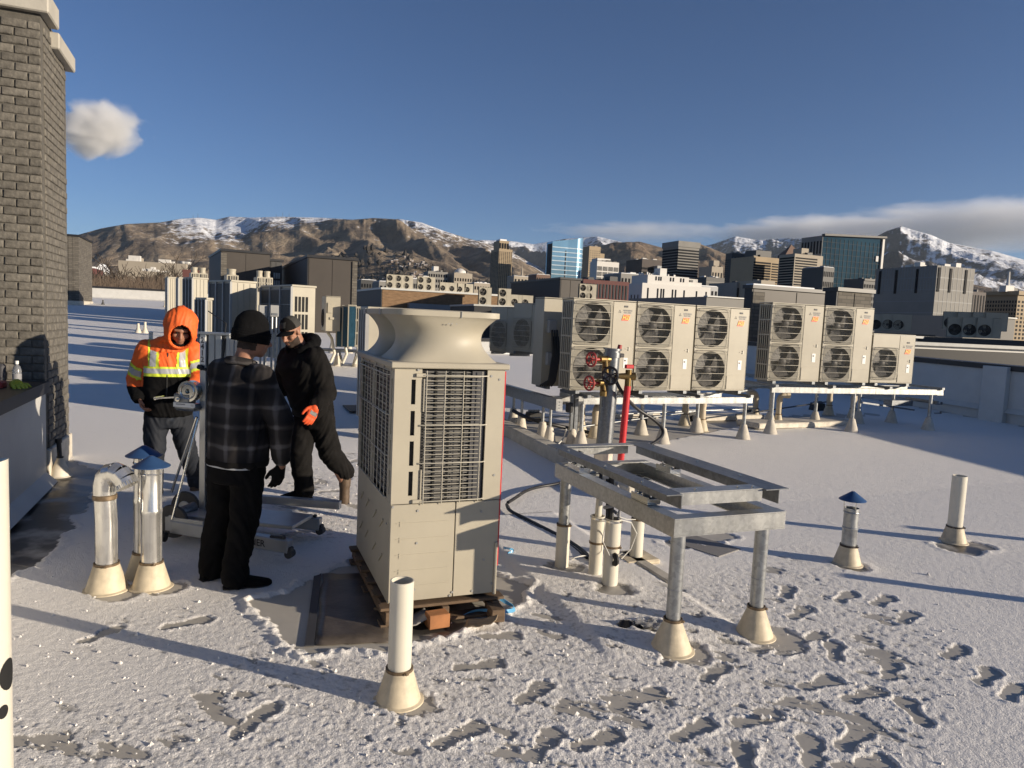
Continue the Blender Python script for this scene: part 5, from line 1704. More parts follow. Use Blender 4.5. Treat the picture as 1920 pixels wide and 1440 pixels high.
# 13 white building with slits
b_ = Bld('government_building', 'stark white building with narrow vertical window slits', 'building', 1172, 1203, 1331, 530, 200)
W, L, H_ = b_.W, b_.L, b_.H
b_.wall('office_white'); zt = b_.ztop(514, 1212)
b_.wall('office_white', 'upper_storeys', W * .08, W * .68, .4, L, H_ - .2, zt)
b_.wall('office_white', 'upper_storeys', W * .68, W * .90, 1.2, L, H_ - .2, zt - 1.2)
zb2 = H_ * .2
sl = []
for f in (.075, .215, .265, .30, .43, .475, .60, .785, .93):
    sl.append((W * f, W * (f + .016), zb2, H_ * .96))
b_.rects('R', sl, 'window_dark', 'window', .12, kind='stuff')
mb = MB()
for f in (.2, .24, .27, .41, .45, .56, .6): mb.box((W * f, .36, (H_ + zt) / 2 + .3), (W * .014, .2, (zt - H_) * .45))
mb.build('window', 'window_dark', b_.root, kind='stuff')
mb = MB(); rgb = random.Random(4)
for i in range(22):
    x = W * (.1 + .55 * i / 21); mb.box((x, 3 + rgb.uniform(0, 6), zt + .4), (.35, .35, .8 + rgb.uniform(0, .8)))
for i in range(10):
    x = W * (.70 + .18 * i / 9); mb.box((x, 3, zt - .6), (.35, .35, 1.0))
mb.build('roof_vent', 'office_white', b_.root, kind='stuff')
MB().box((W * .36, 4, zt + 1.1), (2.2, 3, 2.2)).build('roof_box', 'office_white', b_.root)
b_.rects('L', [(L * f, L * (f + .03), zb2, H_ * .9) for f in (.2, .4, .6, .8)], 'window_dark', 'window', .12, kind='stuff')
# 14 red brown building
b_ = Bld('brick_building', 'low red brown building with dark openings left of the white one', 'building', 1088, 1092, 1178, 523, 170)
b_.wall('brick_red', y1=14); b_.rects('R', [(b_.W * f, b_.W * (f + .05), b_.H * .25, b_.H * .82) for f in (.36, .47, .55, .62, .8)], 'window_dark', 'window', .12, kind='stuff')
b_.rects('R', [(b_.W * i / 14, b_.W * (i + .5) / 14, b_.H * .86, b_.H * .97) for i in range(14)], 'window_grey', 'window', .12, kind='stuff'); b_.rects('R', [(b_.W * .2, b_.W * .45, b_.H * .8, b_.H * .86)], 'brick_red', 'awning', 2, kind=None)
# 18 low buildings at left
b_ = Bld('warehouse', 'long pale flat building with dark corner at the foot of the hills', 'building', 222, 227, 352, 489, 380, azr=76)
b_.wall('stone_pale'); W, L, H_ = b_.W, b_.L, b_.H
b_.rects('R', [(W * .2, W * .275, H_ * .62, H_ * .92)], 'window_dark', 'window', .3, kind=None); b_.wall('stone_pale', 'roof_block', W * .08, W * .22, 2, 14, H_, H_ + 2.4)
mb = MB()
for x in (.9, .95, .97): mb.lathe([(0, 0), (1.2, .4), (1.5, 1.4), (1.3, 1.6)], 10, (W * x, 5, H_))
mb.build('roof_dish', 'office_white', b_.root, 60)
b_ = Bld('apartment_building', 'dark red brick block behind bare trees at far left', 'building', 120, 130, 178, 500, 230)
b_.wall('brick_red', y1=14); b_.grid('R', 7, 3, 3, b_.H - 1, .35, .6, 'window_dark'); b_.wall('snow_roof', 'roof_snow', 0, b_.W, 0, 14, b_.H, b_.H + .4)
b_ = Bld('house', 'small white gabled house among the bare trees at left', 'house', 178, 182, 196, 509, 250)
b_.wall('office_white', y1=9); b_.rects('R', [(b_.W * .3, b_.W * .6, b_.H * .72, b_.H * .88)], 'window_dark', 'window', .12, kind=None)
mb = MB(); mb.add([(-.5, -.5, b_.H), (b_.W + .5, -.5, b_.H), (b_.W / 2, -.5, b_.H + 2.5), (-.5, 9.5, b_.H), (b_.W + .5, 9.5, b_.H), (b_.W / 2, 9.5, b_.H + 2.5)], [(0, 1, 2), (3, 5, 4), (0, 2, 5, 3), (1, 4, 5, 2), (0, 3, 4, 1)]); mb.build('roof', 'snow_roof', b_.root, fixn=True)
b_ = Bld('office_building', 'low beige office with grey window strip behind the bare tree', 'building', 244, 250, 352, 507, 260, azr=74)
b_.wall('stone_pale', y1=14); b_.bands('R', 2, b_.H * .45, b_.H - .6, .5, 'window_grey', b_.W * .05, b_.W * .95)
b_ = Bld('brick_building', 'plain dark brown brick block left of the small twin fan unit', 'building', 339, 342, 374, 505, 150)
b_.wall('brick_red', y1=9)
# 19 blocks left of centre
b_ = Bld('apartment_building', 'grey apartment block with white roof house right of the dark penthouses', 'building', 792, 801, 838, 508, 520)
b_.wall('concrete_grey'); b_.grid('R', 8, 5, 3, b_.H - 1, .6, .55, 'window_dark'); b_.wall('office_white', 'roof_house', b_.W * .35, b_.W * .6, 4, 10, b_.H, b_.H + 4)
b_ = Bld('apartment_building', 'cream columned block with domed roof house right of the grey one', 'building', 847, 850, 884, 511, 520)
b_.wall('stone_pale', y1=18); b_.grid('R', 7, 5, 3, b_.H - 3, .5, .6, 'window_dark')
MB().lathe([(4.5, 0), (4, 2), (2, 3.4), (0, 4)], 14, (b_.W * .5, 8, b_.H)).build('roof_dome', 'office_white', b_.root, 40)
b_ = Bld('apartment_building', 'narrow white apartment block left of the grey block', 'building', 789, 792, 803, 517, 430)
b_.wall('office_white', y1=10); b_.grid('R', 3, 4, 3, b_.H - 1, .4, .5, 'window_dark')
for (pl, pc, pr, yt, D, mm, lab) in ((671, 676, 706, 524, 330, 'dark_slab', 'dark flat roofed block with white roof hut beside the taller penthouse'), (706, 710, 760, 527, 300, 'concrete_grey', 'grey flat block half hidden by the rooftop condensers'),
                                    (765, 768, 790, 522, 260, 'concrete_grey', 'plain concrete stair head behind rooftop condensers'), (885, 888, 918, 530, 420, 'stone_pale', 'low pale building at the foot of the beige tower'),
                                    (958, 962, 1000, 517, 560, 'stone_pale', 'cream block with spired roofline right of the beige tower'), (1000, 1004, 1030, 514, 500, 'rust_roof', 'low brown roofed block in front of the blue glass tower'),
                                    (1158, 1162, 1200, 512, 300, 'concrete_grey', 'low grey block rising behind the white building'), (1300, 1304, 1345, 535, 300, 'panel_bluegrey', 'low blue grey block right of the white building'),
                                    (1535, 1540, 1560, 500, 400, 'dark_slab', 'dark low block at the foot of the teal tower')):
    b_ = Bld('city_building', lab, 'building', pl, pc, pr, yt, D)
    b_.wall(mm, y1=15); b_.grid('R', 6, 4, 2, b_.H - 1, .5, .5, 'window_dark'); b_.wall('snow_roof', 'roof_snow', .3, b_.W - .3, .3, 14.7, b_.H, b_.H + .25)
    if D > 500: MB().cyl((b_.W * .5, 5, b_.H), (b_.W * .5, 5, b_.H + 9), 1.2, .1, 6).build('spire', 'stone_pale', b_.root)
# masts on the ridge
for px, py, h in ((362, 408, 22), (371, 407, 26), (518, 406, 20), (530, 406, 30), (542, 406, 24)):
    p = atY(px, py + 1, 4550)
    tag(MB().cyl((0, 0, -30), (0, 0, h), 1.6, .6, 5).build('radio_mast', 'dark_slab', None, loc=p), {362: 'thin radio mast on the ridge crest, left of the left hand pair', 371: 'taller radio mast, right of the left hand pair on the crest', 518: 'short radio mast, left of three at the snowy summit', 530: 'tallest radio mast, middle of three at the snowy summit', 542: 'radio mast, right of three at the snowy summit'}[px], 'mast', 'radio masts on the ridge')

# ---- our own roof: dark penthouses, brick lined
def roofbox(name, lab, pl, pc, pr, ytop, D, azr, mL, mR, cat='penthouse', depth=None, brick=None, sink=1.0):
    c = dirv(pc) * D
    zb = rz(*c) - sink
    b_ = Bld(name, lab, cat, pl, pc, pr, ytop, D, azr, zb, depth)
    b_.wall(mR)
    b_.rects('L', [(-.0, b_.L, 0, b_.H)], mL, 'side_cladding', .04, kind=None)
    mb = MB(); mb.box((b_.W / 2, b_.L / 2, b_.H + .05), (b_.W + .16, b_.L + .16, .12)); mb.build('roof_edge', 'coping_dark', b_.root)
    mb = MB()
    n = max(2, int(b_.W / 1.4))
    for i in range(1, n): mb.box((b_.W * i / n, -.008, b_.H / 2), (.02, .02, b_.H - .1))
    mb.build('panel_seam', mR, b_.root, kind='stuff')
    return b_
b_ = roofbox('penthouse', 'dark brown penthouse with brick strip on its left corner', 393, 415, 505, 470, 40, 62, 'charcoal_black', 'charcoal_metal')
b_.rects('R', [(-.04, b_.W * .10, 0, b_.H - .1)], 'brick_far', 'brick_pier', .06, kind=None)
b_ = roofbox('penthouse', 'low dark hut with glazed lattice door between both brown penthouses', 491, 506, 528, 489, 42, 62, 'charcoal_black', 'dark_slab', sink=1.5)
b_.grid('R', 3, 5, b_.H * .45, b_.H * .88, .7, .75, 'glass_line', b_.W * .25, b_.W * .85, name='pane', pr=.05)
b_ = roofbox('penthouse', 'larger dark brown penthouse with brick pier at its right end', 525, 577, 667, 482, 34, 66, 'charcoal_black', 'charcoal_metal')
b_.rects('R', [(b_.W * .91, b_.W + .03, 0, b_.H - .05)], 'brick_far', 'brick_pier', .06, kind=None)
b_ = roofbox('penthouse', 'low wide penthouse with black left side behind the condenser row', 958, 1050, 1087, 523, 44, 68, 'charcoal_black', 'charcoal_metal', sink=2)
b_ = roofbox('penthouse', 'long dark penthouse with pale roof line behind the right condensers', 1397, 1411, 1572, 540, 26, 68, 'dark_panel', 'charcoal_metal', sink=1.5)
b_.rects('R', [(-.03, b_.W * .12, 0, b_.H - .12)], 'brick_far', 'brick_pier', .06, kind=None)
MB().box((b_.W * .35, b_.L / 2, b_.H + .13), (b_.W * .7, b_.L, .06)).build('roof_snow', 'snow_roof', b_.root)
b_ = roofbox('penthouse', 'grey brick stair head right of the long dark penthouse', 1548, 1570, 1634, 545, 25.2, 68, 'dark_panel', 'brick_far', sink=1.5)
# far brick tower at the left end of the roof
b_ = roofbox('brick_stair_tower', 'distant small brick stair tower near the end of the snowy roof', 108, 128, 148, 442, 55, 68, 'brick_far', 'brick_far', cat='brick tower', sink=.2, depth=5)
MB().box((b_.W / 2, 2.5, .25), (b_.W + .1, 5.1, .5)).build('base_flashing', 'boot_white', b_.root)
# neighbouring brick building with a long roof full of condensers
NB = Bld('brick_building', 'long low brown brick building with condensers along its roof edge', 'building', 668, 716, 1010, 542, 52, 66.0)
NB.wall('tan_roofbrick'); NB.rects('L', [(0, NB.L, NB.H - 4, NB.H)], 'dark_panel', 'side_wall', .05, kind=None)
MB().box((NB.W / 2, NB.L / 2, NB.H + .06), (NB.W + .2, NB.L + .2, .14)).build('roof_edge', 'coping_white', NB.root)
NB.rects('R', [(NB.W * .15, NB.W * .46, NB.H - 3.5, NB.H - .9)], 'panel_bluegrey', 'metal_screen', .6, kind=None)
NB.rects('R', [(NB.W * .47, NB.W * .485, NB.H - 3.6, NB.H - .9)], 'office_white', 'white_post', .9, kind=None)
NB.rects('R', [(NB.W * .49, NB.W * .80, NB.H - 3.6, NB.H - 1.3)], 'charcoal_black', 'dark_screen', .7, kind=None)
# white parapets and flat roofs at the right, beyond our wall
def lowroof(lab, px0, px1, ytop, D, depth, h, m_='roof_membrane_white', top='coping_white', azr=74, name='flat_roof_building'):
    c = dirv(px0) * D; dx = np.array([math.sin(R(azr)), math.cos(R(azr))])
    W = hitlen(c, dx, px1)
    zt = atY(px0, ytop, c[1]).z
    root = thing(name, lab, 'building', (c[0], c[1], GZ), math.atan2(dx[1], dx[0]))
    H_ = zt - GZ
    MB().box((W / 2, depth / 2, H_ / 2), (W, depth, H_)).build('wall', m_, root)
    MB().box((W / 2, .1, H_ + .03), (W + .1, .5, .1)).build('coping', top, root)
    return root, W, H_
nr_, nW, nH = lowroof('dark neighbouring wall with a sunlit white parapet band beyond our shaded roof wall', 1500, 2100, 636, 22.5, .4, 1, 'charcoal_black', azr=82)  # black wall colour stands for shade below the lit white band
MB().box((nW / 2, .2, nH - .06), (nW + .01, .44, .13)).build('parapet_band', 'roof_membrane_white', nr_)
lowroof('grey shadowed flat roof behind the lit white parapet', 1600, 2100, 628, 34, 14, 1, 'panel_bluegrey', azr=76)
lowroof('pale grey roof wall with bare twigs at far right', 1812, 1908, 592, 75, 10, 1, 'concrete_grey', azr=72)
lowroof('low rooftop row at the foot of the concrete block', 1640, 1830, 604, 90, 12, 1, 'dark_slab', azr=72)
lowroof('flat roof with white edge glimpsed between condensers and white building', 1325, 1420, 556, 60, 12, 1, 'concrete_grey', azr=68)

# ---- brushy thicket of bare twigs below the long parapet at left: one mass
mb = MB(); rgt = random.Random(31)
mat('twigs', (.085, .062, .045), .9, var=.4, scale=.3)
for i in range(1700):
    D = rgt.uniform(110, 200); px = rgt.uniform(120, 352)
    c = dirv(px) * D; zt_ = atY(px, rgt.uniform(514, 540), c[1]).z
    b0 = np.array([c[0], c[1], zt_ - rgt.uniform(5, 9)]); e = np.array([rgt.gauss(0, .8), rgt.gauss(0, .8), 0])
    mb.tube([b0, (b0 * .4 + np.array([c[0], c[1], zt_]) * .6) + e * .4, np.array([c[0], c[1], zt_]) + e], [.07, .045, .02], 3, False)
tag(mb.build('thicket', 'twigs'), kind='stuff')
# ---- bare winter trees at the left
mat('bark', (.055, .042, .032), .9, var=.3, scale=2)
def bare_tree(px, ybase, ytop, D, seed, lab, spread=.5):
    rg = random.Random(seed)
    p = atY(px, ybase, D); top = atY(px, ytop, D).z
    h = top - GZ
    root = thing('bare_tree', lab, 'tree', (p.x, p.y, GZ), rg.uniform(0, 6))
    tr = MB(); tr.tube([(0, 0, -.3), (.05 * h * .1, 0, h * .2), (0, .02 * h, h * .38)], [h * .022, h * .017, h * .013], 7); tr.build('trunk', 'bark', root, 60)
    mb = MB()
    def grow(p, d, L, r, lev):
        q = p + d * L
        mid = p + d * L * .5 + np.array([rg.uniform(-1, 1), rg.uniform(-1, 1), rg.uniform(-.3, .5)]) * L * .08
        mb.tube([p, mid, q], [r, r * .8, r * .6], 3 if lev > 1 else 5, False)
        if lev >= 5: return
        for k in range(3 if lev < 4 else 2):
            dd = d + np.array([rg.gauss(0, 1), rg.gauss(0, 1), rg.gauss(.25, .5)]) * spread
            dd /= np.linalg.norm(dd)
            st = p + d * L * rg.uniform(.45, 1)
            grow(st if k else q, dd, L * rg.uniform(.58, .8), max(.06, r * .62), lev + 1)
    for k in range(4):
        a = k * 1.6 + rg.uniform(-.4, .4)
        d = np.array([math.cos(a) * .55, math.sin(a) * .55, 1.0]); d /= np.linalg.norm(d)
        grow(np.array([0, .01 * h, h * rg.uniform(.28, .38)]), d, h * .27, h * .016, 0)
    mb.build('crown', 'bark', root)
    return root
bare_tree(292, 545, 492, 170, 3, 'large bare tree with wide crown rising before the low beige office')
tl = [(205, 514, 190, 'bare tree nearest the small gabled house'), (222, 511, 210, 'thin bare tree right of the gabled house'), (240, 516, 160, 'short bare tree left of the large one'), (262, 510, 200, 'slim bare tree just left of the large bare crown'),
      (318, 508, 210, 'bare tree right of the large one before the long pale building'), (334, 514, 170, 'low bare tree next to the dark brick block'), (168, 512, 180, 'bare tree before the red brick block at far left'), (186, 519, 150, 'low bare tree above the distant parapet'), (155, 517, 165, 'bare tree beside the distant brick stair tower')]
for i, (px, yt, D, lab) in enumerate(tl):
    bare_tree(px, 545, yt, D, 20 + i, lab, .55)
# ================================================================= CONDENSERS, STANDS, RISERS
def sq_circle(mb, x0, x1, z0, z1, cx, cz, r, y, N=32):
    """front sheet with a round opening (faces -y)"""
    v = []; 
    for k in range(N):
        a = k * 2 * math.pi / N + math.pi / N
        c, s = math.cos(a), math.sin(a)
        v.append((cx + r * c, y, cz + r * s))
    for k in range(N):
        a = k * 2 * math.pi / N + math.pi / N
        c, s = math.cos(a), math.sin(a)
        tx = ((x1 - cx) / c) if c > 0 else ((x0 - cx) / c)
        tz = ((z1 - cz) / s) if s > 0 else ((z0 - cz) / s)
        t_ = min(tx, tz)
        v.append((cx + t_ * c, y, cz + t_ * s))
    f = [(k, (k + 1) % N, N + (k + 1) % N, N + k) for k in range(N)]
    # fill the four corners left between the polygon and the rectangle
    base = len(v)
    v += [(x0, y, z0), (x1, y, z0), (x1, y, z1), (x0, y, z1)]
    def near(cx_, cz_):
        best = sorted(range(N, 2 * N), key=lambda i: (v[i][0] - cx_) ** 2 + (v[i][2] - cz_) ** 2)[:2]
        return best
    for i, (qx, qz) in enumerate(((x0, z0), (x1, z0), (x1, z1), (x0, z1))):
        a, b2 = near(qx, qz); f.append((a, base + i, b2))
    mb.add(v, f)

def condenser(lab, nf=2, W=1.05, H=1.338, Dp=.36, cat='condenser', badge=True, fine=True, loc=(0, 0, 0), rotz=0, group=None, name='outdoor_unit', body='hvac_ivory', sidebars=True):
    t_ = thing(name, lab, cat, loc, rotz, group)
    fw = W * .625
    mb = MB()
    th_ = .012
    # shell: top, bottom, back, right, left (grille side gets a frame), plain front at right
    mb.box((W / 2, Dp / 2, H - th_ / 2), (W, Dp, th_)); mb.box((W / 2, Dp / 2, .02 + th_ / 2), (W, Dp, th_))
    mb.box((W - th_ / 2, Dp / 2, H / 2 + .004), (th_, Dp, H - .04 - th_))
    mb.box((W / 2 , Dp - th_ / 2, H / 2 + .004), (W - 2.2 * th_, th_, H - .04 - th_))
    mb.box(((fw + W) / 2 + .004, th_ / 2, H / 2 + .004), (W - fw - .012 - th_ * .0, th_, H - .04 - th_))
    mb.box((fw - .012, Dp / 2, H / 2), (.012, Dp - .04, H - .06))
    link('cabinet', mb.mesh('cabinet', body), t_)
    fr = MB()
    hh = (H - .04) / 2 if nf == 2 else min(W * .66, H * .74)
    cells = [(.02, .02 + hh), (.02 + hh, H - .02)] if nf == 2 else [(H * .06, H * .06 + hh)]
    if nf == 1:
        fr.box((fw / 2, th_ / 2, H * .03 + .01), (fw, th_, H * .06 - .02)); fr.box((fw / 2, th_ / 2, (H * .06 + hh + H) / 2 - .008), (fw, th_, H - H * .06 - hh - .016))
    r = min(fw, hh) / 2 * .90
    for z0, z1 in cells:
        sq_circle(fr, 0.0, fw, z0, z1, fw / 2, (z0 + z1) / 2, r, 0.0, 32 if fine else 20)
    link('front_panel', fr.mesh('front_panel', body), t_)
    for z0, z1 in cells:
        cz = (z0 + z1) / 2
        mb = MB()
        rot = np.array([[1, 0, 0], [0, 0, -1], [0, 1, 0]])      # lathe axis z -> -y
        N = 32 if fine else 20
        mb.lathe([(r, 0.0), (r * .97, -.05), (r * .97, -.12)], N, (fw / 2, 0, cz), np.array([[1, 0, 0], [0, 0, -1], [0, 1, 0]]))
        mb.cur = 1
        mb.lathe([(r * .97, -.12), (0.0, -.125)], N, (fw / 2, 0, cz), rot)
        mb.build('fan_shroud', ['fan_dark', 'fan_dark'], t_, 50)
        f_ = MB()
        for k in range(3):
            a0 = k * 2.094 + .4
            pts_ = []
            for j in range(6):
                rr2 = r * (.22 + .68 * j / 5)
                for da, dy in ((-.52 - .1 * j / 5, .085), (0, .07), (.52 + .12 * j / 5, .045)):
                    a = a0 + da
                    pts_.append((fw / 2 + math.cos(a) * rr2, dy, cz + math.sin(a) * rr2))
            f_.add(pts_, [(j * 3 + q, j * 3 + q + 1, j * 3 + 4 + q, j * 3 + 3 + q) for j in range(5) for q in range(2)])
        f_.lathe([(r * .25, 0), (r * .24, .045), (r * .17, .06), (0, .065)], 16, (fw / 2, .09, cz), rot)
        f_.build('fan', 'fan_blade', t_, 50)
        if fine:
            g_ = MB()
            s2 = min(fw, hh) / 2 * .96
            for k in range(6):
                z = cz + s2 * .86 * (k / 2.5 - 1)
                g_.tube([(fw / 2 - s2, -.004, z), (fw / 2 - s2 + .02, -.03, z), (fw / 2 + s2 - .02, -.03, z), (fw / 2 + s2, -.004, z)], .0035, 5)
            for k in range(35):
                x = fw / 2 + s2 * .95 * (k / 17 - 1)
                g_.tube([(x, -.027, cz - s2), (x, -.027, cz + s2)], .0021, 3, False)
            pts = []
            for k in range(29):
                a = k * 2 * math.pi / 28
                c, s = math.cos(a), math.sin(a)
                e = .22
                pts.append((fw / 2 + s2 * math.copysign(abs(c) ** e, c), -.022, cz + s2 * math.copysign(abs(s) ** e, s)))
            g_.tube(pts, .004, 5)
            g_.build('fan_guard', 'fan_wire', t_, 60)
        else:
            g_ = MB()
            for rr2 in (.35, .62, .88): g_.torus((fw / 2, -.012, cz), r * rr2, .008, 'y', 16, 4)
            g_.build('fan_guard', 'fan_dark', t_)
    if fine:
        mb = MB()
        if sidebars:
            n = 6
            for k in range(n): mb.box((.006, .045 + (Dp - .09) * k / (n - 1), H / 2), (.012, .018, H - .06))
            for k in range(6): mb.box((.0075, Dp / 2, .04 + (H - .08) * k / 5), (.012, Dp - .03, .022))
            mb.box((.004, .012, H / 2), (.008, .024, H - .04))
            mb.build('side_grille', body, t_)
            MB().box((.03, Dp / 2, H / 2), (.02, Dp - .05, H - .07)).build('coil', 'void_black', t_)
        else:
            mb.box((.006, Dp / 2, H / 2), (.012, Dp - .03, H - .05)); mb.build('side_panel', body, t_)
        mb = MB(); mb.box(((fw + W) / 2, -.002, .018 + H * .1), (W - fw - .03, .006, H * .16), None, .002); mb.build('service_cover', body, t_)
        if badge:
            bz = H * .815 if nf == 2 else H * .66; bx = W * .835; bw = .115; bh = .088
            bd = MB()
            bd.add([(bx - bw / 2 - .016, -.0035, bz - bh / 2), (bx + bw / 2 - .016, -.0035, bz - bh / 2), (bx + bw / 2 + .016, -.0035, bz + bh / 2), (bx - bw / 2 + .016, -.0035, bz + bh / 2), (bx - bw / 2 - .016, .0, bz - bh / 2), (bx + bw / 2 - .016, .0, bz - bh / 2), (bx + bw / 2 + .016, .0, bz + bh / 2), (bx - bw / 2 + .016, .0, bz + bh / 2)],
                   [(0, 1, 2, 3), (0, 4, 5, 1), (1, 5, 6, 2), (2, 6, 7, 3), (3, 7, 4, 0)])
            bo = bd.build('badge', 'badge_red', t_)
            text_on('H2i', .085, bo, (bx, -.0055, bz), (1, 0, 0), (0, 0, 1), 'badge_yellow', bold=True, shear=.2, depth=.001)
            tz = bz + .088
            lg = MB()
            for (dx, dz) in ((0, .011), (-.0135, -.011), (.0135, -.011)):
                cx, cz2 = W * .735 + dx, tz + dz
                lg.add([(cx, -.0025, cz2 - .0115), (cx + .0085, -.0025, cz2), (cx, -.0025, cz2 + .0115), (cx - .0085, -.0025, cz2)], [(0, 1, 2, 3)])
            lg.build('logo', 'print_dark', t_, kind='stuff')
            text_on('MITSUBISHI\nELECTRIC', .03, t_, (W * .865, -.0025, tz), (1, 0, 0), (0, 0, 1), 'print_grey', bold=True)
            MB().box((W * .835, -.003, tz + .075), (.062, .006, .026)).build('model_plate', 'print_dark', t_)
            lp = MB().box((W * .87, -.002, H * .32), (.07, .004, .15)).build('caution_label', 'label_white', t_)
            MB().box((W * .862, -.0045, H * .345), (.03, .002, .02)).build('caution_print', 'print_dark', lp)
        mb = MB()
        mb.box((W * .915, -.006, H * .475), (.02, .012, .05)); mb.box((W * .88, -.004, H * .475), (.05, .008, .008))
        mb.build('latch', 'fan_wire', t_)
        mb = MB(); 
        for x in (.12, W - .12): MB().box((x, Dp / 2, -.003), (.06, Dp + .06, .045)).build('foot_rail', 'galv_dull', t_)
    return t_
mat('fan_blade', (.085, .078, .068), .55, var=.1)

def yawaz(az): return R(90 - az)
# ---- first condenser group: three twin-fan units
D0 = 10.1
p0 = atY(1067, 735, D0)
d1 = np.array([math.sin(R(66)), math.cos(R(66))]); n1 = np.array([-d1[1], d1[0]])
ZU1 = .90
G1 = 'twin fan condensers on the middle stand'
lab1 = ['twin fan condenser with orange red badge, left end of the row behind the valve riser', 'twin fan condenser with orange red badge, middle of the three behind the red pipe', 'twin fan condenser with orange red badge, right end of the left hand trio']
first = None
for i in range(3):
    q = np.array([p0.x, p0.y]) + d1 * 1.075 * i
    o = condenser(lab1[i], loc=(q[0], q[1], ZU1), rotz=yawaz(66), group=G1) if first is None else copy_tree(first, None, lab1[i])
    if first is None: first = o
    o.location = (q[0], q[1], ZU1)
# ---- second group: two twin-fan units and a single-fan one
p2 = atY(1438, 717, 11.95)
d2 = np.array([math.sin(R(72)), math.cos(R(72))]); n2 = np.array([-d2[1], d2[0]])
ZU2 = p2.z + .01
G2 = 'condensers on the right stand'
lab2 = ['twin fan condenser left of the pair on the right hand stand', 'twin fan condenser beside the small single fan unit on the right stand']
for i in range(2):
    q = np.array([p2.x, p2.y]) + d2 * 1.085 * i
    o = copy_tree(first, None, lab2[i]); o['group'] = G2
    o.location = (q[0], q[1], ZU2); o.rotation_euler = (0, 0, yawaz(72)); o.scale = (1.0, 1, 1.0)
q = np.array([p2.x, p2.y]) + d2 * 2.17
single = condenser('smaller single fan condenser at right end of the right stand', 1, .96, .90, .36, loc=(q[0], q[1], ZU2), rotz=yawaz(72), group=G2)

# units behind the first group, seen from their back and side
c_ = dirv(1021) * 11.05; q = Vector((c_[0] + BX[0] * 1.05 + AX[0] * .36 - .35, c_[1] + BX[1] * 1.05 + AX[1] * .36 - .55, 0))
o = condenser('condenser seen from behind, left of the fan row, its back in shade', 2, 1.05, 1.40, .36, badge=False, loc=(q.x, q.y, .86), rotz=yawaz(68) + math.pi, group='condensers seen from behind')
mb = MB()
for x, z in ((.25, .95), (.25, .45)):
    MB().box((x + .68, .40, z), (.13, .09, .2), None, .01).build('valve_cover', 'hvac_grey', o)
o.location = (q.x + .35, q.y + .55, .86)
pb = thing('pipe_bundle', 'bundle of black insulated lines dropping between the condensers', 'pipe bundle', (c_[0] + .14, c_[1] - .05, .86), 0)
for k in range(6):
    MB().tube([(.02 * k, .1 * k / 6, .9 - .1 * (k % 2)), (.02 * k + .03, .02, .5), (-.02 + .02 * k, -.05, .12), (-.15 + .035 * k, -.02, .03)], .016, 7).build('line', 'cable_black', pb, 60)
for i, (px, lab) in enumerate(((918, 'shaded single fan condenser facing left beside the big fan cowl'), (960, 'second shaded single fan condenser facing left near the ribbed back of another'))):
    q = atY(px, 662, 13.2 - i * .95)
    o = condenser(lab, 1, .86, .84, .34, badge=False, loc=(q.x, q.y, q.z + .02), rotz=yawaz(146), group='single fan condensers facing left')
# ---- steel stands
def cone_leg(parent, x, y, ztop, zroof, r=.03, bh=.24, br=.115, bm='boot_white', rb=.05):
    lg = MB().cyl((0, 0, zroof + .05), (0, 0, ztop), r, n=14).build('leg', 'galv_steel', parent, 40, loc=(x, y, 0))
    mb = MB(); mb.lathe([(br * 1.12, zroof), (br, zroof + .012), (rb, zroof + bh * .95), (r + .004, zroof + bh)], 20)
    mb.build('boot', bm, lg, 40)
    return lg
def stand(lab, o2, d, n, zt, L, depth, fx, bx, zb, side_h=.1):
    """o2: front left end; d along front, n away; beam top at zt"""
    root = thing('equipment_stand', lab, 'steel stand', (o2[0], o2[1], 0), math.atan2(d[1], d[0]))
    for y, nm in ((0, 'front_beam'), (depth, 'rear_beam')):
        mb = MB(); channel(mb, (0, y, zt), (L, y, zt), (0, 1 if y == 0 else -1, 0), .095, .07, .008); mb.build(nm, 'galv_beam', root)
    for x in (.06, L * .33, L * .66, L - .06):
        MB().box((x, depth / 2, zt + .022), (.06, depth + .1, .042)).build('cross_rail', 'galv_dull', root)
    for x in fx:
        w2 = o2 + d * x + n * .03; cone_leg(root, x, .03, zt - .095, rz(*w2) + zb)
    for x in bx:
        w2 = o2 + d * x + n * (depth - .03); cone_leg(root, x, depth - .03, zt - .095, rz(*w2) + zb)
    return root
s1 = np.array([p0.x, p0.y]) + d1 * .18 - n1 * .12
stand('long galvanised stand on cone footed legs under the three twin fan units', s1, d1, n1, ZU1 - .075, 3.1, .75, (.0, 1.42, 2.98), (.35, 1.5, 2.6), .0)
s2 = np.array([p2.x, p2.y]) + d2 * .02 - n2 * .12
st2 = stand('galvanised stand on cone footed legs under the right condenser group', s2, d2, n2, ZU2 - .075, 3.75, .8, (.05, 1.75, 3.5), (.6, 1.6, 2.6, 3.4), .0)
mb = MB()
for k in range(3):
    mb.box((3.78, .1, ZU2 - .18 - k * .17), (.14, .03, .02)); mb.box((3.85, .1, ZU2 - .165 - k * .17), (.02, .03, .05))
mb.box((3.7, .4, ZU2 - .32), (.04, .7, .06)); mb.box((3.3, .55, ZU2 - .38), (.5, .2, .1)); mb.bar((2.4, .5, ZU2 - .38), (3.7, .55, ZU2 - .52), .03, .03)
mb.build('bracket_arm', 'galv_dull', st2)
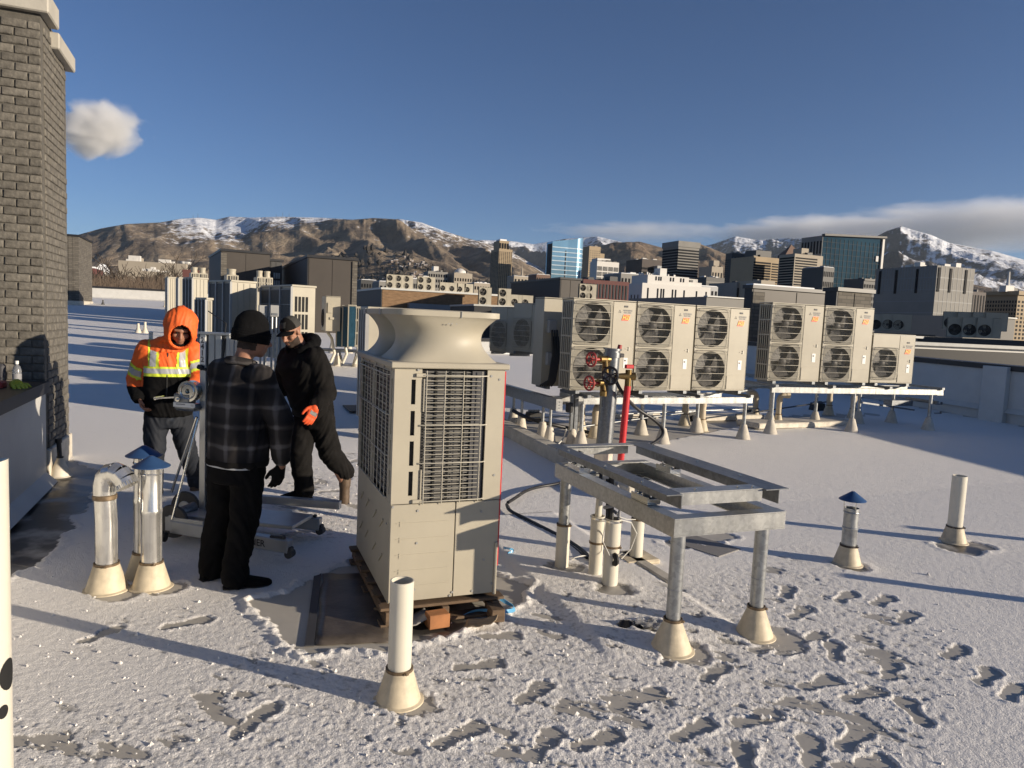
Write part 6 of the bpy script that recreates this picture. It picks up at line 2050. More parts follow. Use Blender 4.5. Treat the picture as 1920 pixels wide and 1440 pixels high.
# side rail at the left end of the first stand, with its posts and feet
q0 = at(1042, 772, .62); A3 = np.array([AX[0], AX[1]])
sr = thing('equipment_stand', 'shaded side rail of the rear stand with cone footed posts by the curb', 'steel stand', (q0.x, q0.y, 0), YAW)
mb = MB(); channel(mb, (0, 0, .80), (0, 2.4, .80), (1, 0, 0), .17, .09, .01); mb.build('side_rail', 'galv_beam', sr)
mb = MB(); mb.box((.045, -.006, .715), (.1, .012, .17)); 
for k in range(3): mb.box((.07, -.016, .76 - k * .045), (.05, .012, .012))
mb.build('end_plate', 'galv_beam', sr)
mb = MB(); channel(mb, (.1, .35, .80), (1.2, .35, .80), (0, 1, 0), .12, .07, .008); mb.build('cross_beam', 'galv_beam', sr)
for x, y in ((.04, .25), (.10, .65), (-.02, 1.2), (.12, 1.9)):
    w2 = np.array([q0.x, q0.y]) + BX * x + AX * y; cone_leg(sr, x, y, .64, rz(*w2), .022, .26, .1)
# dark square post at the front left of the first stand
q = at(1072, 835, .1)
t_ = thing('strut_post', 'dark double strut post with cone foot at the left end of the condenser stand', 'post', (q.x, q.y, rz(q.x, q.y)), YAW)
mb = MB(); mb.box((-.03, 0, .43), (.05, .05, .62), None, .004); mb.box((.03, 0, .43), (.06, .07, .62), None, .004); mb.build('strut', 'galv_dull', t_)
MB().lathe([(.115, 0), (.1, .01), (.05, .22), (.035, .24)], 18).build('boot', 'boot_white', t_, 40)
MB().box((-.08, -.02, .55), (.09, .08, .14), None, .01).build('junction_box', 'black_steel', t_)
# ---- pipes with elbows rising under the stands
def gooseneck(px, py, h, lab, turn, r=.055, el=True, bh=.2):
    z = .12
    for _ in range(6):
        q = at(px, py, z); z = rz(q.x, q.y)
    t_ = thing('elbow_pipe' if el else 'vent_stub', lab, 'vent pipe', (q.x, q.y, z), R(turn))
    boot(MB(), r * 2.0, r + .004, bh).build('boot', 'boot_cream', t_, 40)
    mb = MB()
    if el:
        rb = .085
        pts = [(0, 0, bh * .8), (0, 0, h - rb)] + [(rb - rb * math.cos(a), 0, h - rb + rb * math.sin(a)) for a in (.35, .7, 1.05, 1.4, 1.57)] + [(rb + .09, 0, h)]
        mb.tube(pts, r, 18, True); mb.cyl((0, 0, h - rb - .05), (0, 0, h - rb + .005), r * 1.12, n=18); mb.cyl((rb + .03, 0, h), (rb + .1, 0, h), r * 1.12, n=18)
    else:
        mb.cyl((0, 0, bh * .8), (0, 0, h), r, n=18); mb.cyl((0, 0, h * .55), (0, 0, h * .55 + .05), r * 1.12, n=18)
    mb.build('pipe', 'pipe_cream', t_, 40)
    clamp(t_, r + .004, bh, 'clamp_brown')
    return t_
mat('pipe_cream', (.50, .42, .30), .5, var=.1, scale=6)
gooseneck(1088, 812, .52, 'cream vent stub behind the dark strut post', 0, el=False)
gooseneck(1115, 820, .48, 'cream elbow pipe just left of the big valve riser', 60)
gooseneck(1283, 797, .45, 'cream vent stub under the middle of the first stand', 0, el=False)
gooseneck(1315, 808, .55, 'cream elbow pipe at the front, under the first stand', 60)
gooseneck(1415, 785, .5, 'cream elbow pipe between both condenser stands', 190, r=.05)
gooseneck(1458, 797, .55, 'cream elbow pipe with broad horizontal outlet under the right stand', 10, r=.05)
gooseneck(1553, 778, .5, 'shaded vent stub at the back beneath the right stand', 0, el=False)
gooseneck(1598, 785, .5, 'shaded elbow pipe beneath the single fan unit', 30)
# rubber pipe blocks and conduits that lie on the roof
for i, (px, py) in enumerate(((1213, 795), (1295, 788), (1408, 780), (1532, 770), (1000, 790))):
    z = .14
    for _ in range(5): q = at(px, py, z); z = rz(q.x, q.y)
    t_ = thing('pipe_block', ['black rubber pipe block with strut behind the first stand', 'black rubber pipe block near the third twin fan unit', 'black rubber pipe block between both stands', 'black rubber pipe block under the right stand', 'black rubber pipe block left of the first stand'][i], 'pipe support', (q.x, q.y, z), YAW, 'rubber pipe blocks')
    mb = MB(); mb.prism([(-.14, 0), (.14, 0), (.10, .16), (-.10, .16)], 1, -.1, .1); mb.build('block', 'black_rubber', t_, fixn=True)
    MB().box((0, 0, .18), (.2, .04, .04)).build('strut', 'galv_dull', t_)
def rooftube(lab, pts, r_, m_, name='conduit'):
    P3 = []
    for px, py, dz in pts:
        z = .12
        for _ in range(6): q = at(px, py, z + dz); z = rz(q.x, q.y)
        P3.append(np.array(q))
    if len(P3) > 2:
        for _ in range(3):
            q = [P3[0]]
            for a, b2 in zip(P3[:-1], P3[1:]): q += [a * .75 + b2 * .25, a * .25 + b2 * .75]
            q.append(P3[-1]); P3 = q
    return tag(MB().tube(P3, r_, 8).build(name, m_, None, 60), lab, name)
rooftube('long thin galvanised conduit behind the first stand', [(1090, 800, .2), (1300, 772, .22)], .013, 'galv_steel')
rooftube('second thin conduit crossing behind the stand legs', [(960, 785, .2), (1420, 766, .2)], .011, 'galv_steel')
rooftube('dark pipe run under the right stand', [(1380, 778, .2), (1560, 752, .22)], .014, 'cable_black')
rooftube('black insulated line sagging along the curb', [(962, 770, .3), (990, 785, .25), (1030, 795, .2), (1075, 805, .1), (1110, 812, .06)], .03, 'cable_black', 'insulated_line')
rooftube('pale cable hanging over the roof curb', [(1062, 805, .25), (1058, 820, .1), (1045, 835, .05)], .012, 'cable_white', 'cable')
rooftube('silver insulated lines looping between both condenser stands', [(1385, 735, .62), (1410, 730, .64), (1428, 722, .66), (1447, 728, .6)], .03, 'galv_steel', 'insulated_line')
# ---- valve riser, red pipe
q = atY(1131, 845, 8.9); zr_ = rz(q.x, q.y)
rs = thing('valve_riser', 'thick grey standpipe with two red wheel hose valves before the condensers', 'standpipe', (q.x, q.y, zr_), YAW)
zt = atY(1146, 655, 8.9).z - zr_
mb = MB(); lean = .035
def rp(z): return (lean * z, 0, z)
mb.cyl(rp(.28), rp(.95), .105, n=24); mb.cyl(rp(.95), rp(zt), .098, n=24); mb.cyl(rp(.93), rp(.99), .115, n=24); mb.cyl(rp(zt - .1), rp(zt - .04), .112, n=24); mb.cyl(rp(zt - .01), rp(zt + .012), .115, n=24)
mb.build('pipe', 'galv_dull', rs, 40)
MB().cyl(rp(-.05), rp(.3), .118, n=24).build('sleeve', 'boot_white', rs, 40)
mb = MB(); mb.cyl((lean * zt + .07, -.04, zt), (lean * zt + .08, -.04, zt + .06), .03, .026, n=10); mb.build('drain_cock', 'red_dull', rs, 40)
mb = MB(); mb.box((lean * .96 + .10, -.07, .96), (.06, .05, .04), None, .008); mb.box((lean * zt + .09, -.07, zt - .07), (.06, .05, .05), None, .008); mb.build('coupling_bolt', 'black_steel', rs)
for vy in (673, 717):
    vz = atY(1120, vy, 8.85).z - zr_
    v_ = MB(); x0 = lean * vz + .02
    v_.cyl((x0, -.02, vz), (x0 - .13, -.05, vz), .045, n=14); v_.cyl((x0 - .12, -.05, vz), (x0 - .24, -.08, vz), .038, .05, n=12); v_.cyl((x0 - .15, -.06, vz), (x0 - .16, -.1, vz - .1), .035, .04, n=12); v_.cyl((x0 - .16, -.1, vz - .1), (x0 - .16, -.1, vz - .16), .045, n=8)
    vo = v_.build('hose_valve', 'brass', rs, 40)
    w_ = MB(); c = np.array([x0 - .38, -.13, vz]); ax = np.array([1, .28, 0]) / 1.04
    tx = np.array([-.27, .96, 0])
    pts = [c + .085 * (math.cos(a) * tx + math.sin(a) * np.array([0, 0, 1.])) for a in np.linspace(0, 2 * math.pi, 21)]
    w_.tube(pts, .013, 7)
    for k in range(3):
        a = k * math.pi / 3; e = .085 * (math.cos(a) * tx + math.sin(a) * np.array([0, 0, 1.])); w_.tube([c - e, c + e], .008, 6)
    w_.cyl(c, (x0 - .2, -.08, vz), .02, n=8)
    w_.build('hand_wheel', 'red_dull', vo, 50)
    MB().tube([(x0 - .14, -.06, vz - .1), (x0 - .15, -.08, vz - .3)], .004, 5).build('chain', 'black_steel', vo)
q = atY(1164, 840, 8.7); zr_ = rz(q.x, q.y)
rd = thing('red_pipe', 'bright red vertical pipe with brass valve and black hand wheel', 'standpipe', (q.x, q.y, zr_), YAW)
zt = atY(1167, 690, 8.7).z - zr_
mb = MB(); mb.cyl((0, 0, -.05), (.045, 0, zt - .22), .042, n=18); mb.build('pipe', 'red_paint', rd, 40)
mb = MB(); mb.cyl((.045, 0, zt - .23), (.048, 0, zt - .02), .04, n=14); mb.cyl((.048, 0, zt - .1), (.13, -.02, zt - .1), .042, .05, n=12); mb.cyl((.045, 0, zt - .1), (-.12, .02, zt - .1), .045, .03, n=12); mb.build('valve_body', 'brass', rd, 40)
MB().box((.05, 0, zt + .02), (.11, .05, .05), None, .008).build('tag_plate', 'red_paint', rd)
w_ = MB(); c = np.array([-.19, .03, zt - .1]); tx = np.array([.5, -.86, 0])
w_.tube([c + .105 * (math.cos(a) * tx + math.sin(a) * np.array([0, 0, 1.])) for a in np.linspace(0, 2 * math.pi, 21)], .016, 7)
for k in range(3):
    a = k * math.pi / 3 + .5; e = .1 * (math.cos(a) * tx + math.sin(a) * np.array([0, 0, 1.])); w_.tube([c - e, c + e], .01, 6)
w_.cyl(c, (-.1, .02, zt - .1), .016, n=8); w_.build('hand_wheel', 'black_steel', rd, 50)
mb = MB()
Q = [atY(x, y, d_) for x, y, d_ in ((1152, 705, 8.8), (1158, 722, 8.75), (1172, 744, 8.8), (1195, 768, 9.0), (1225, 785, 9.1), (1243, 803, 9.1), (1243, 818, 9.0), (1225, 832, 8.8), (1200, 842, 8.6))]
P3 = [np.array(q) for q in Q]
for _ in range(3):
    q = [P3[0]]
    for a, b2 in zip(P3[:-1], P3[1:]): q += [a * .75 + b2 * .25, a * .25 + b2 * .75]
    q.append(P3[-1]); P3 = q
tag(mb.tube(P3, .022, 8).build('hose', 'cable_black', None, 60), 'thick black hose arching from the riser down to the roof', 'hose')

# ---- rear rows of tall units on the roof
def tall_unit(lab, pl, pc, pr, ytop, D, azr, style, zleg=.35, name='tall_heat_pump', grp=None):
    c = dirv(pc) * D
    zr0 = rz(*c)
    b_ = Bld(name, lab, 'heat pump', pl, pc, pr, ytop, D, azr, zr0 + zleg)
    b_.L = min(b_.L, 3.2)
    W, L, H_ = b_.W, b_.L, b_.H
    b_.wall('hvac_ivory', 'cabinet', z0=0)
    mb = MB(); mb.box((W / 2, L / 2, H_ + .02), (W + .05, L + .05, .05), None, .01); mb.build('lid', 'hvac_ivory', b_.root)
    if style in ('rib', 'coil'):
        n = 3
        mb = MB()
        for i in range(n):
            y0, y1 = L * (i + .12) / n, L * (i + .9) / n
            mb.box((-.006, (y0 + y1) / 2, H_ * (.5 if style == 'rib' else .66)), (.03, y1 - y0, H_ * (.95 if style == 'rib' else .62)))
        mb.build('coil_panel', 'coil_dark', b_.root, kind='stuff')
        mb = MB()
        for i in range(n + 1): mb.box((-.02, L * i / n, H_ / 2), (.05, .05, H_))
        for j in range(4 if style == 'coil' else 0): mb.box((-.02, L / 2, H_ * (.36 + .2 * j)), (.03, L, .012))
        mb.build('panel_post', 'hvac_grey', b_.root)
    if style == 'rib':
        mb = MB()
        for i in range(1, 4): mb.box((W * i / 4, -.004, H_ / 2), (.012, .016, H_ - .05))
        mb.build('pressed_rib', 'hvac_ivory_dusty', b_.root)
    if style == 'coil':
        mb = MB()
        for i in range(4):
            for j in range(3): mb.box((W * (.17 + .155 * i), -.004, H_ * (.30 + .235 * j)), (W * .09, .02, H_ * .2))
        mb.build('grille_opening', 'void_black', b_.root, kind='stuff')
    for x in (.08, W - .08):
        for y in (.1, L - .1):
            MB().cyl((x, y, -zleg - .05), (x, y, .0), .035, n=8).build('leg', 'galv_steel', b_.root)
    return b_
GT = 'tall heat pumps in the rear rows'
tall_unit('ribbed tall unit with dark left panels, biggest behind the hooded worker', 394, 434, 480, 528, 19, 47, 'rib', grp=GT)
tall_unit('tall unit with three dark coil panels and white barred grille', 490, 548, 591, 537, 17, 52, 'coil', grp=GT)
tall_unit('ribbed tall unit left of the biggest one', 345, 362, 389, 522, 24, 47, 'rib', grp=GT)
tall_unit('narrow ribbed tall unit at the far left of the rear row', 312, 316, 332, 521, 30, 50, 'rib', grp=GT)
tall_unit('slim tall unit between both left ribbed ones', 332, 336, 346, 522, 28, 50, 'rib', grp=GT)
tall_unit('shorter galvanised looking unit in front of the big ribbed one', 369, 388, 398, 562, 16.5, 45, 'rib', grp=GT)
tall_unit('ribbed ivory unit just left of the near fan cowl, dark open side', 680, 692, 900, 581, 9.9, 66, 'rib', .3, grp=GT)  # width hidden behind the cowl extended for its shadow on the left roof
for i, (D_, yt, pa, pb) in enumerate(((12.5, 586, 704, 890), (14.7, 586, 708, 900))):  # unseen units added behind the cowl for their shadows on the left roof
    tall_unit(['tall ribbed unit in the next row, hidden behind the big fan cowl', 'tall ribbed unit two rows behind the big fan cowl'][i], pa - 10, pa, pb, yt, D_, 66, 'rib', .3, grp=GT)
# small twin cowl units further back
def cowl_unit(lab, px0, px1, ytop, D, n=2):
    b_ = Bld('cowl_heat_pump', lab, 'heat pump', px0, px0 + 1, px1, ytop + 7, D, 60, rz(*(dirv(px0) * D)) + .3, .8)
    b_.wall('hvac_ivory', 'cabinet', z0=-.4)
    W, H_ = b_.W, b_.H
    for i in range(n):
        x0, x1 = W * (i + .12) / n, W * (i + .88) / n
        fr = MB().box(((x0 + x1) / 2, -.008, H_ - .32), (x1 - x0, .03, .55)).build('coil_window', 'coil_dark', b_.root)
        mb = MB()
        for k in range(1, 4): mb.box((x0 + (x1 - x0) * k / 4, -.03, H_ - .32), (.035, .02, .55))
        for k in range(1, 3): mb.box(((x0 + x1) / 2, -.03, H_ - .6 + .55 * k / 3), (x1 - x0, .02, .035))
        mb.build('guard_bar', 'hvac_ivory', fr)
        r = W / n * .44
        MB().lathe([(r, 0), (r * .86, .08), (r * .84, .16), (r * .95, .24), (r * .95, .27), (r * .8, .27), (r * .75, .1)], 20, (W * (i + .5) / n, .4, H_)).build('fan_cowl', 'hvac_ivory', b_.root, 40)
    return b_
cowl_unit('pair of round topped units seen over the ribbed row, left of the brown penthouse', 357, 389, 504, 36)
cowl_unit('single round topped unit before the brown penthouse', 424, 447, 508, 33, 1)
cowl_unit('pair of round topped units before the lattice door hut', 481, 511, 512, 31)
# grey disconnect switches on posts
for i, (px, lab) in enumerate(((493, 'grey electrical switch box on conduit posts, left of two'), (514, 'grey electrical switch box on conduit posts, right of two beside the capped worker'))):
    q = atY(px, 583, 13.0); z = rz(q.x, q.y)
    t_ = thing('switch_box', lab, 'electrical box', (q.x, q.y, 0), yawaz(62))
    MB().box((0, 0, q.z), (.15, .09, .21), None, .008).build('enclosure', 'hvac_grey', t_)
    MB().box((0, -.05, q.z - .06), (.11, .012, .04), None, .004).build('cover_lip', 'galv_dull', t_)
    for x in (-.035, .035): MB().cyl((x, 0, z), (x, 0, q.z - .1), .02, n=8).build('conduit', 'galv_steel', t_)
# condenser with dark fan side and row of blue coil backs on the stand to the left of the big unit
c_ = dirv(611, 600) * 19.0; q = Vector((c_[0] - .9 * math.sin(R(158)), c_[1] - .9 * math.cos(R(158)), atY(611, 622, c_[1]).z))
o = condenser('condenser with shaded fan and sunlit side, on the stand left of the big unit', 1, .9, .92, .36, badge=False, fine=False, loc=(q.x, q.y, q.z), rotz=yawaz(158))
MB().box((.915, .1, .62), (.03, .12, .26)).build('valve_cover', 'hvac_ivory', o); MB().box((.915, .2, .35), (.03, .2, .06)).build('handle', 'hvac_ivory', o)
for i, (px, lab) in enumerate(((630, 'blue finned coil back of a condenser, left of three in a row'), (641, 'blue finned coil back of a condenser, middle of three in a row'), (652, 'blue finned coil back with white barred end panel'))):
    q = atY(px, 650, 18.8 - .25 * i)
    t_ = thing('coil_unit', lab, 'condenser', (q.x, q.y, q.z), yawaz(80), 'blue coil condensers')
    MB().box((.08, .3, .52), (.17, .6, 1.04)).build('coil', 'coil_blue', t_)
    mb = MB(); mb.box((.0, .3, .52), (.03, .62, 1.06)); mb.box((.08, .3, 1.06), (.19, .62, .04)); mb.build('frame', 'hvac_ivory', t_)
    if i == 2:
        mb = MB()
        for k in range(4): mb.box((.2 + .05 * k, -.0, .52), (.02, .02, 1.0))
        for k in range(4): mb.box((.275, -.002, .03 + k * .33), (.19, .02, .05))
        mb.build('end_grille', 'hvac_ivory', t_); MB().box((.275, .05, .52), (.17, .08, .98)).build('end_coil', 'coil_dark', t_)
q = atY(590, 657, 19.0)
t_ = thing('equipment_stand', 'low pipe legged stand carrying the condensers left of the big unit', 'steel stand', (q.x, q.y, 0), yawaz(84))
MB().box((.8, .2, q.z + .02), (1.75, .6, .06)).build('deck_rail', 'galv_dull', t_)
for x in (.1, .6, 1.1, 1.6):
    for y in (0, .45):
        cone_leg(t_, x, y, q.z, rz(q.x, q.y) - .02, .04, .3, .12, 'boot_white', .05)
for i in range(3):
    mb = MB()
    x = .35 + .32 * i
    mb.tube([(x, -.15, q.z + .5 - .1 * i), (x + .12, -.2, q.z + .35), (x + .2, -.2, q.z - .05), (x + .1, -.2, q.z - .3)], .04, 8)
    mb.build('pipe_loop', 'white_pvc', t_, 50)
for i, (px, py, lab) in enumerate(((560 + 62, 662, 'white vent cone beneath the left stand'), (655, 662, 'white vent cone near the stand edge left of the big unit'))):
    z = .5
    for _ in range(8): q = at(px, py, z); z = rz(q.x, q.y)
    t_ = thing('vent_cone', lab, 'vent', (q.x, q.y, z), 0)
    MB().lathe([(.13, 0), (.12, .02), (.045, .34), (.045, .5), (0, .5)], 16).build('boot', 'boot_white', t_, 40)
# slim white vents on the far roof
for i, (px, py, h, lab) in enumerate(((259, 573, .36, 'slim white vent on the far striped snow, left of three'), (272, 574, .42, 'slim white vent on the far striped snow, middle of three'), (309, 562, .5, 'small white vent near the distant parapet'), (193, 556, .35, 'small dark vent before the distant parapet'), (150, 563, .4, 'short white vent at the foot of the distant brick tower'))):
    D = 30 if i < 2 else 58
    z = rz(*(dirv(px) * D)); c = dirv(px) * D
    t_ = thing('roof_vent', lab, 'vent', (c[0], c[1], z), 0)
    MB().lathe([(.13, 0), (.05, .2), (.045, h), (0, h)], 12).build('pipe', 'boot_white' if i != 3 else 'dark_slab', t_, 40)
t_ = thing('roof_vent', 'white topped vent with lower bright metal pipe, right of the slim pair', 'vent', (*(dirv(283) * 23), rz(*(dirv(283) * 23))), 0)
MB().cyl((0, 0, 0), (0, 0, .3), .05, n=12).build('pipe', 'duct_bright', t_, 40); MB().cyl((0, 0, .3), (0, 0, .52), .058, n=12).build('cap', 'boot_white', t_, 40)

# ---- distant condensers on the neighbouring roofs
far2 = condenser('x', 2, .95, 1.33, .35, fine=False, badge=False)
far1 = condenser('x', 1, .92, .92, .35, fine=False, badge=False)
def on_roof(src, b_, px, lab, zoff=.1, yaw=0, group='condensers on the brick building roof', new=False, sc=.78):
    dx = np.array([math.cos(b_.root.rotation_euler.z), math.sin(b_.root.rotation_euler.z)]); dy = np.array([-dx[1], dx[0]])
    c = b_.c + dy * .8
    u = hitlen(c, dx, px); q = c + dx * u
    o = src if new else copy_tree(src, None, lab)
    o['label'] = lab; o['group'] = group
    o.location = (q[0], q[1], b_.zb + b_.H + zoff); o.rotation_euler = (0, 0, b_.root.rotation_euler.z + yaw); o.scale = (sc,) * 3
    return o
on_roof(far2, NB, 724, 'distant twin fan condenser on the brick roof, first from the left', new=True)
for px, lab in ((740, 'distant twin fan condenser on the brick roof, second from the left'), (755, 'distant twin fan condenser on the brick roof, third from the left'), (782, 'distant twin fan condenser left of the gap on the brick roof'), (797, 'distant twin fan condenser right of the concrete stair head')):
    on_roof(far2, NB, px, lab)
on_roof(far1, NB, 824, 'distant single fan condenser standing alone on the brick roof', new=True)
for px, lab in ((841, 'distant single fan condenser, first of three at the brick roof end'), (856, 'distant single fan condenser, second of three at the brick roof end'), (870, 'distant single fan condenser, third of three at the brick roof end')):
    on_roof(far1, NB, px, lab)
LB_ = Bld('flat_roof_building', 'dark flat roof block carrying condensers just behind the near fan cowl', 'building', 884, 890, 1040, 573, 40, 72)
LB_.wall('dark_panel', y1=6); MB().box((LB_.W / 2, 3, LB_.H + .04), (LB_.W + .1, 6.1, .1)).build('coping', 'coping_white', LB_.root)
for px, s_, lab in ((898, far2, 'twin fan condenser on the dark block, left above the near cowl'), (935, far2, 'twin fan condenser on the dark block, right above the near cowl'), (958, far1, 'single fan condenser with bright fan, left of two beside the ribbed unit'), (978, far1, 'single fan condenser half hidden by the ribbed unit')):
    on_roof(s_, LB_, px, lab, .05, group='condensers on the dark block roof')
q = Bld('flat_roof_building', 'low dark roof behind the left twin fan unit carrying a small condenser', 'building', 1075, 1078, 1125, 561, 36, 72)
q.wall('dark_panel', y1=4)
on_roof(far2, q, 1086, 'small twin fan condenser, left of two peeking over the condenser row', .02, group='small condensers peeking over the row', sc=.62); on_roof(far2, q, 1098, 'small twin fan condenser, right of two peeking over the condenser row', .02, group='small condensers peeking over the row', sc=.62)
# right hand roof
def px_put(src, px, py, D, lab, grp, az=112, sc=1.0):
    p = atY(px, py, D * math.cos(math.atan((px - 960) / FPX)))
    o = copy_tree(src, None, lab); o['group'] = grp
    o.location = p; o.rotation_euler = (0, 0, yawaz(az)); o.scale = (sc,) * 3
    return p
GR = 'grey shaded condensers on the right hand roof'
pz = None
for px, py, lab in ((1775, 632, 'front row shaded condenser on the right roof, left of three'), (1802, 633, 'front row shaded condenser on the right roof, middle of three'), (1830, 634, 'front row shaded condenser on the right roof, right of three')):
    pz = px_put(far1, px, py, 38, lab, GR)
for px, py, lab in ((1767, 618, 'rear row condenser on the right roof, first from the left'), (1793, 619, 'rear row condenser on the right roof, second from the left'), (1822, 620, 'rear row condenser on the right roof, third from the left'), (1846, 621, 'rear row condenser on the right roof, last and darkest')):
    px_put(far1, px, py, 42, lab, GR)
for px, py, lab in ((1630, 620, 'small condenser above the single fan unit, left of three'), (1652, 620, 'small condenser above the single fan unit, middle of three'), (1672, 621, 'small condenser above the single fan unit, right of three')):
    px_put(far1, px, py, 44, lab, 'small condensers beyond the single fan unit')
tag(MB().box((0, 0, -.35), (9, 5, .6)).build('roof_platform', 'dark_slab', None, loc=(pz.x - 1.0, pz.y + 1.8, pz.z + .02), rotz=yawaz(112)), 'dark roof platform under the shaded condensers at right', 'platform')
pz = atY(1660, 622, 44 * .88)
tag(MB().box((0, 0, -.35), (5, 2.5, .6)).build('roof_platform', 'dark_slab', None, loc=(pz.x, pz.y + .6, pz.z - .02), rotz=yawaz(112)), 'dark roof platform under the small condensers beyond the single fan unit', 'platform')
# things just outside the frame whose shadows fall into it
for (s, t_, h, lab) in ((2.0, 6.9, .62, 'white vent pipe on the snow beyond the right picture edge'), (2.9, 8.6, .6, 'white vent pipe further right on the open snow')):
    q = st3(s, t_); pvc_vent(q, .06, h, .15, .108, lab)
q = P(-6.9, 12.7); t_ = thing('brick_stair_tower', 'low brick stair head beyond the right picture edge', 'brick tower', (q[0], q[1], rz(*q)), YAW)  # unseen block added to cast shade on the near right corner
MB().box((0, 0, 1.11), (3.3, 2.0, 2.22)).build('wall', 'brick_far', t_); MB().box((0, 0, 2.25), (3.34, 2.04, .06)).build('coping', 'cast_stone', t_)
# ================================================================= PEOPLE
mat('skin', (.31, .155, .098), .5, var=.1, scale=14, spec=.35)
mat('skin_shade', (.38, .20, .13), .5, var=.1, scale=14)
mat('beard', (.03, .018, .012), .8, var=.4, scale=90)
mat('cloth_black', (.0045, .0045, .005), .95, spec=.15, var=.3, scale=14, bump=.0015, bscale=200)
mat('cloth_charcoal', (.0095, .0088, .0085), .95, spec=.15, var=.3, scale=10, bump=.0015, bscale=200)
mat('cap_grey', (.035, .034, .03), .8, var=.15, scale=30, bump=.001, bscale=300)
mat('jeans_blue', (.006, .009, .016), .8, var=.35, scale=6, bump=.001, bscale=250, col2=(.030, .040, .058), thr=(.58, .78))
mat('hivis_orange', (.80, .13, .02), .65, var=.1, scale=10, bump=.001, bscale=200)
mat('hivis_lime', (.62, .72, .05), .5, var=.06)
mat('reflective', (.40, .41, .42), .35, var=.08)
mat('glove_orange', (.75, .10, .025), .6, var=.12, scale=30)
mat('leather_tan', (.085, .055, .033), .6, var=.3, scale=20)
mat('sole_dark', (.02, .016, .014), .7)
mat('zip_dark', (.012, .012, .012), .5)
# dark plaid flannel
m = bpy.data.materials.new('plaid'); m.use_nodes = True; MATS['plaid'] = m
t = m.node_tree; b = t.nodes['Principled BSDF']; b.inputs['Roughness'].default_value = .9; b.inputs['Specular IOR Level'].default_value = .2
tc = nd(t, 'ShaderNodeTexCoord'); nz = nd(t, 'ShaderNodeTexNoise'); nz.inputs['Scale'].default_value = 5
t.links.new(tc.outputs['Object'], nz.inputs['Vector'])
vm = nd(t, 'ShaderNodeVectorMath', operation='MULTIPLY_ADD'); vm.inputs[1].default_value = (.03, .03, .03)
t.links.new(nz.outputs['Color'], vm.inputs[0]); t.links.new(tc.outputs['Object'], vm.inputs[2])
sp = nd(t, 'ShaderNodeSeparateXYZ'); t.links.new(vm.outputs[0], sp.inputs[0])
def stripe(sock, period, phase, width):
    a = nd(t, 'ShaderNodeMath', operation='MULTIPLY_ADD'); a.inputs[1].default_value = 1 / period; a.inputs[2].default_value = phase; t.links.new(sock, a.inputs[0])
    f = nd(t, 'ShaderNodeMath', operation='FRACT'); t.links.new(a.outputs[0], f.inputs[0])
    s_ = nd(t, 'ShaderNodeMath', operation='SUBTRACT'); s_.inputs[1].default_value = .5; t.links.new(f.outputs[0], s_.inputs[0])
    ab = nd(t, 'ShaderNodeMath', operation='ABSOLUTE'); t.links.new(s_.outputs[0], ab.inputs[0])
    mr = nd(t, 'ShaderNodeMapRange'); mr.inputs['From Min'].default_value = width; mr.inputs['From Max'].default_value = width * .3; t.links.new(ab.outputs[0], mr.inputs['Value'])
    return mr.outputs[0]
h1 = stripe(sp.outputs[2], .135, .2, .16); v1 = stripe(sp.outputs[0], .15, .1, .16); h2 = stripe(sp.outputs[2], .27, .9, .30); v2 = stripe(sp.outputs[0], .30, .3, .30)
def mth(op, a, b_, c=None):
    n_ = nd(t, 'ShaderNodeMath', operation=op)
    for i, s_ in enumerate((a, b_)):
        if hasattr(s_, 'links') or hasattr(s_, 'is_linked'): t.links.new(s_, n_.inputs[i])
        else: n_.inputs[i].default_value = s_
    return n_.outputs[0]
s1_ = mth('ADD', mth('MULTIPLY', mth('ADD', h1, v1), .33), mth('MULTIPLY', mth('ADD', h2, v2), .17))
rp = nd(t, 'ShaderNodeValToRGB'); rp.color_ramp.elements[0].color = (.007, .007, .009, 1); rp.color_ramp.elements[1].color = (.13, .122, .122, 1); rp.color_ramp.elements[1].position = .85
k = rp.color_ramp.elements.new(.4); k.color = (.033, .029, .028, 1)
t.links.new(s1_, rp.inputs[0]); t.links.new(rp.outputs[0], b.inputs['Base Color'])

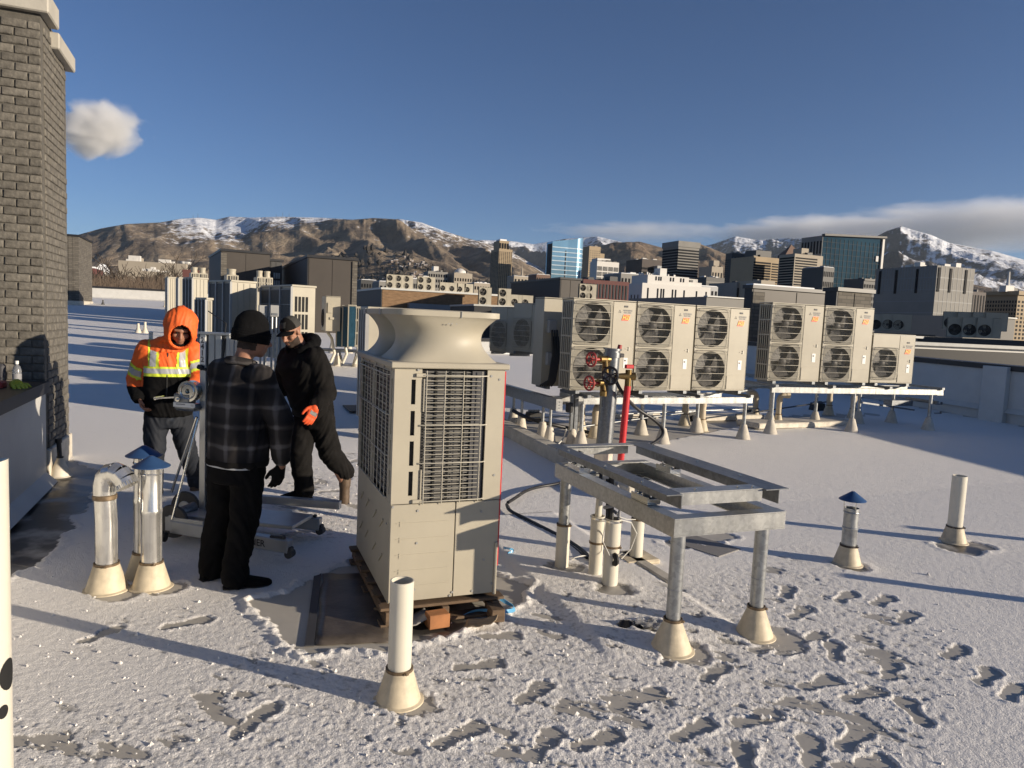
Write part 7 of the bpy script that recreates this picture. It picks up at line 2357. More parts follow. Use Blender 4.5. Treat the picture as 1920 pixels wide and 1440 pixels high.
class Parts:
    """closed overlapping solids that are fused into one continuous skin"""
    def __init__(s, org): s.mb = MB(); s.o = np.array(org, float)
    def cap(s, pts, rad, n=16):
        """rounded tapered limb through points"""
        pts = [np.asarray(p, float) - s.o for p in pts]; rad = list(rad) if hasattr(rad, '__len__') else [rad] * len(pts)
        d0 = pts[0] - pts[1]; d0 /= np.linalg.norm(d0) + 1e-9; d1_ = pts[-1] - pts[-2]; d1_ /= np.linalg.norm(d1_) + 1e-9
        P_ = []; r_ = []
        for a in (80, 50, 25): P_.append(pts[0] + d0 * rad[0] * math.sin(R(a))); r_.append(rad[0] * math.cos(R(a)))
        # subdivide with smooth interpolation
        for i in range(len(pts) - 1):
            for k in range(4):
                f = k / 4; P_.append(pts[i] * (1 - f) + pts[i + 1] * f); r_.append(rad[i] * (1 - f) + rad[i + 1] * f)
        P_.append(pts[-1]); r_.append(rad[-1])
        for a in (25, 50, 80): P_.append(pts[-1] + d1_ * rad[-1] * math.sin(R(a))); r_.append(rad[-1] * math.cos(R(a)))
        s.mb.tube(P_, r_, n)
        return s
    def ell(s, c, rads, axes=None, n=16):
        prof = [(max(1e-4, math.sin(a)), -math.cos(a)) for a in np.linspace(.02, math.pi - .02, 11)]
        q = MB().lathe(prof, n, cap0=True, cap1=True)
        v = q.v[0] * np.array(rads)
        if axes is not None: v = v @ np.array(axes)
        s.mb.add(v + np.asarray(c, float) - s.o, q.f)
        return s
    def loft(s, secs, N=28):
        """secs: (centre, right vec, fwd vec, half width, half depth, exponent)"""
        rows = []
        for c, rv, fv, hw, hd, e in secs:
            se = superell(hw, hd, e, N)
            rows.append(np.asarray(c, float) - s.o + se[:, :1] * np.asarray(rv) + se[:, 1:] * np.asarray(fv))
        m_ = len(rows)
        f = [(i * N + j, i * N + (j + 1) % N, (i + 1) * N + (j + 1) % N, (i + 1) * N + j) for i in range(m_ - 1) for j in range(N)]
        f += [tuple(range(N))[::-1], tuple((m_ - 1) * N + j for j in range(N))]
        s.mb.add(np.concatenate(rows), f)
        return s
    def fuse(s, name, mats, voxel=.01, smooth=6, wrinkle=0.0, wscale=(9, 16), seed=0.0, region=None):
        me = s.mb.mesh(name + '_raw', 'skin'); fix_normals(me)
        o = bpy.data.objects.new('tmp', me); COL.objects.link(o)
        r_ = o.modifiers.new('r', 'REMESH'); r_.mode = 'VOXEL'; r_.voxel_size = voxel
        sm = o.modifiers.new('s', 'SMOOTH'); sm.factor = .5; sm.iterations = smooth
        dg = bpy.context.evaluated_depsgraph_get()
        out = bpy.data.meshes.new_from_object(o.evaluated_get(dg))
        bpy.data.objects.remove(o)
        out.name = name
        n_ = len(out.vertices)
        co = np.empty(n_ * 3, np.float32); out.vertices.foreach_get('co', co); co = co.reshape(-1, 3).astype(float)
        if wrinkle:
            nr = np.empty(n_ * 3, np.float32); out.vertices.foreach_get('normal', nr); nr = nr.reshape(-1, 3)
            u = co[:, 0] * .8 + co[:, 1] * .6; v_ = co[:, 2] + .35 * np.sin(u * 9 + seed)
            f1 = fbm(u * wscale[0] + seed, v_ * wscale[1] + seed * 2, 3, .5)
            f2 = 1 - np.abs(fbm(u * wscale[0] * .8 - 4 + co[:, 1] * 4, v_ * wscale[1] * .55 + seed, 2)) * 4
            co = co + nr * (wrinkle * (1.2 * f1 + .45 * np.clip(f2, -.5, 1)))[:, None]
            out.vertices.foreach_set('co', co.astype(np.float32).ravel())
        out.materials.clear()
        for m_ in (mats if isinstance(mats, (list, tuple)) else [mats]): out.materials.append(MATS[m_])
        out.polygons.foreach_set('use_smooth', np.ones(len(out.polygons), bool))
        if region is not None:
            npol = len(out.polygons); cc = np.empty(npol * 3, np.float32); out.polygons.foreach_get('center', cc)
            out.polygons.foreach_set('material_index', region(cc.reshape(-1, 3) + s.o).astype(np.int32))
        out.update()
        return out

def patch(me, keep, off, mat_, name):
    """separate piece cut from a garment's surface where keep(centres) holds, lifted by off"""
    nv = len(me.vertices); co = np.empty(nv * 3, np.float32); me.vertices.foreach_get('co', co); co = co.reshape(-1, 3)
    nr = np.empty(nv * 3, np.float32); me.vertices.foreach_get('normal', nr); nr = nr.reshape(-1, 3)
    npol = len(me.polygons); cc = np.empty(npol * 3, np.float32); me.polygons.foreach_get('center', cc); cc = cc.reshape(-1, 3)
    nn = np.empty(npol * 3, np.float32); me.polygons.foreach_get('normal', nn); nn = nn.reshape(-1, 3)
    sel = np.nonzero(keep(cc, nn))[0]
    polys = [tuple(me.polygons[int(i)].vertices) for i in sel]
    used = sorted({v for p in polys for v in p}); mp_ = {v: i for i, v in enumerate(used)}
    mb = MB()
    if used: mb.add(co[used] + nr[used] * off, [tuple(mp_[v] for v in p) for p in polys])
    m2 = mb.mesh(name, mat_)
    m2.polygons.foreach_set('use_smooth', [True] * len(m2.polygons))
    return m2

def frame(azd, pitch=0.0, roll=0.0):
    """right, forward, up for something facing azimuth azd, nodding down by pitch (deg), tilting to its right by roll"""
    a = R(azd); f = np.array([math.sin(a), math.cos(a), 0]); r_ = np.array([math.cos(a), -math.sin(a), 0]); u = np.array([0, 0, 1.])
    p = R(pitch); f, u = f * math.cos(p) - u * math.sin(p), u * math.cos(p) + f * math.sin(p)
    q = R(roll); r_, u = r_ * math.cos(q) - u * math.sin(q), u * math.cos(q) + r_ * math.sin(q)
    return r_, f, u

def head(P_, c, fr, neck_to, full=True):
    r_, f, u = fr; ax = np.array([r_, f, u]); c = np.asarray(c, float)
    L = lambda x, y, z: c + r_ * x + f * y + u * z
    P_.ell(L(0, -.012, .035), (.077, .099, .098), ax, 20)
    P_.ell(L(0, .032, -.05), (.062, .064, .078), ax)
    P_.ell(L(0, .064, -.102), (.034, .03, .026), ax); P_.ell(L(0, .02, -.085), (.055, .055, .04), ax)
    P_.cap([L(0, .092, .008), L(0, .108, -.018), L(0, .121, -.036)], (.010, .012, .0145), 10)
    P_.ell(L(.012, .108, -.04), (.010, .010, .008), ax, 8); P_.ell(L(-.012, .108, -.04), (.010, .010, .008), ax, 8)
    P_.cap([L(-.05, .072, .022), L(0, .09, .026), L(.05, .072, .022)], (.013, .013, .013), 10)
    for s_ in (-1, 1):
        P_.ell(L(.043 * s_, .066, -.032), (.026, .024, .026), ax, 10)
        P_.ell(L(.079 * s_, -.006, -.008), (.011, .022, .034), ax, 10)
    P_.cap([L(-.022, .092, -.066), L(0, .099, -.064), L(.022, .092, -.066)], (.007, .009, .007), 8)
    P_.cap([L(-.019, .091, -.080), L(0, .098, -.081), L(.019, .091, -.080)], (.007, .010, .007), 8)
    P_.cap([L(0, -.025, -.06), L(0, -.03, -.11), np.asarray(neck_to, float)], (.060, .058, .064))
    return L

def hand(P_, wrist, dirn, palm_n, side, L=.185, curl=.5, spread=1.0, scale=1.0, thick=1.0):
    """palm and five separate fingers; dirn = along the hand, palm_n = the way the palm faces, side=+1 thumb on cross(dirn,palm_n)"""
    d = np.asarray(dirn, float); d /= np.linalg.norm(d); n_ = np.asarray(palm_n, float); n_ = n_ - d * (n_ @ d); n_ /= np.linalg.norm(n_)
    x = np.cross(d, n_) * side
    w_ = np.asarray(wrist, float); S_ = scale
    for k, o in enumerate((-.030, -.010, .011, .031)):
        P_.cap([w_ + x * o * .55 * S_, w_ + d * .085 * S_ + x * o * S_], (.016 * thick, .0145 * thick), 8)
    lens = (.062, .078, .082, .072)
    for k, o in enumerate((-.032, -.011, .011, .032)):
        b0 = w_ + d * .088 * S_ + x * o * S_; ln = lens[k] * S_
        a1 = curl * .55; a2 = curl * 1.2
        dd = d + x * o * 2.2 * spread
        dd /= np.linalg.norm(dd)
        p1 = b0 + (dd * math.cos(a1) + n_ * math.sin(a1)) * ln * .48
        p2 = p1 + (dd * math.cos(a2) + n_ * math.sin(a2)) * ln * .32
        p3 = p2 + (dd * math.cos(a2 * 1.3) + n_ * math.sin(a2 * 1.3)) * ln * .24
        P_.cap([b0, p1, p2, p3], np.array((.0098, .0092, .0085, .0074)) * thick, 8)
    t0 = w_ + d * .022 * S_ + x * .030 * S_
    t1 = t0 + (d * .6 + x * .62 + n_ * .3) * .042 * S_; t2 = t1 + (d * .85 + x * .25 + n_ * .35) * .034 * S_; t3 = t2 + (d * .9 + x * .05 + n_ * .35) * .024 * S_
    P_.cap([t0, t1, t2, t3], np.array((.015, .0125, .0108, .009)) * thick, 8)

def shoe(P_, ankle, toe_az, zroof, L=.29, w_=.05, h=.10, pitch=0.0):
    """foot from ankle; toes along azimuth; pitch lifts the heel"""
    a = R(toe_az); f = np.array([math.sin(a), math.cos(a), 0]); r_ = np.array([math.cos(a), -math.sin(a), 0]); u = np.array([0, 0, 1.])
    p = R(pitch); f2 = f * math.cos(p) - u * math.sin(p); u2 = u * math.cos(p) + f * math.sin(p)
    an = np.asarray(ankle, float)
    heel = an - f2 * .07 - u2 * h * .95
    S_ = lambda y, z: heel + f2 * y + u2 * z
    secs = []
    for y, hw, z0, z1 in ((.0, .028, .0, .06), (.03, .037, 0, .085), (.09, .037, 0, .095), (.14, .040, 0, .088), (.19, .049, 0, .070), (.24, .047, 0, .056), (.28, .034, 0.004, .046), (.298, .014, .01, .034)):
        secs.append((S_(y * L / .29, (z0 + z1) / 2), r_, u2, hw * w_ / .05, (z1 - z0) / 2, 2.8))
    P_.loft(secs, 20)
    P_.cap([S_(.065, .06), an + u2 * .06], (.045, .05))
    return heel, f2, r_, u2

def sole(parent, org, fr, L=.29, w_=.05):
    heel, f2, r_, u2 = fr
    mb = MB(); N = 20
    prof = [(.0, .028), (.03, .040), (.1, .038), (.15, .042), (.2, .052), (.25, .049), (.285, .034), (.303, .012)]
    top = []; 
    left = [(y, hw) for y, hw in prof]; outline = left + [(y, -hw) for y, hw in prof[::-1]]
    v = []
    for z in (-.012, .016):
        for y, x in outline: v.append(heel + f2 * (y - .004) + r_ * x * w_ / .05 + u2 * z - org)
    n_ = len(outline)
    mb.add(v, [(i, (i + 1) % n_, n_ + (i + 1) % n_, n_ + i) for i in range(n_)] + [tuple(range(n_))[::-1], tuple(range(n_, 2 * n_))])
    return mb.build('sole', 'sole_dark', parent, fixn=True)

def J(px, py, Y): return np.array(atY(px, py, Y))

def person(lab, org, body_me):
    o = link('person', body_me, None, org)
    return tag(o, lab, 'person', 'workers on the roof')

# ------------------------------------------------------------ worker in dark plaid, seen from behind
Y0 = 4.66
org = np.array([-1.86, Y0, 0.0]); B_ = Parts(org)
tr_, tf_, tu_ = frame(28)
hipC = J(444, 872, Y0); shC = J(452, 700, Y0 + .03); hc = J(474, 632, Y0 + .06)
shR = shC + tr_ * .19 + np.array([0, 0, -.015]); shL = shC - tr_ * .19
hR = hipC + tr_ * .10; hL = hipC - tr_ * .10
anR = J(440, 1076, Y0 - .06); anL = J(396, 1066, Y0 + .08)
anR[2] = .095; anL[2] = .095
knR = (hR + anR) / 2 + tf_ * .035 + np.array([0, 0, .02]); knL = (hL + anL) / 2 + tf_ * .02
elR = J(527, 796, Y0 - .02); wrR = J(527, 872, Y0 + .02); fgR = J(519, 905, Y0 + .03)
elL = shL - tr_ * .03 + np.array([0, 0, -.30]) + tf_ * .03; wrL = elL + tf_ * .22 + tr_ * .06 + np.array([0, 0, .03])
hf = frame(58, 8)
Lh = head(B_, hc, hf, shC + np.array([0, 0, .05]))
B_.loft([(hipC - (0, 0, .06), tr_, tf_, .15, .10, 2.2), ((hipC + shC) / 2, tr_, tf_, .14, .10, 2.3), (shC - (0, 0, .1), tr_, tf_, .17, .11, 2.4), (shC + (0, 0, .02), tr_, tf_, .12, .07, 2.2)])
for a, b2, c, k in ((shR, elR, wrR, 1), (shL, elL, wrL, 1)): B_.cap([a, b2, c], (.05, .042, .030))
hand(B_, wrR, fgR - wrR, tf_ * .2 - tr_, -1, curl=.35)
hand(B_, wrL, wrL - elL, np.array([0, 0, -1.]), 1, curl=.8)
for a, b2, c in ((hR, knR, anR), (hL, knL, anL)): B_.cap([a, b2, c], (.08, .055, .038))
pm = person('man in dark plaid shirt jacket and black beanie seen from behind', org, B_.fuse('person', 'skin', .0075, 4))
# shirt jacket
G_ = Parts(org)
e = 2.5
hem = hipC + np.array([0, 0, .015])
G_.loft([(hem, tr_, tf_, .205, .155, 2.6), (hem + (shC - hem) * .22, tr_, tf_, .205, .158, 2.6), (hem + (shC - hem) * .5, tr_, tf_, .205, .152, 2.6), (hem + (shC - hem) * .78, tr_, tf_, .225, .150, 2.5), (shC - (0, 0, .06), tr_, tf_, .225, .135, 2.3), (shC + (0, 0, .015), tr_, tf_, .175, .095, 2.2), (shC + (0, 0, .055), tr_, tf_, .085, .075, 2)], 40)
G_.cap([shR - tr_ * .02, elR + (0, 0, .01), wrR + (0, 0, .05)], (.088, .078, .058)); G_.cap([shL + tr_ * .02, elL, wrL - tf_ * .02], (.088, .075, .056))
G_.cap([shR - tr_ * .08 + (0, 0, .0), shR + tr_ * .0], (.085, .085)); G_.cap([shL + tr_ * .08, shL], (.085, .085))
sh_me = G_.fuse('shirt_jacket', 'plaid', .009, 4, .020, (6, 5), 2.2)
link('shirt_jacket', sh_me, pm)
link('hair', patch(pm.data, lambda c, n_: ((c + org - Lh(0, 0, -.085)) @ hf[2] > 0) & ((c + org - Lh(0, .02, 0)) @ hf[1] < 0) & ((c + org - Lh(0, 0, 0)) @ hf[2] < .02) & (np.abs((c + org - Lh(0, 0, 0)) @ hf[0]) < .076), .004, 'beard', 'hair'), pm)
mb = MB(); nk = shC + np.array([0, 0, .075])
pts = [nk - org + .082 * (math.cos(a) * tr_ + math.sin(a) * tf_ * .95) + np.array([0, 0, .018 * math.sin(a) * -1]) for a in np.linspace(0, 2 * math.pi, 25)]
mb.tube(pts, .026, 8); mb.build('collar', 'plaid', pm, 60)
link('hem_band', patch(sh_me, lambda c, n_: (c[:, 2] < hem[2] + .035) & (c[:, 2] > hem[2] - .02) & (np.hypot(c[:, 0] + org[0] - hem[0], c[:, 1] + org[1] - hem[1]) < .235), .004, 'cloth_charcoal', 'hem_band'), pm)
lin = MB(); N = 40
se = superell(.202, .152, 2.6, N)
rows = [hem - org + se[:, :1] * tr_ + se[:, 1:] * tf_ + np.array([0, 0, z]) for z in (.005, -.012)]
lin.add(np.concatenate(rows), [(j, (j + 1) % N, N + (j + 1) % N, N + j) for j in range(N)]); lin.build('lining_edge', 'reflective', pm, 60)
# trousers
T_ = Parts(org)
T_.loft([(hipC - (0, 0, .10), tr_, tf_, .19, .135, 2.4), (hipC + (0, 0, .12), tr_, tf_, .175, .125, 2.4)])
for a, b2, c in ((hR, knR, anR), (hL, knL, anL)): T_.cap([a, b2, c + (0, 0, .07), c + (0, 0, -.005)], (.115, .092, .083, .088))
link('trousers', T_.fuse('trousers', 'cloth_black', .010, 3, .017, (6, 10), 5.1), pm)
S_ = Parts(org); frR = shoe(S_, anR, 66, 0, .30, .052); frL = shoe(S_, anL, 40, 0, .30, .052)
link('shoes', S_.fuse('shoes', 'cloth_black', .007, 3), pm); sole(pm, org, frR, .3, .052); sole(pm, org, frL, .3, .052)
# beanie: dome plus turned-up cuff
K_ = Parts(org); ax = np.array(hf)
K_.ell(Lh(0, -.018, .062), (.091, .113, .118), ax, 24); K_.loft([(Lh(0, -.014, -.045), hf[0], hf[1], .092, .112, 2.1), (Lh(0, -.012, .0), hf[0], hf[1], .095, .116, 2.1), (Lh(0, -.012, .055), hf[0], hf[1], .098, .119, 2.1)])
bm = K_.fuse('beanie', 'cloth_black', .007, 3, .004, (20, 10), 1.0)
import bmesh
def cutme(me, keepv):
    bm_ = bmesh.new(); bm_.from_mesh(me)
    bmesh.ops.delete(bm_, geom=[f for f in bm_.faces if not keepv(np.array(f.calc_center_median()))], context='FACES')
    bm_.to_mesh(me); bm_.free()
cutme(bm, lambda c: (c + org - Lh(0, 0, -.035)) @ hf[2] > 0)
link('beanie', bm, pm)
mb = MB()
for z, rr2 in ((-.03, .97), (-.018, .99), (-.006, 1), (.008, 1.02), (.022, 1.02), (.036, 1.0)):
    mb.tube([Lh(0, -.012, z) - org + hf[0] * .098 * rr2 * math.cos(a) + hf[1] * .119 * rr2 * math.sin(a) for a in np.linspace(0, 2 * math.pi, 29)], .009, 6)
mb.build('beanie_cuff', 'cloth_black', pm, 60)
mb = Parts(org); hand(mb, wrR + (wrR - fgR) * -.05, fgR - wrR, tf_ * .2 - tr_, -1, curl=.4, thick=1.25)
link('glove', mb.fuse('glove', 'cloth_charcoal', .006, 2), pm)

# ------------------------------------------------------------ worker in orange hooded hi-vis jacket
Y1 = 6.55
zr1 = rz(-3.05, 6.5)
org = np.array([-3.05, 6.55, zr1]); B_ = Parts(org)
tr_, tf_, tu_ = frame(160, 4)
hipC = J(316, 778, Y1); shC = J(318, 652, Y1 - .02); hc = J(339, 616, Y1 - .14)
shR = shC + tr_ * .205 - (0, 0, .02); shL = shC - tr_ * .205 - (0, 0, .02)
hR = hipC + tr_ * .095; hL = hipC - tr_ * .095
anR = J(289, 945, Y1 - .05); anR[2] = zr1 + .10; anL = J(366, 908, Y1 + .35); anL[2] = zr1 + .11
knR = J(289, 850, Y1 - .12); knL = J(350, 842, Y1 + .1)
elR = J(255, 712, Y1 + .02); wrR = J(263, 748, Y1 - .16); elL = J(378, 708, Y1); wrL = J(352, 738, Y1 - .24)
hf = frame(154, 30, -4)
Lh = head(B_, hc, hf, shC + np.array([0, 0, .06]))
B_.loft([(hipC - (0, 0, .06), tr_, tf_, .15, .10, 2.2), ((hipC + shC) / 2, tr_, tf_, .14, .10, 2.3), (shC - (0, 0, .1), tr_, tf_, .17, .11, 2.4), (shC + (0, 0, .03), tr_, tf_, .12, .07, 2.2)])
for a, b2, c in ((shR, elR, wrR), (shL, elL, wrL)): B_.cap([a, b2, c], (.05, .042, .030))
hand(B_, wrR, J(268, 768, Y1 - .2) - wrR, -tr_ * .9 + tf_ * .2, 1, curl=1.0)
hand(B_, wrL, J(335, 745, Y1 - .35) - wrL, np.array([0, 0, -1.]), -1, curl=1.0)
for a, b2, c in ((hR, knR, anR), (hL, knL, anL)): B_.cap([a, b2, c], (.08, .055, .038))
po = person('man in orange hooded high visibility jacket with grey and lime stripes, cranking a winch', org, B_.fuse('person', 'skin', .0075, 3))
mb = MB()
for s_ in (-1, 1): mb.lathe([(0, -.009), (.009, -.004), (.011, 0), (.009, .004), (0, .009)], 10, Lh(.031 * s_, .082, .002) - org)
mb.build('eye', 'void_black', po, 60)
G_ = Parts(org)
hem = hipC + np.array([0, 0, .01])
G_.loft([(hem, tr_, tf_, .20, .155, 2.5), (hem + (shC - hem) * .3, tr_, tf_, .215, .165, 2.5), (hem + (shC - hem) * .6, tr_, tf_, .225, .165, 2.5), (shC - (0, 0, .10), tr_, tf_, .225, .15, 2.3), (shC + (0, 0, .0), tr_, tf_, .185, .11, 2.2), (shC + (0, 0, .06), tr_, tf_, .10, .09, 2)], 40)
G_.cap([shR - tr_ * .03, elR, wrR + (elR - wrR) * .12], (.098, .088, .070)); G_.cap([shL + tr_ * .03, elL, wrL + (elL - wrL) * .12], (.098, .088, .070))
zblk = J(318, 704, Y1)[2]
ezR = elR[2] - .03
def blk(c): return ((c[:, 2] < zblk) & (np.abs((c - hem) @ tr_) < .20)) | (c[:, 2] < zblk - .10)
jk = G_.fuse('jacket', ['hivis_orange', 'cloth_black'], .009, 4, .015, (7, 8), 7.3, region=blk)
link('jacket', jk, po)
zc_ = zblk + .045
def wc(c): return c + org
def on_torso(c):
    u = (c + org - hem) @ tr_; return np.abs(u) < .205
def band_t(z0, z1): return lambda c, n_: (c[:, 2] + org[2] > z0) & (c[:, 2] + org[2] < z1) & on_torso(c) & (np.abs((c + org - shC) @ tr_) < .20)
fwd = lambda c: (c + org - (hem + shC) / 2) @ tf_
for z0, z1, m_, off, nm in ((zblk + .005, zblk + .095, 'hivis_lime', .003, 'lime_band'), (zblk + .027, zblk + .073, 'reflective', .006, 'reflective_band')):
    link(nm, patch(jk, band_t(z0, z1), off, m_, nm), po)
for s_ in (-1, 1):
    for half, m_, off, nm in ((.046, 'hivis_lime', .003, 'lime_band'), (.025, 'reflective', .006, 'reflective_band')):
        link(nm, patch(jk, lambda c, n_: (np.abs((c + org - shC) @ tr_ - s_ * (.118 + .10 * np.clip(c[:, 2] + org[2] - zc_ - .12, 0, .3) * .35)) < half) & (c[:, 2] + org[2] > zblk + .09) & (n_ @ tf_ > -.2), off, m_, nm), po)
def sleeve_band(p, q, f0, f1, off, m_, nm):
    d = q - p; L_ = np.linalg.norm(d); d = d / L_
    def keep(c, n_):
        w2 = c + org - p; a = w2 @ d; r_ = np.linalg.norm(w2 - a[:, None] * d, axis=1)
        return (a > f0 * L_) & (a < f1 * L_) & (r_ < .115) & (np.abs((c + org - shC) @ tr_) > .19)
    link(nm, patch(jk, keep, off, m_, nm), po)
for p, q in ((shR, elR), (shL, elL)):
    sleeve_band(p, q, .44, .80, .003, 'hivis_lime', 'lime_band'); sleeve_band(p, q, .53, .71, .006, 'reflective', 'reflective_band')
    sleeve_band(p, q + (q - p) * .02, 1.12, 1.4, .003, 'hivis_lime', 'lime_band')
MB().tube([np.array(shC - org + tf_ * .135 + (0, 0, -.03)), np.array((hem + (shC - hem) * .6) - org + tf_ * .172), np.array(hem + (shC - hem) * .28 - org + tf_ * .172)], .007, 6).build('zip', 'zip_dark', po)
# hood: shell with an oval opening
K_ = Parts(org); ax = np.array(hf)
K_.ell(Lh(0, -.03, .03), (.145, .152, .162), ax, 28); K_.ell(Lh(0, -.02, -.09), (.135, .13, .12), ax, 24); K_.ell(Lh(0, .03, -.01), (.138, .128, .158), ax, 24); K_.loft([(Lh(0, -.02, -.10), tr_, tf_, .150, .135, 2), (shC + (0, 0, .05), tr_, tf_, .185, .135, 2), (shC + (0, 0, -.03), tr_, tf_, .205, .13, 2.1)])
K_.ell(Lh(0, -.06, .13), (.05, .10, .05), ax, 12)
hd = K_.fuse('hood', 'hivis_orange', .009, 5, .010, (12, 12), 4.4)
def hood_keep(c):
    w2 = c + org - Lh(0, .0, -.02); x, y, z = w2 @ hf[0], w2 @ hf[1], w2 @ hf[2]
    return not (y > .055 and (x / .092) ** 2 + (z / .126) ** 2 < 1)
cutme(hd, hood_keep)
ho = link('hood', hd, po)
sol = ho.modifiers.new('thickness', 'SOLIDIFY'); sol.thickness = .012; sol.offset = -1
MB().tube([Lh(.098 * math.cos(a), .098 + .012 * math.cos(2 * a), -.02 + .131 * math.sin(a)) - org for a in np.linspace(0, 2 * math.pi, 33)], .013, 8).build('hood_rim', 'hivis_orange', ho, 60)
K2 = Parts(org); K2.ell(Lh(0, -.02, .03), (.096, .116, .118), ax, 20)
cap_in = K2.fuse('inner_cap', 'cloth_charcoal', .008, 3); cutme(cap_in, lambda c: (c + org - Lh(0, .02, .055)) @ (hf[2] + hf[1] * .1) > 0); link('inner_cap', cap_in, po)
mb = MB(); mb.tube([Lh(.07 * math.cos(a), .05 + .02 * math.sin(a), -.128) - org for a in np.linspace(0, 2 * math.pi, 21)], .024, 8); mb.build('neck_gaiter', 'cloth_black', po, 60)
T_ = Parts(org)
T_.loft([(hipC - (0, 0, .10), tr_, tf_, .185, .13, 2.4), (hipC + (0, 0, .12), tr_, tf_, .17, .12, 2.4)])
for a, b2, c in ((hR, knR, anR), (hL, knL, anL)): T_.cap([a, b2, c + (0, 0, .05), c], (.112, .088, .07, .075))
link('jeans', T_.fuse('jeans', 'jeans_blue', .010, 3, .014, (7, 12), 9.1), po)
S_ = Parts(org); frR = shoe(S_, anR, 175, 0, .30, .055); frL = shoe(S_, anL, 140, 0, .30, .055, 12)
link('boots', S_.fuse('boots', 'leather_tan', .008, 3), po); sole(po, org, frR, .3, .055); sole(po, org, frL, .3, .055)

# ------------------------------------------------------------ worker in black hoodie and grey cap
Y2 = 6.55
zr2 = rz(-1.9, 6.5)
org = np.array([-1.9, 6.55, zr2]); B_ = Parts(org)
tr_, tf_, tu_ = frame(212, 8)
hipC = J(588, 778, Y2 + .1); shC = J(566, 664, Y2); hc = J(546, 622, Y2 - .08)
shR = shC + tr_ * .20 - (0, 0, .03); shL = shC - tr_ * .21 - (0, 0, .02)
hR = hipC + tr_ * .095; hL = hipC - tr_ * .095
anR = J(570, 930, Y2 - .02); anR[2] = zr2 + .19; anL = J(646, 925, Y2 + .22); anL[2] = zr2 + .19
knR = J(563, 852, Y2 - .06); knL = J(620, 852, Y2 + .12)
elR = shR + np.array([0, 0, -.29]) + tr_ * .05; wrR = elR + tf_ * .2 + np.array([.02, 0, -.06])
elL = J(613, 738, Y2 - .1); wrL = J(592, 762, Y2 - .26); fgL = J(579, 792, Y2 - .34)
hf = frame(203, 26, 5)
Lh = head(B_, hc, hf, shC + np.array([0, 0, .05]))
B_.loft([(hipC - (0, 0, .06), tr_, tf_, .15, .10, 2.2), ((hipC + shC) / 2, tr_, tf_, .14, .10, 2.3), (shC - (0, 0, .1), tr_, tf_, .17, .11, 2.4), (shC + (0, 0, .03), tr_, tf_, .12, .07, 2.2)])
for a, b2, c in ((shR, elR, wrR), (shL, elL, wrL)): B_.cap([a, b2, c], (.05, .042, .030))
hand(B_, wrR, wrR - elR, np.array([0, 0, -1.]), 1, curl=.8)
hand(B_, wrL, fgL - wrL, tr_ * .8 + tf_ * -.3, -1, curl=.45)
for a, b2, c in ((hR, knR, anR), (hL, knL, anL)): B_.cap([a, b2, c], (.08, .055, .038))
body = B_.fuse('person', 'skin', .007, 3)
pc = person('bearded man in black hooded jacket and grey cap with one orange glove', org, body)
def beard(c, n_):
    w2 = c + org - Lh(0, 0, 0); x, y, z = w2 @ hf[0], w2 @ hf[1], w2 @ hf[2]
    jaw = (z < -.045 - .25 * np.clip(y - .05, 0, .1)) & (z > -.145) & (y > -.005) & ~((np.abs(x) < .022) & (z > -.088) & (z < -.06) & (y > .07)) & ~((z > -.062) & (np.abs(x) < .05) & (y > .06) & ~((z < -.05) & (np.abs(x) < .03)))
    return jaw
link('beard', patch(body, beard, .0035, 'beard', 'beard'), pc)
mb = MB()
for s_ in (-1, 1):
    mb.lathe([(0, -.009), (.009, -.004), (.011, 0), (.009, .004), (0, .009)], 10, Lh(.031 * s_, .082, .002) - org)
    mb.tube([Lh(.017 * s_, .095, .026) - org, Lh(.035 * s_, .092, .031) - org, Lh(.055 * s_, .078, .025) - org], .005, 6)
mb.build('brow_and_eye', 'beard', pc, 60)
G_ = Parts(org)
hem = hipC + np.array([0, 0, .03])
G_.loft([(hem - (0, 0, .02), tr_, tf_, .195, .15, 2.5), (hem + (shC - hem) * .3, tr_, tf_, .225, .175, 2.4), (hem + (shC - hem) * .6, tr_, tf_, .24, .18, 2.4), (shC - (0, 0, .10), tr_, tf_, .245, .16, 2.3), (shC + (0, 0, .01), tr_, tf_, .195, .12, 2.2), (shC + (0, 0, .06), tr_, tf_, .11, .10, 2)], 40)
G_.cap([shR - tr_ * .03, elR, wrR + (elR - wrR) * .1], (.10, .092, .066)); G_.cap([shL + tr_ * .03, elL, wrL + (elL - wrL) * .15], (.10, .094, .068))
link('jacket', G_.fuse('jacket', 'cloth_charcoal', .010, 4, .019, (6, 7), 3.7), pc)
K_ = Parts(org)
for a in np.linspace(-2.6, 2.6, 14):
    pass
ring = [shC + np.array([0, 0, .075]) + .115 * (math.sin(a) * tr_ - math.cos(a) * tf_ * .9) + np.array([0, 0, .045 * math.cos(a)]) for a in np.linspace(-2.5, 2.5, 15)]
K_.cap(ring, [.03 + .035 * math.cos(a / 2) for a in np.linspace(-2.5, 2.5, 15)], 12)
link('hood', K_.fuse('hood', 'cloth_black', .009, 4, .008, (10, 10), 6.0), pc)
T_ = Parts(org)
T_.loft([(hipC - (0, 0, .10), tr_, tf_, .185, .135, 2.4), (hipC + (0, 0, .12), tr_, tf_, .175, .125, 2.4)])
T_.cap([hR, knR, anR + (0, 0, .03), anR - (0, 0, .02)], (.118, .097, .082, .086)); T_.cap([hL, knL, anL + (0, 0, .13)], (.118, .10, .088))
link('trousers', T_.fuse('trousers', 'cloth_charcoal', .010, 3, .018, (6, 10), 8.8), pc)
S_ = Parts(org); frR = shoe(S_, anR, 238, 0, .30, .055); S_.cap([anR + (0, 0, .08), anR + (0, 0, -.01)], (.06, .055))
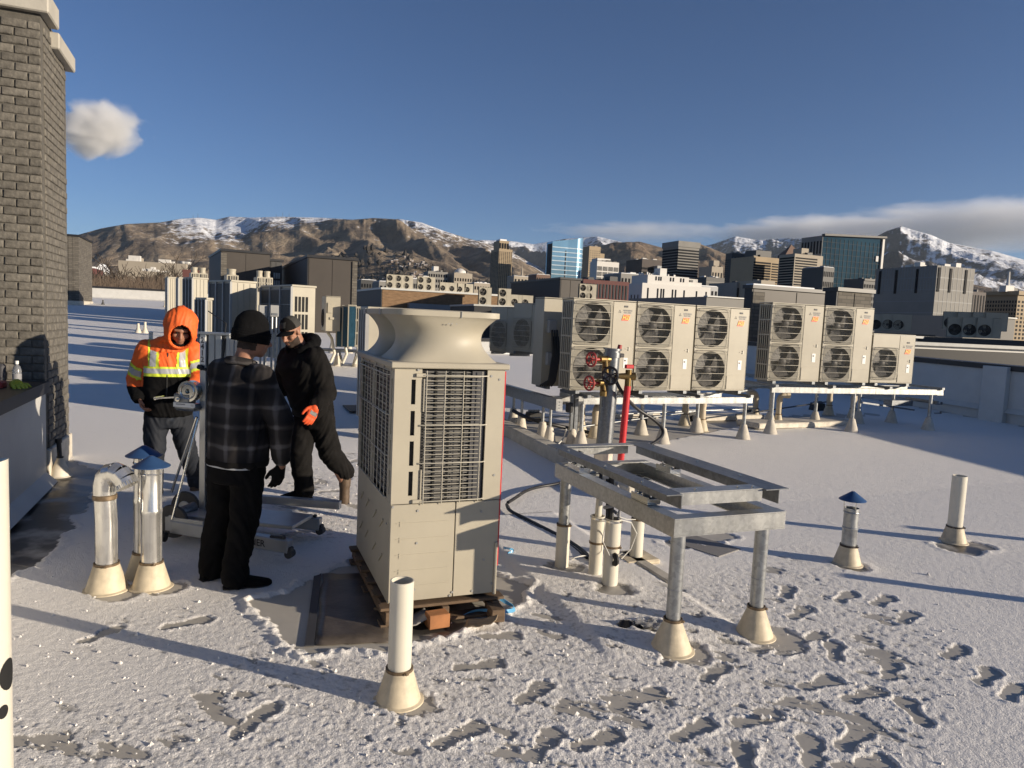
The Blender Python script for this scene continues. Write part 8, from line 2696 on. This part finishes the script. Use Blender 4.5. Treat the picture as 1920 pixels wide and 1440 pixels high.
link('boot', S_.fuse('boot', 'cloth_black', .008, 3), pc); sole(pc, org, frR, .3, .055)
S_ = Parts(org); frL = shoe(S_, anL, 186, 0, .31, .066, 34); S_.cap([anL + (0, 0, .16), anL + (0, 0, -.01)], (.062, .056))
link('boot', S_.fuse('boot', 'leather_tan', .008, 3), pc); sole(pc, org, frL, .29, .055)
mb = Parts(org); hand(mb, wrL, fgL - wrL, tr_ * .8 + tf_ * -.3, -1, curl=.45, thick=1.3, scale=1.08); mb.cap([wrL + (elL - wrL) * .22, wrL + (fgL - wrL) * .1], (.048, .045))
gm = mb.fuse('glove', 'glove_orange', .006, 2)
go = link('glove', gm, pc)
gd = (fgL - wrL) / np.linalg.norm(fgL - wrL); gn = -(tr_ * .8 + tf_ * -.3); gn = gn - gd * (gn @ gd); gn /= np.linalg.norm(gn)
link('glove_print', patch(gm, lambda c, n_: (np.abs((c + org - wrL) @ gd - .075) < .018) & (n_ @ gn > .2) & (np.abs((c + org - wrL) @ np.cross(gd, gn)) < .035), .003, 'zip_dark', 'glove_print'), go)
# cap: crown, bill, patch
K_ = Parts(org); ax = np.array(hf)
K_.ell(Lh(0, -.012, .04), (.089, .110, .108), ax, 28)
cm = K_.fuse('cap', ['cloth_charcoal', 'cap_grey'], .006, 3, region=lambda c: ((c - Lh(0, -.01, 0)) @ hf[1] < .02).astype(int))
cutme(cm, lambda c: (c + org - Lh(0, 0, .038)) @ (hf[2] - hf[1] * .06) > 0)
co_ = link('cap', cm, pc)
mb = MB(); v = []; n_ = 13
for i in range(n_):
    a = -1.15 + 2.3 * i / (n_ - 1)
    for rr2, dz in ((.0, .0), (.075 * math.cos(a * .75), -.010)):
        for th_ in (0.004, -.004):
            x = math.sin(a) * .086; y = .098 * math.cos(a) - .008 + rr2; v.append(Lh(x * (1 + .05 * (rr2 > 0)), y, .042 + dz - .028 * (x / .086) ** 2 + th_) - org)
f = []
for i in range(n_ - 1):
    a0, a1 = i * 4, i * 4 + 4
    f += [(a0, a1, a1 + 2, a0 + 2), (a0 + 1, a0 + 3, a1 + 3, a1 + 1), (a0 + 2, a1 + 2, a1 + 3, a0 + 3)]
mb.add(v, f); mb.build('cap_bill', 'cloth_black', co_, 40, fixn=True)
link('cap_patch', patch(cm, lambda c, nn: ((c + org - Lh(0, 0, 0)) @ hf[1] > .05) & (np.abs((c + org - Lh(0, 0, .095)) @ hf[2]) < .022) & (np.abs((c + org - Lh(0, 0, 0)) @ hf[0] - .0) < .034), .003, 'cap_grey', 'cap_patch'), co_)

# ================================================================= MATERIAL LIFT
mat('lift_alu', (.42, .43, .43), .38, metal=.6, var=.12, scale=6, stretch=(1, 1, .3))
mat('tyre_grey', (.06, .058, .055), .75, var=.2)
bq = at(405, 945, .0); LZ = rz(bq.x, bq.y)
lift = thing('material_lift', 'grey hand winch material lift with ribbed mast and base legs between the workers', 'material lift', (-2.52, 5.75, LZ), R(-10))
lx = lambda px, py, Y: np.array(atY(px, py, Y)) - np.array([-2.52, 5.75, LZ])
# mast: nested channels seen as ribs
mastx = .10
mb = MB()
ZM = atY(400, 628, 5.75).z - LZ
for i in range(4):
    mb.box((mastx - .075 + i * .068, .0 + .012 * (i % 2), ZM / 2 + .06), (.055, .07, ZM - .1), None, .004)
mb.box((mastx + .03, .05, ZM / 2 + .05), (.27, .03, ZM - .14))
mb.build('mast', 'lift_alu', lift)
MB().box((mastx + .02, .02, ZM + .012), (.29, .12, .02), None, .004).build('mast_cap', 'lift_alu', lift)
pl = MB().box((mastx - .072, -.040, ZM - .13), (.05, .006, .22)).build('number_plate', 'label_white', lift)
for i, ch in enumerate('2412'):
    text_on(ch, .062, pl, (mastx - .072, -.0445, ZM - .045 - i * .052), (1, 0, 0), (0, 0, 1), 'print_dark', bold=True)
mb = MB(); mb.box((mastx - .03, .0, .06), (.46, .14, .09), None, .006); mb.build('base_frame', 'lift_alu', lift)
# base legs run to the right
for (a, b2, nm) in (((490, 985), (592, 966), 'base_leg'), ((505, 942), (548, 938), 'base_leg')):
    pass
for y0, y1, x1, lab in ((-.30, -.44, 1.02, 'SUMNER'), (.12, .16, .98, None)):
    mb = MB(); mb.bar((-.05, y0, .10), (x1, y1, .085), .07, .10, .006)
    lo = mb.build('base_leg', 'lift_alu', lift)
    mb = MB(); mb.cyl((x1 + .0, y1 - .03, .03), (x1 + .0, y1 + .03, .03), .032, n=14); mb.box((x1 - .01, y1, .055), (.06, .05, .05), None, .006); mb.cyl((x1 - .05, y1, .06), (x1 - .05, y1, .16), .012, n=8); mb.box((x1 - .1, y1, .145), (.12, .02, .014)); mb.build('caster', 'tyre_grey', lo, 40)
    if lab:
        d = np.array([x1 + .05, y1 - y0, -.015]); d /= np.linalg.norm(d)
        text_on(lab, .07, lo, Vector((.69, y0 + (y1 - y0) * .70 - .0365, .087)), d, (0, 0, 1), 'print_dark', bold=True)
MB().box((.45, -.05, .155), (.95, .36, .03), None, .004).build('load_platform', 'lift_alu', lift)
MB().bar((.12, .45, .16), (1.0, .5, .16), .06, .07, .004).build('fork_arm', 'lift_alu', lift)
# rear wheels, tie rods, winch
for px, py, Y in ((335, 968, 5.45), (340, 950, 5.85)):
    c = lx(px, py, Y); c[2] = .135
    mb = MB(); rot = np.array(Matrix.Rotation(R(90), 3, 'X'))
    mb.lathe([(.045, -.02), (.10, -.02), (.128, -.016), (.135, 0), (.128, .016), (.10, .02), (.045, .02)], 24, c, rot)
    wo_ = mb.build('wheel', 'tyre_grey', lift, 30)
    MB().lathe([(0, -.026), (.05, -.024), (.06, -.016), (.06, .016), (.05, .024), (0, .026)], 16, c, rot).build('hub', 'lift_alu', wo_, 30)
mb = MB(); c = lx(335, 968, 5.45); mb.box((c[0] + .12, c[1] - .03, .12), (.34, .012, .11), Matrix.Rotation(R(-4), 3, 'Z')); mb.box((c[0] + .05, c[1] + .06, .1), (.1, .02, .1)); mb.build('wheel_bracket', 'lift_alu', lift)
c = lx(322, 1000, 5.35); mb = MB(); mb.cyl((c[0] - .015, c[1], .03), (c[0] + .015, c[1], .03), .03, n=14); mb.box((c[0], c[1], .062), (.05, .045, .03), None, .004); mb.build('caster', 'black_rubber', lift, 40)
c = lx(355, 945, 5.6); mb = MB(); mb.cyl((c[0] - .04, c[1] - .08, .17), (c[0] + .0, c[1] + .1, .19), .042, n=16); mb.build('roller', 'galv_dull', lift, 40)
for (p, q) in (((375, 782, 5.62), (318, 925, 5.7)), ((379, 786, 5.6), (335, 975, 5.42))):
    MB().tube([lx(*p), lx(*q)], .0105, 10).build('brace_rod', 'zinc_bright', lift, 50)
wc_ = lx(347, 748, 5.68)
wi = MB(); wi.box(wc_ + (0, 0, .0), (.15, .09, .09), None, .012); wi.box(wc_ + (.03, .0, -.065), (.2, .10, .06), None, .02)
wo2 = wi.build('winch', 'galv_dull', lift)
mb = MB(); rot = np.array(Matrix.Rotation(R(90), 3, 'X')); cc = wc_ + np.array([.05, .0, .065])
mb.lathe([(.02, -.04), (.085, -.04), (.085, -.034), (.05, -.03), (.05, .03), (.085, .034), (.085, .04), (.02, .04)], 24, cc, rot); mb.build('cable_drum', 'zinc_bright', wo2, 30)
mb = MB(); mb.torus(cc + (0, -.045, 0), .06, .005, 'y', 20, 5); mb.cyl(wc_ + (-.02, -.045, 0), wc_ + (-.02, -.07, 0), .02, n=12); mb.cyl(wc_ + (-.02, -.07, 0), wc_ + (-.02, -.085, 0), .008, n=8); mb.build('winch_gear', 'zinc_bright', wo2, 40)
lp = MB().box(wc_ + (.03, -.052, -.045), (.19, .006, .035)).build('winch_label', 'label_white', wo2)
MB().box(wc_ + (.0, -.056, -.04), (.08, .002, .008)).build('winch_print', 'print_grey', wo2); 
text_on('CE', .02, lp, Vector(wc_ + (.105, -.0562, -.045)), (1, 0, 0), (0, 0, 1), 'print_dark')
hnd = lx(270, 749, 5.95)
mb = MB(); mb.bar(wc_ + (-.06, -.03, .01), hnd, .028, .012); mb.cyl(hnd, hnd + (-.01, .12, .0), .014, n=10); mb.build('crank_handle', 'zinc_bright', wo2)
mb = MB(); c = lx(378, 690, 5.7); mb.cyl(c, c + (.05, 0, -.01), .012, n=8); mb.cyl(c + (-.02, 0, .01), c + (.02, 0, 0), .02, n=8); mb.build('latch_knob', 'black_steel', lift)
mb = MB(); mb.tube([(mastx + .12, -.02, ZM - .02), (mastx + .10, -.05, ZM - .3), (mastx + .12, -.02, ZM + .1), (mastx - .05, .0, ZM + .19)], .005, 6); mb.build('steel_cable', 'black_steel', lift)
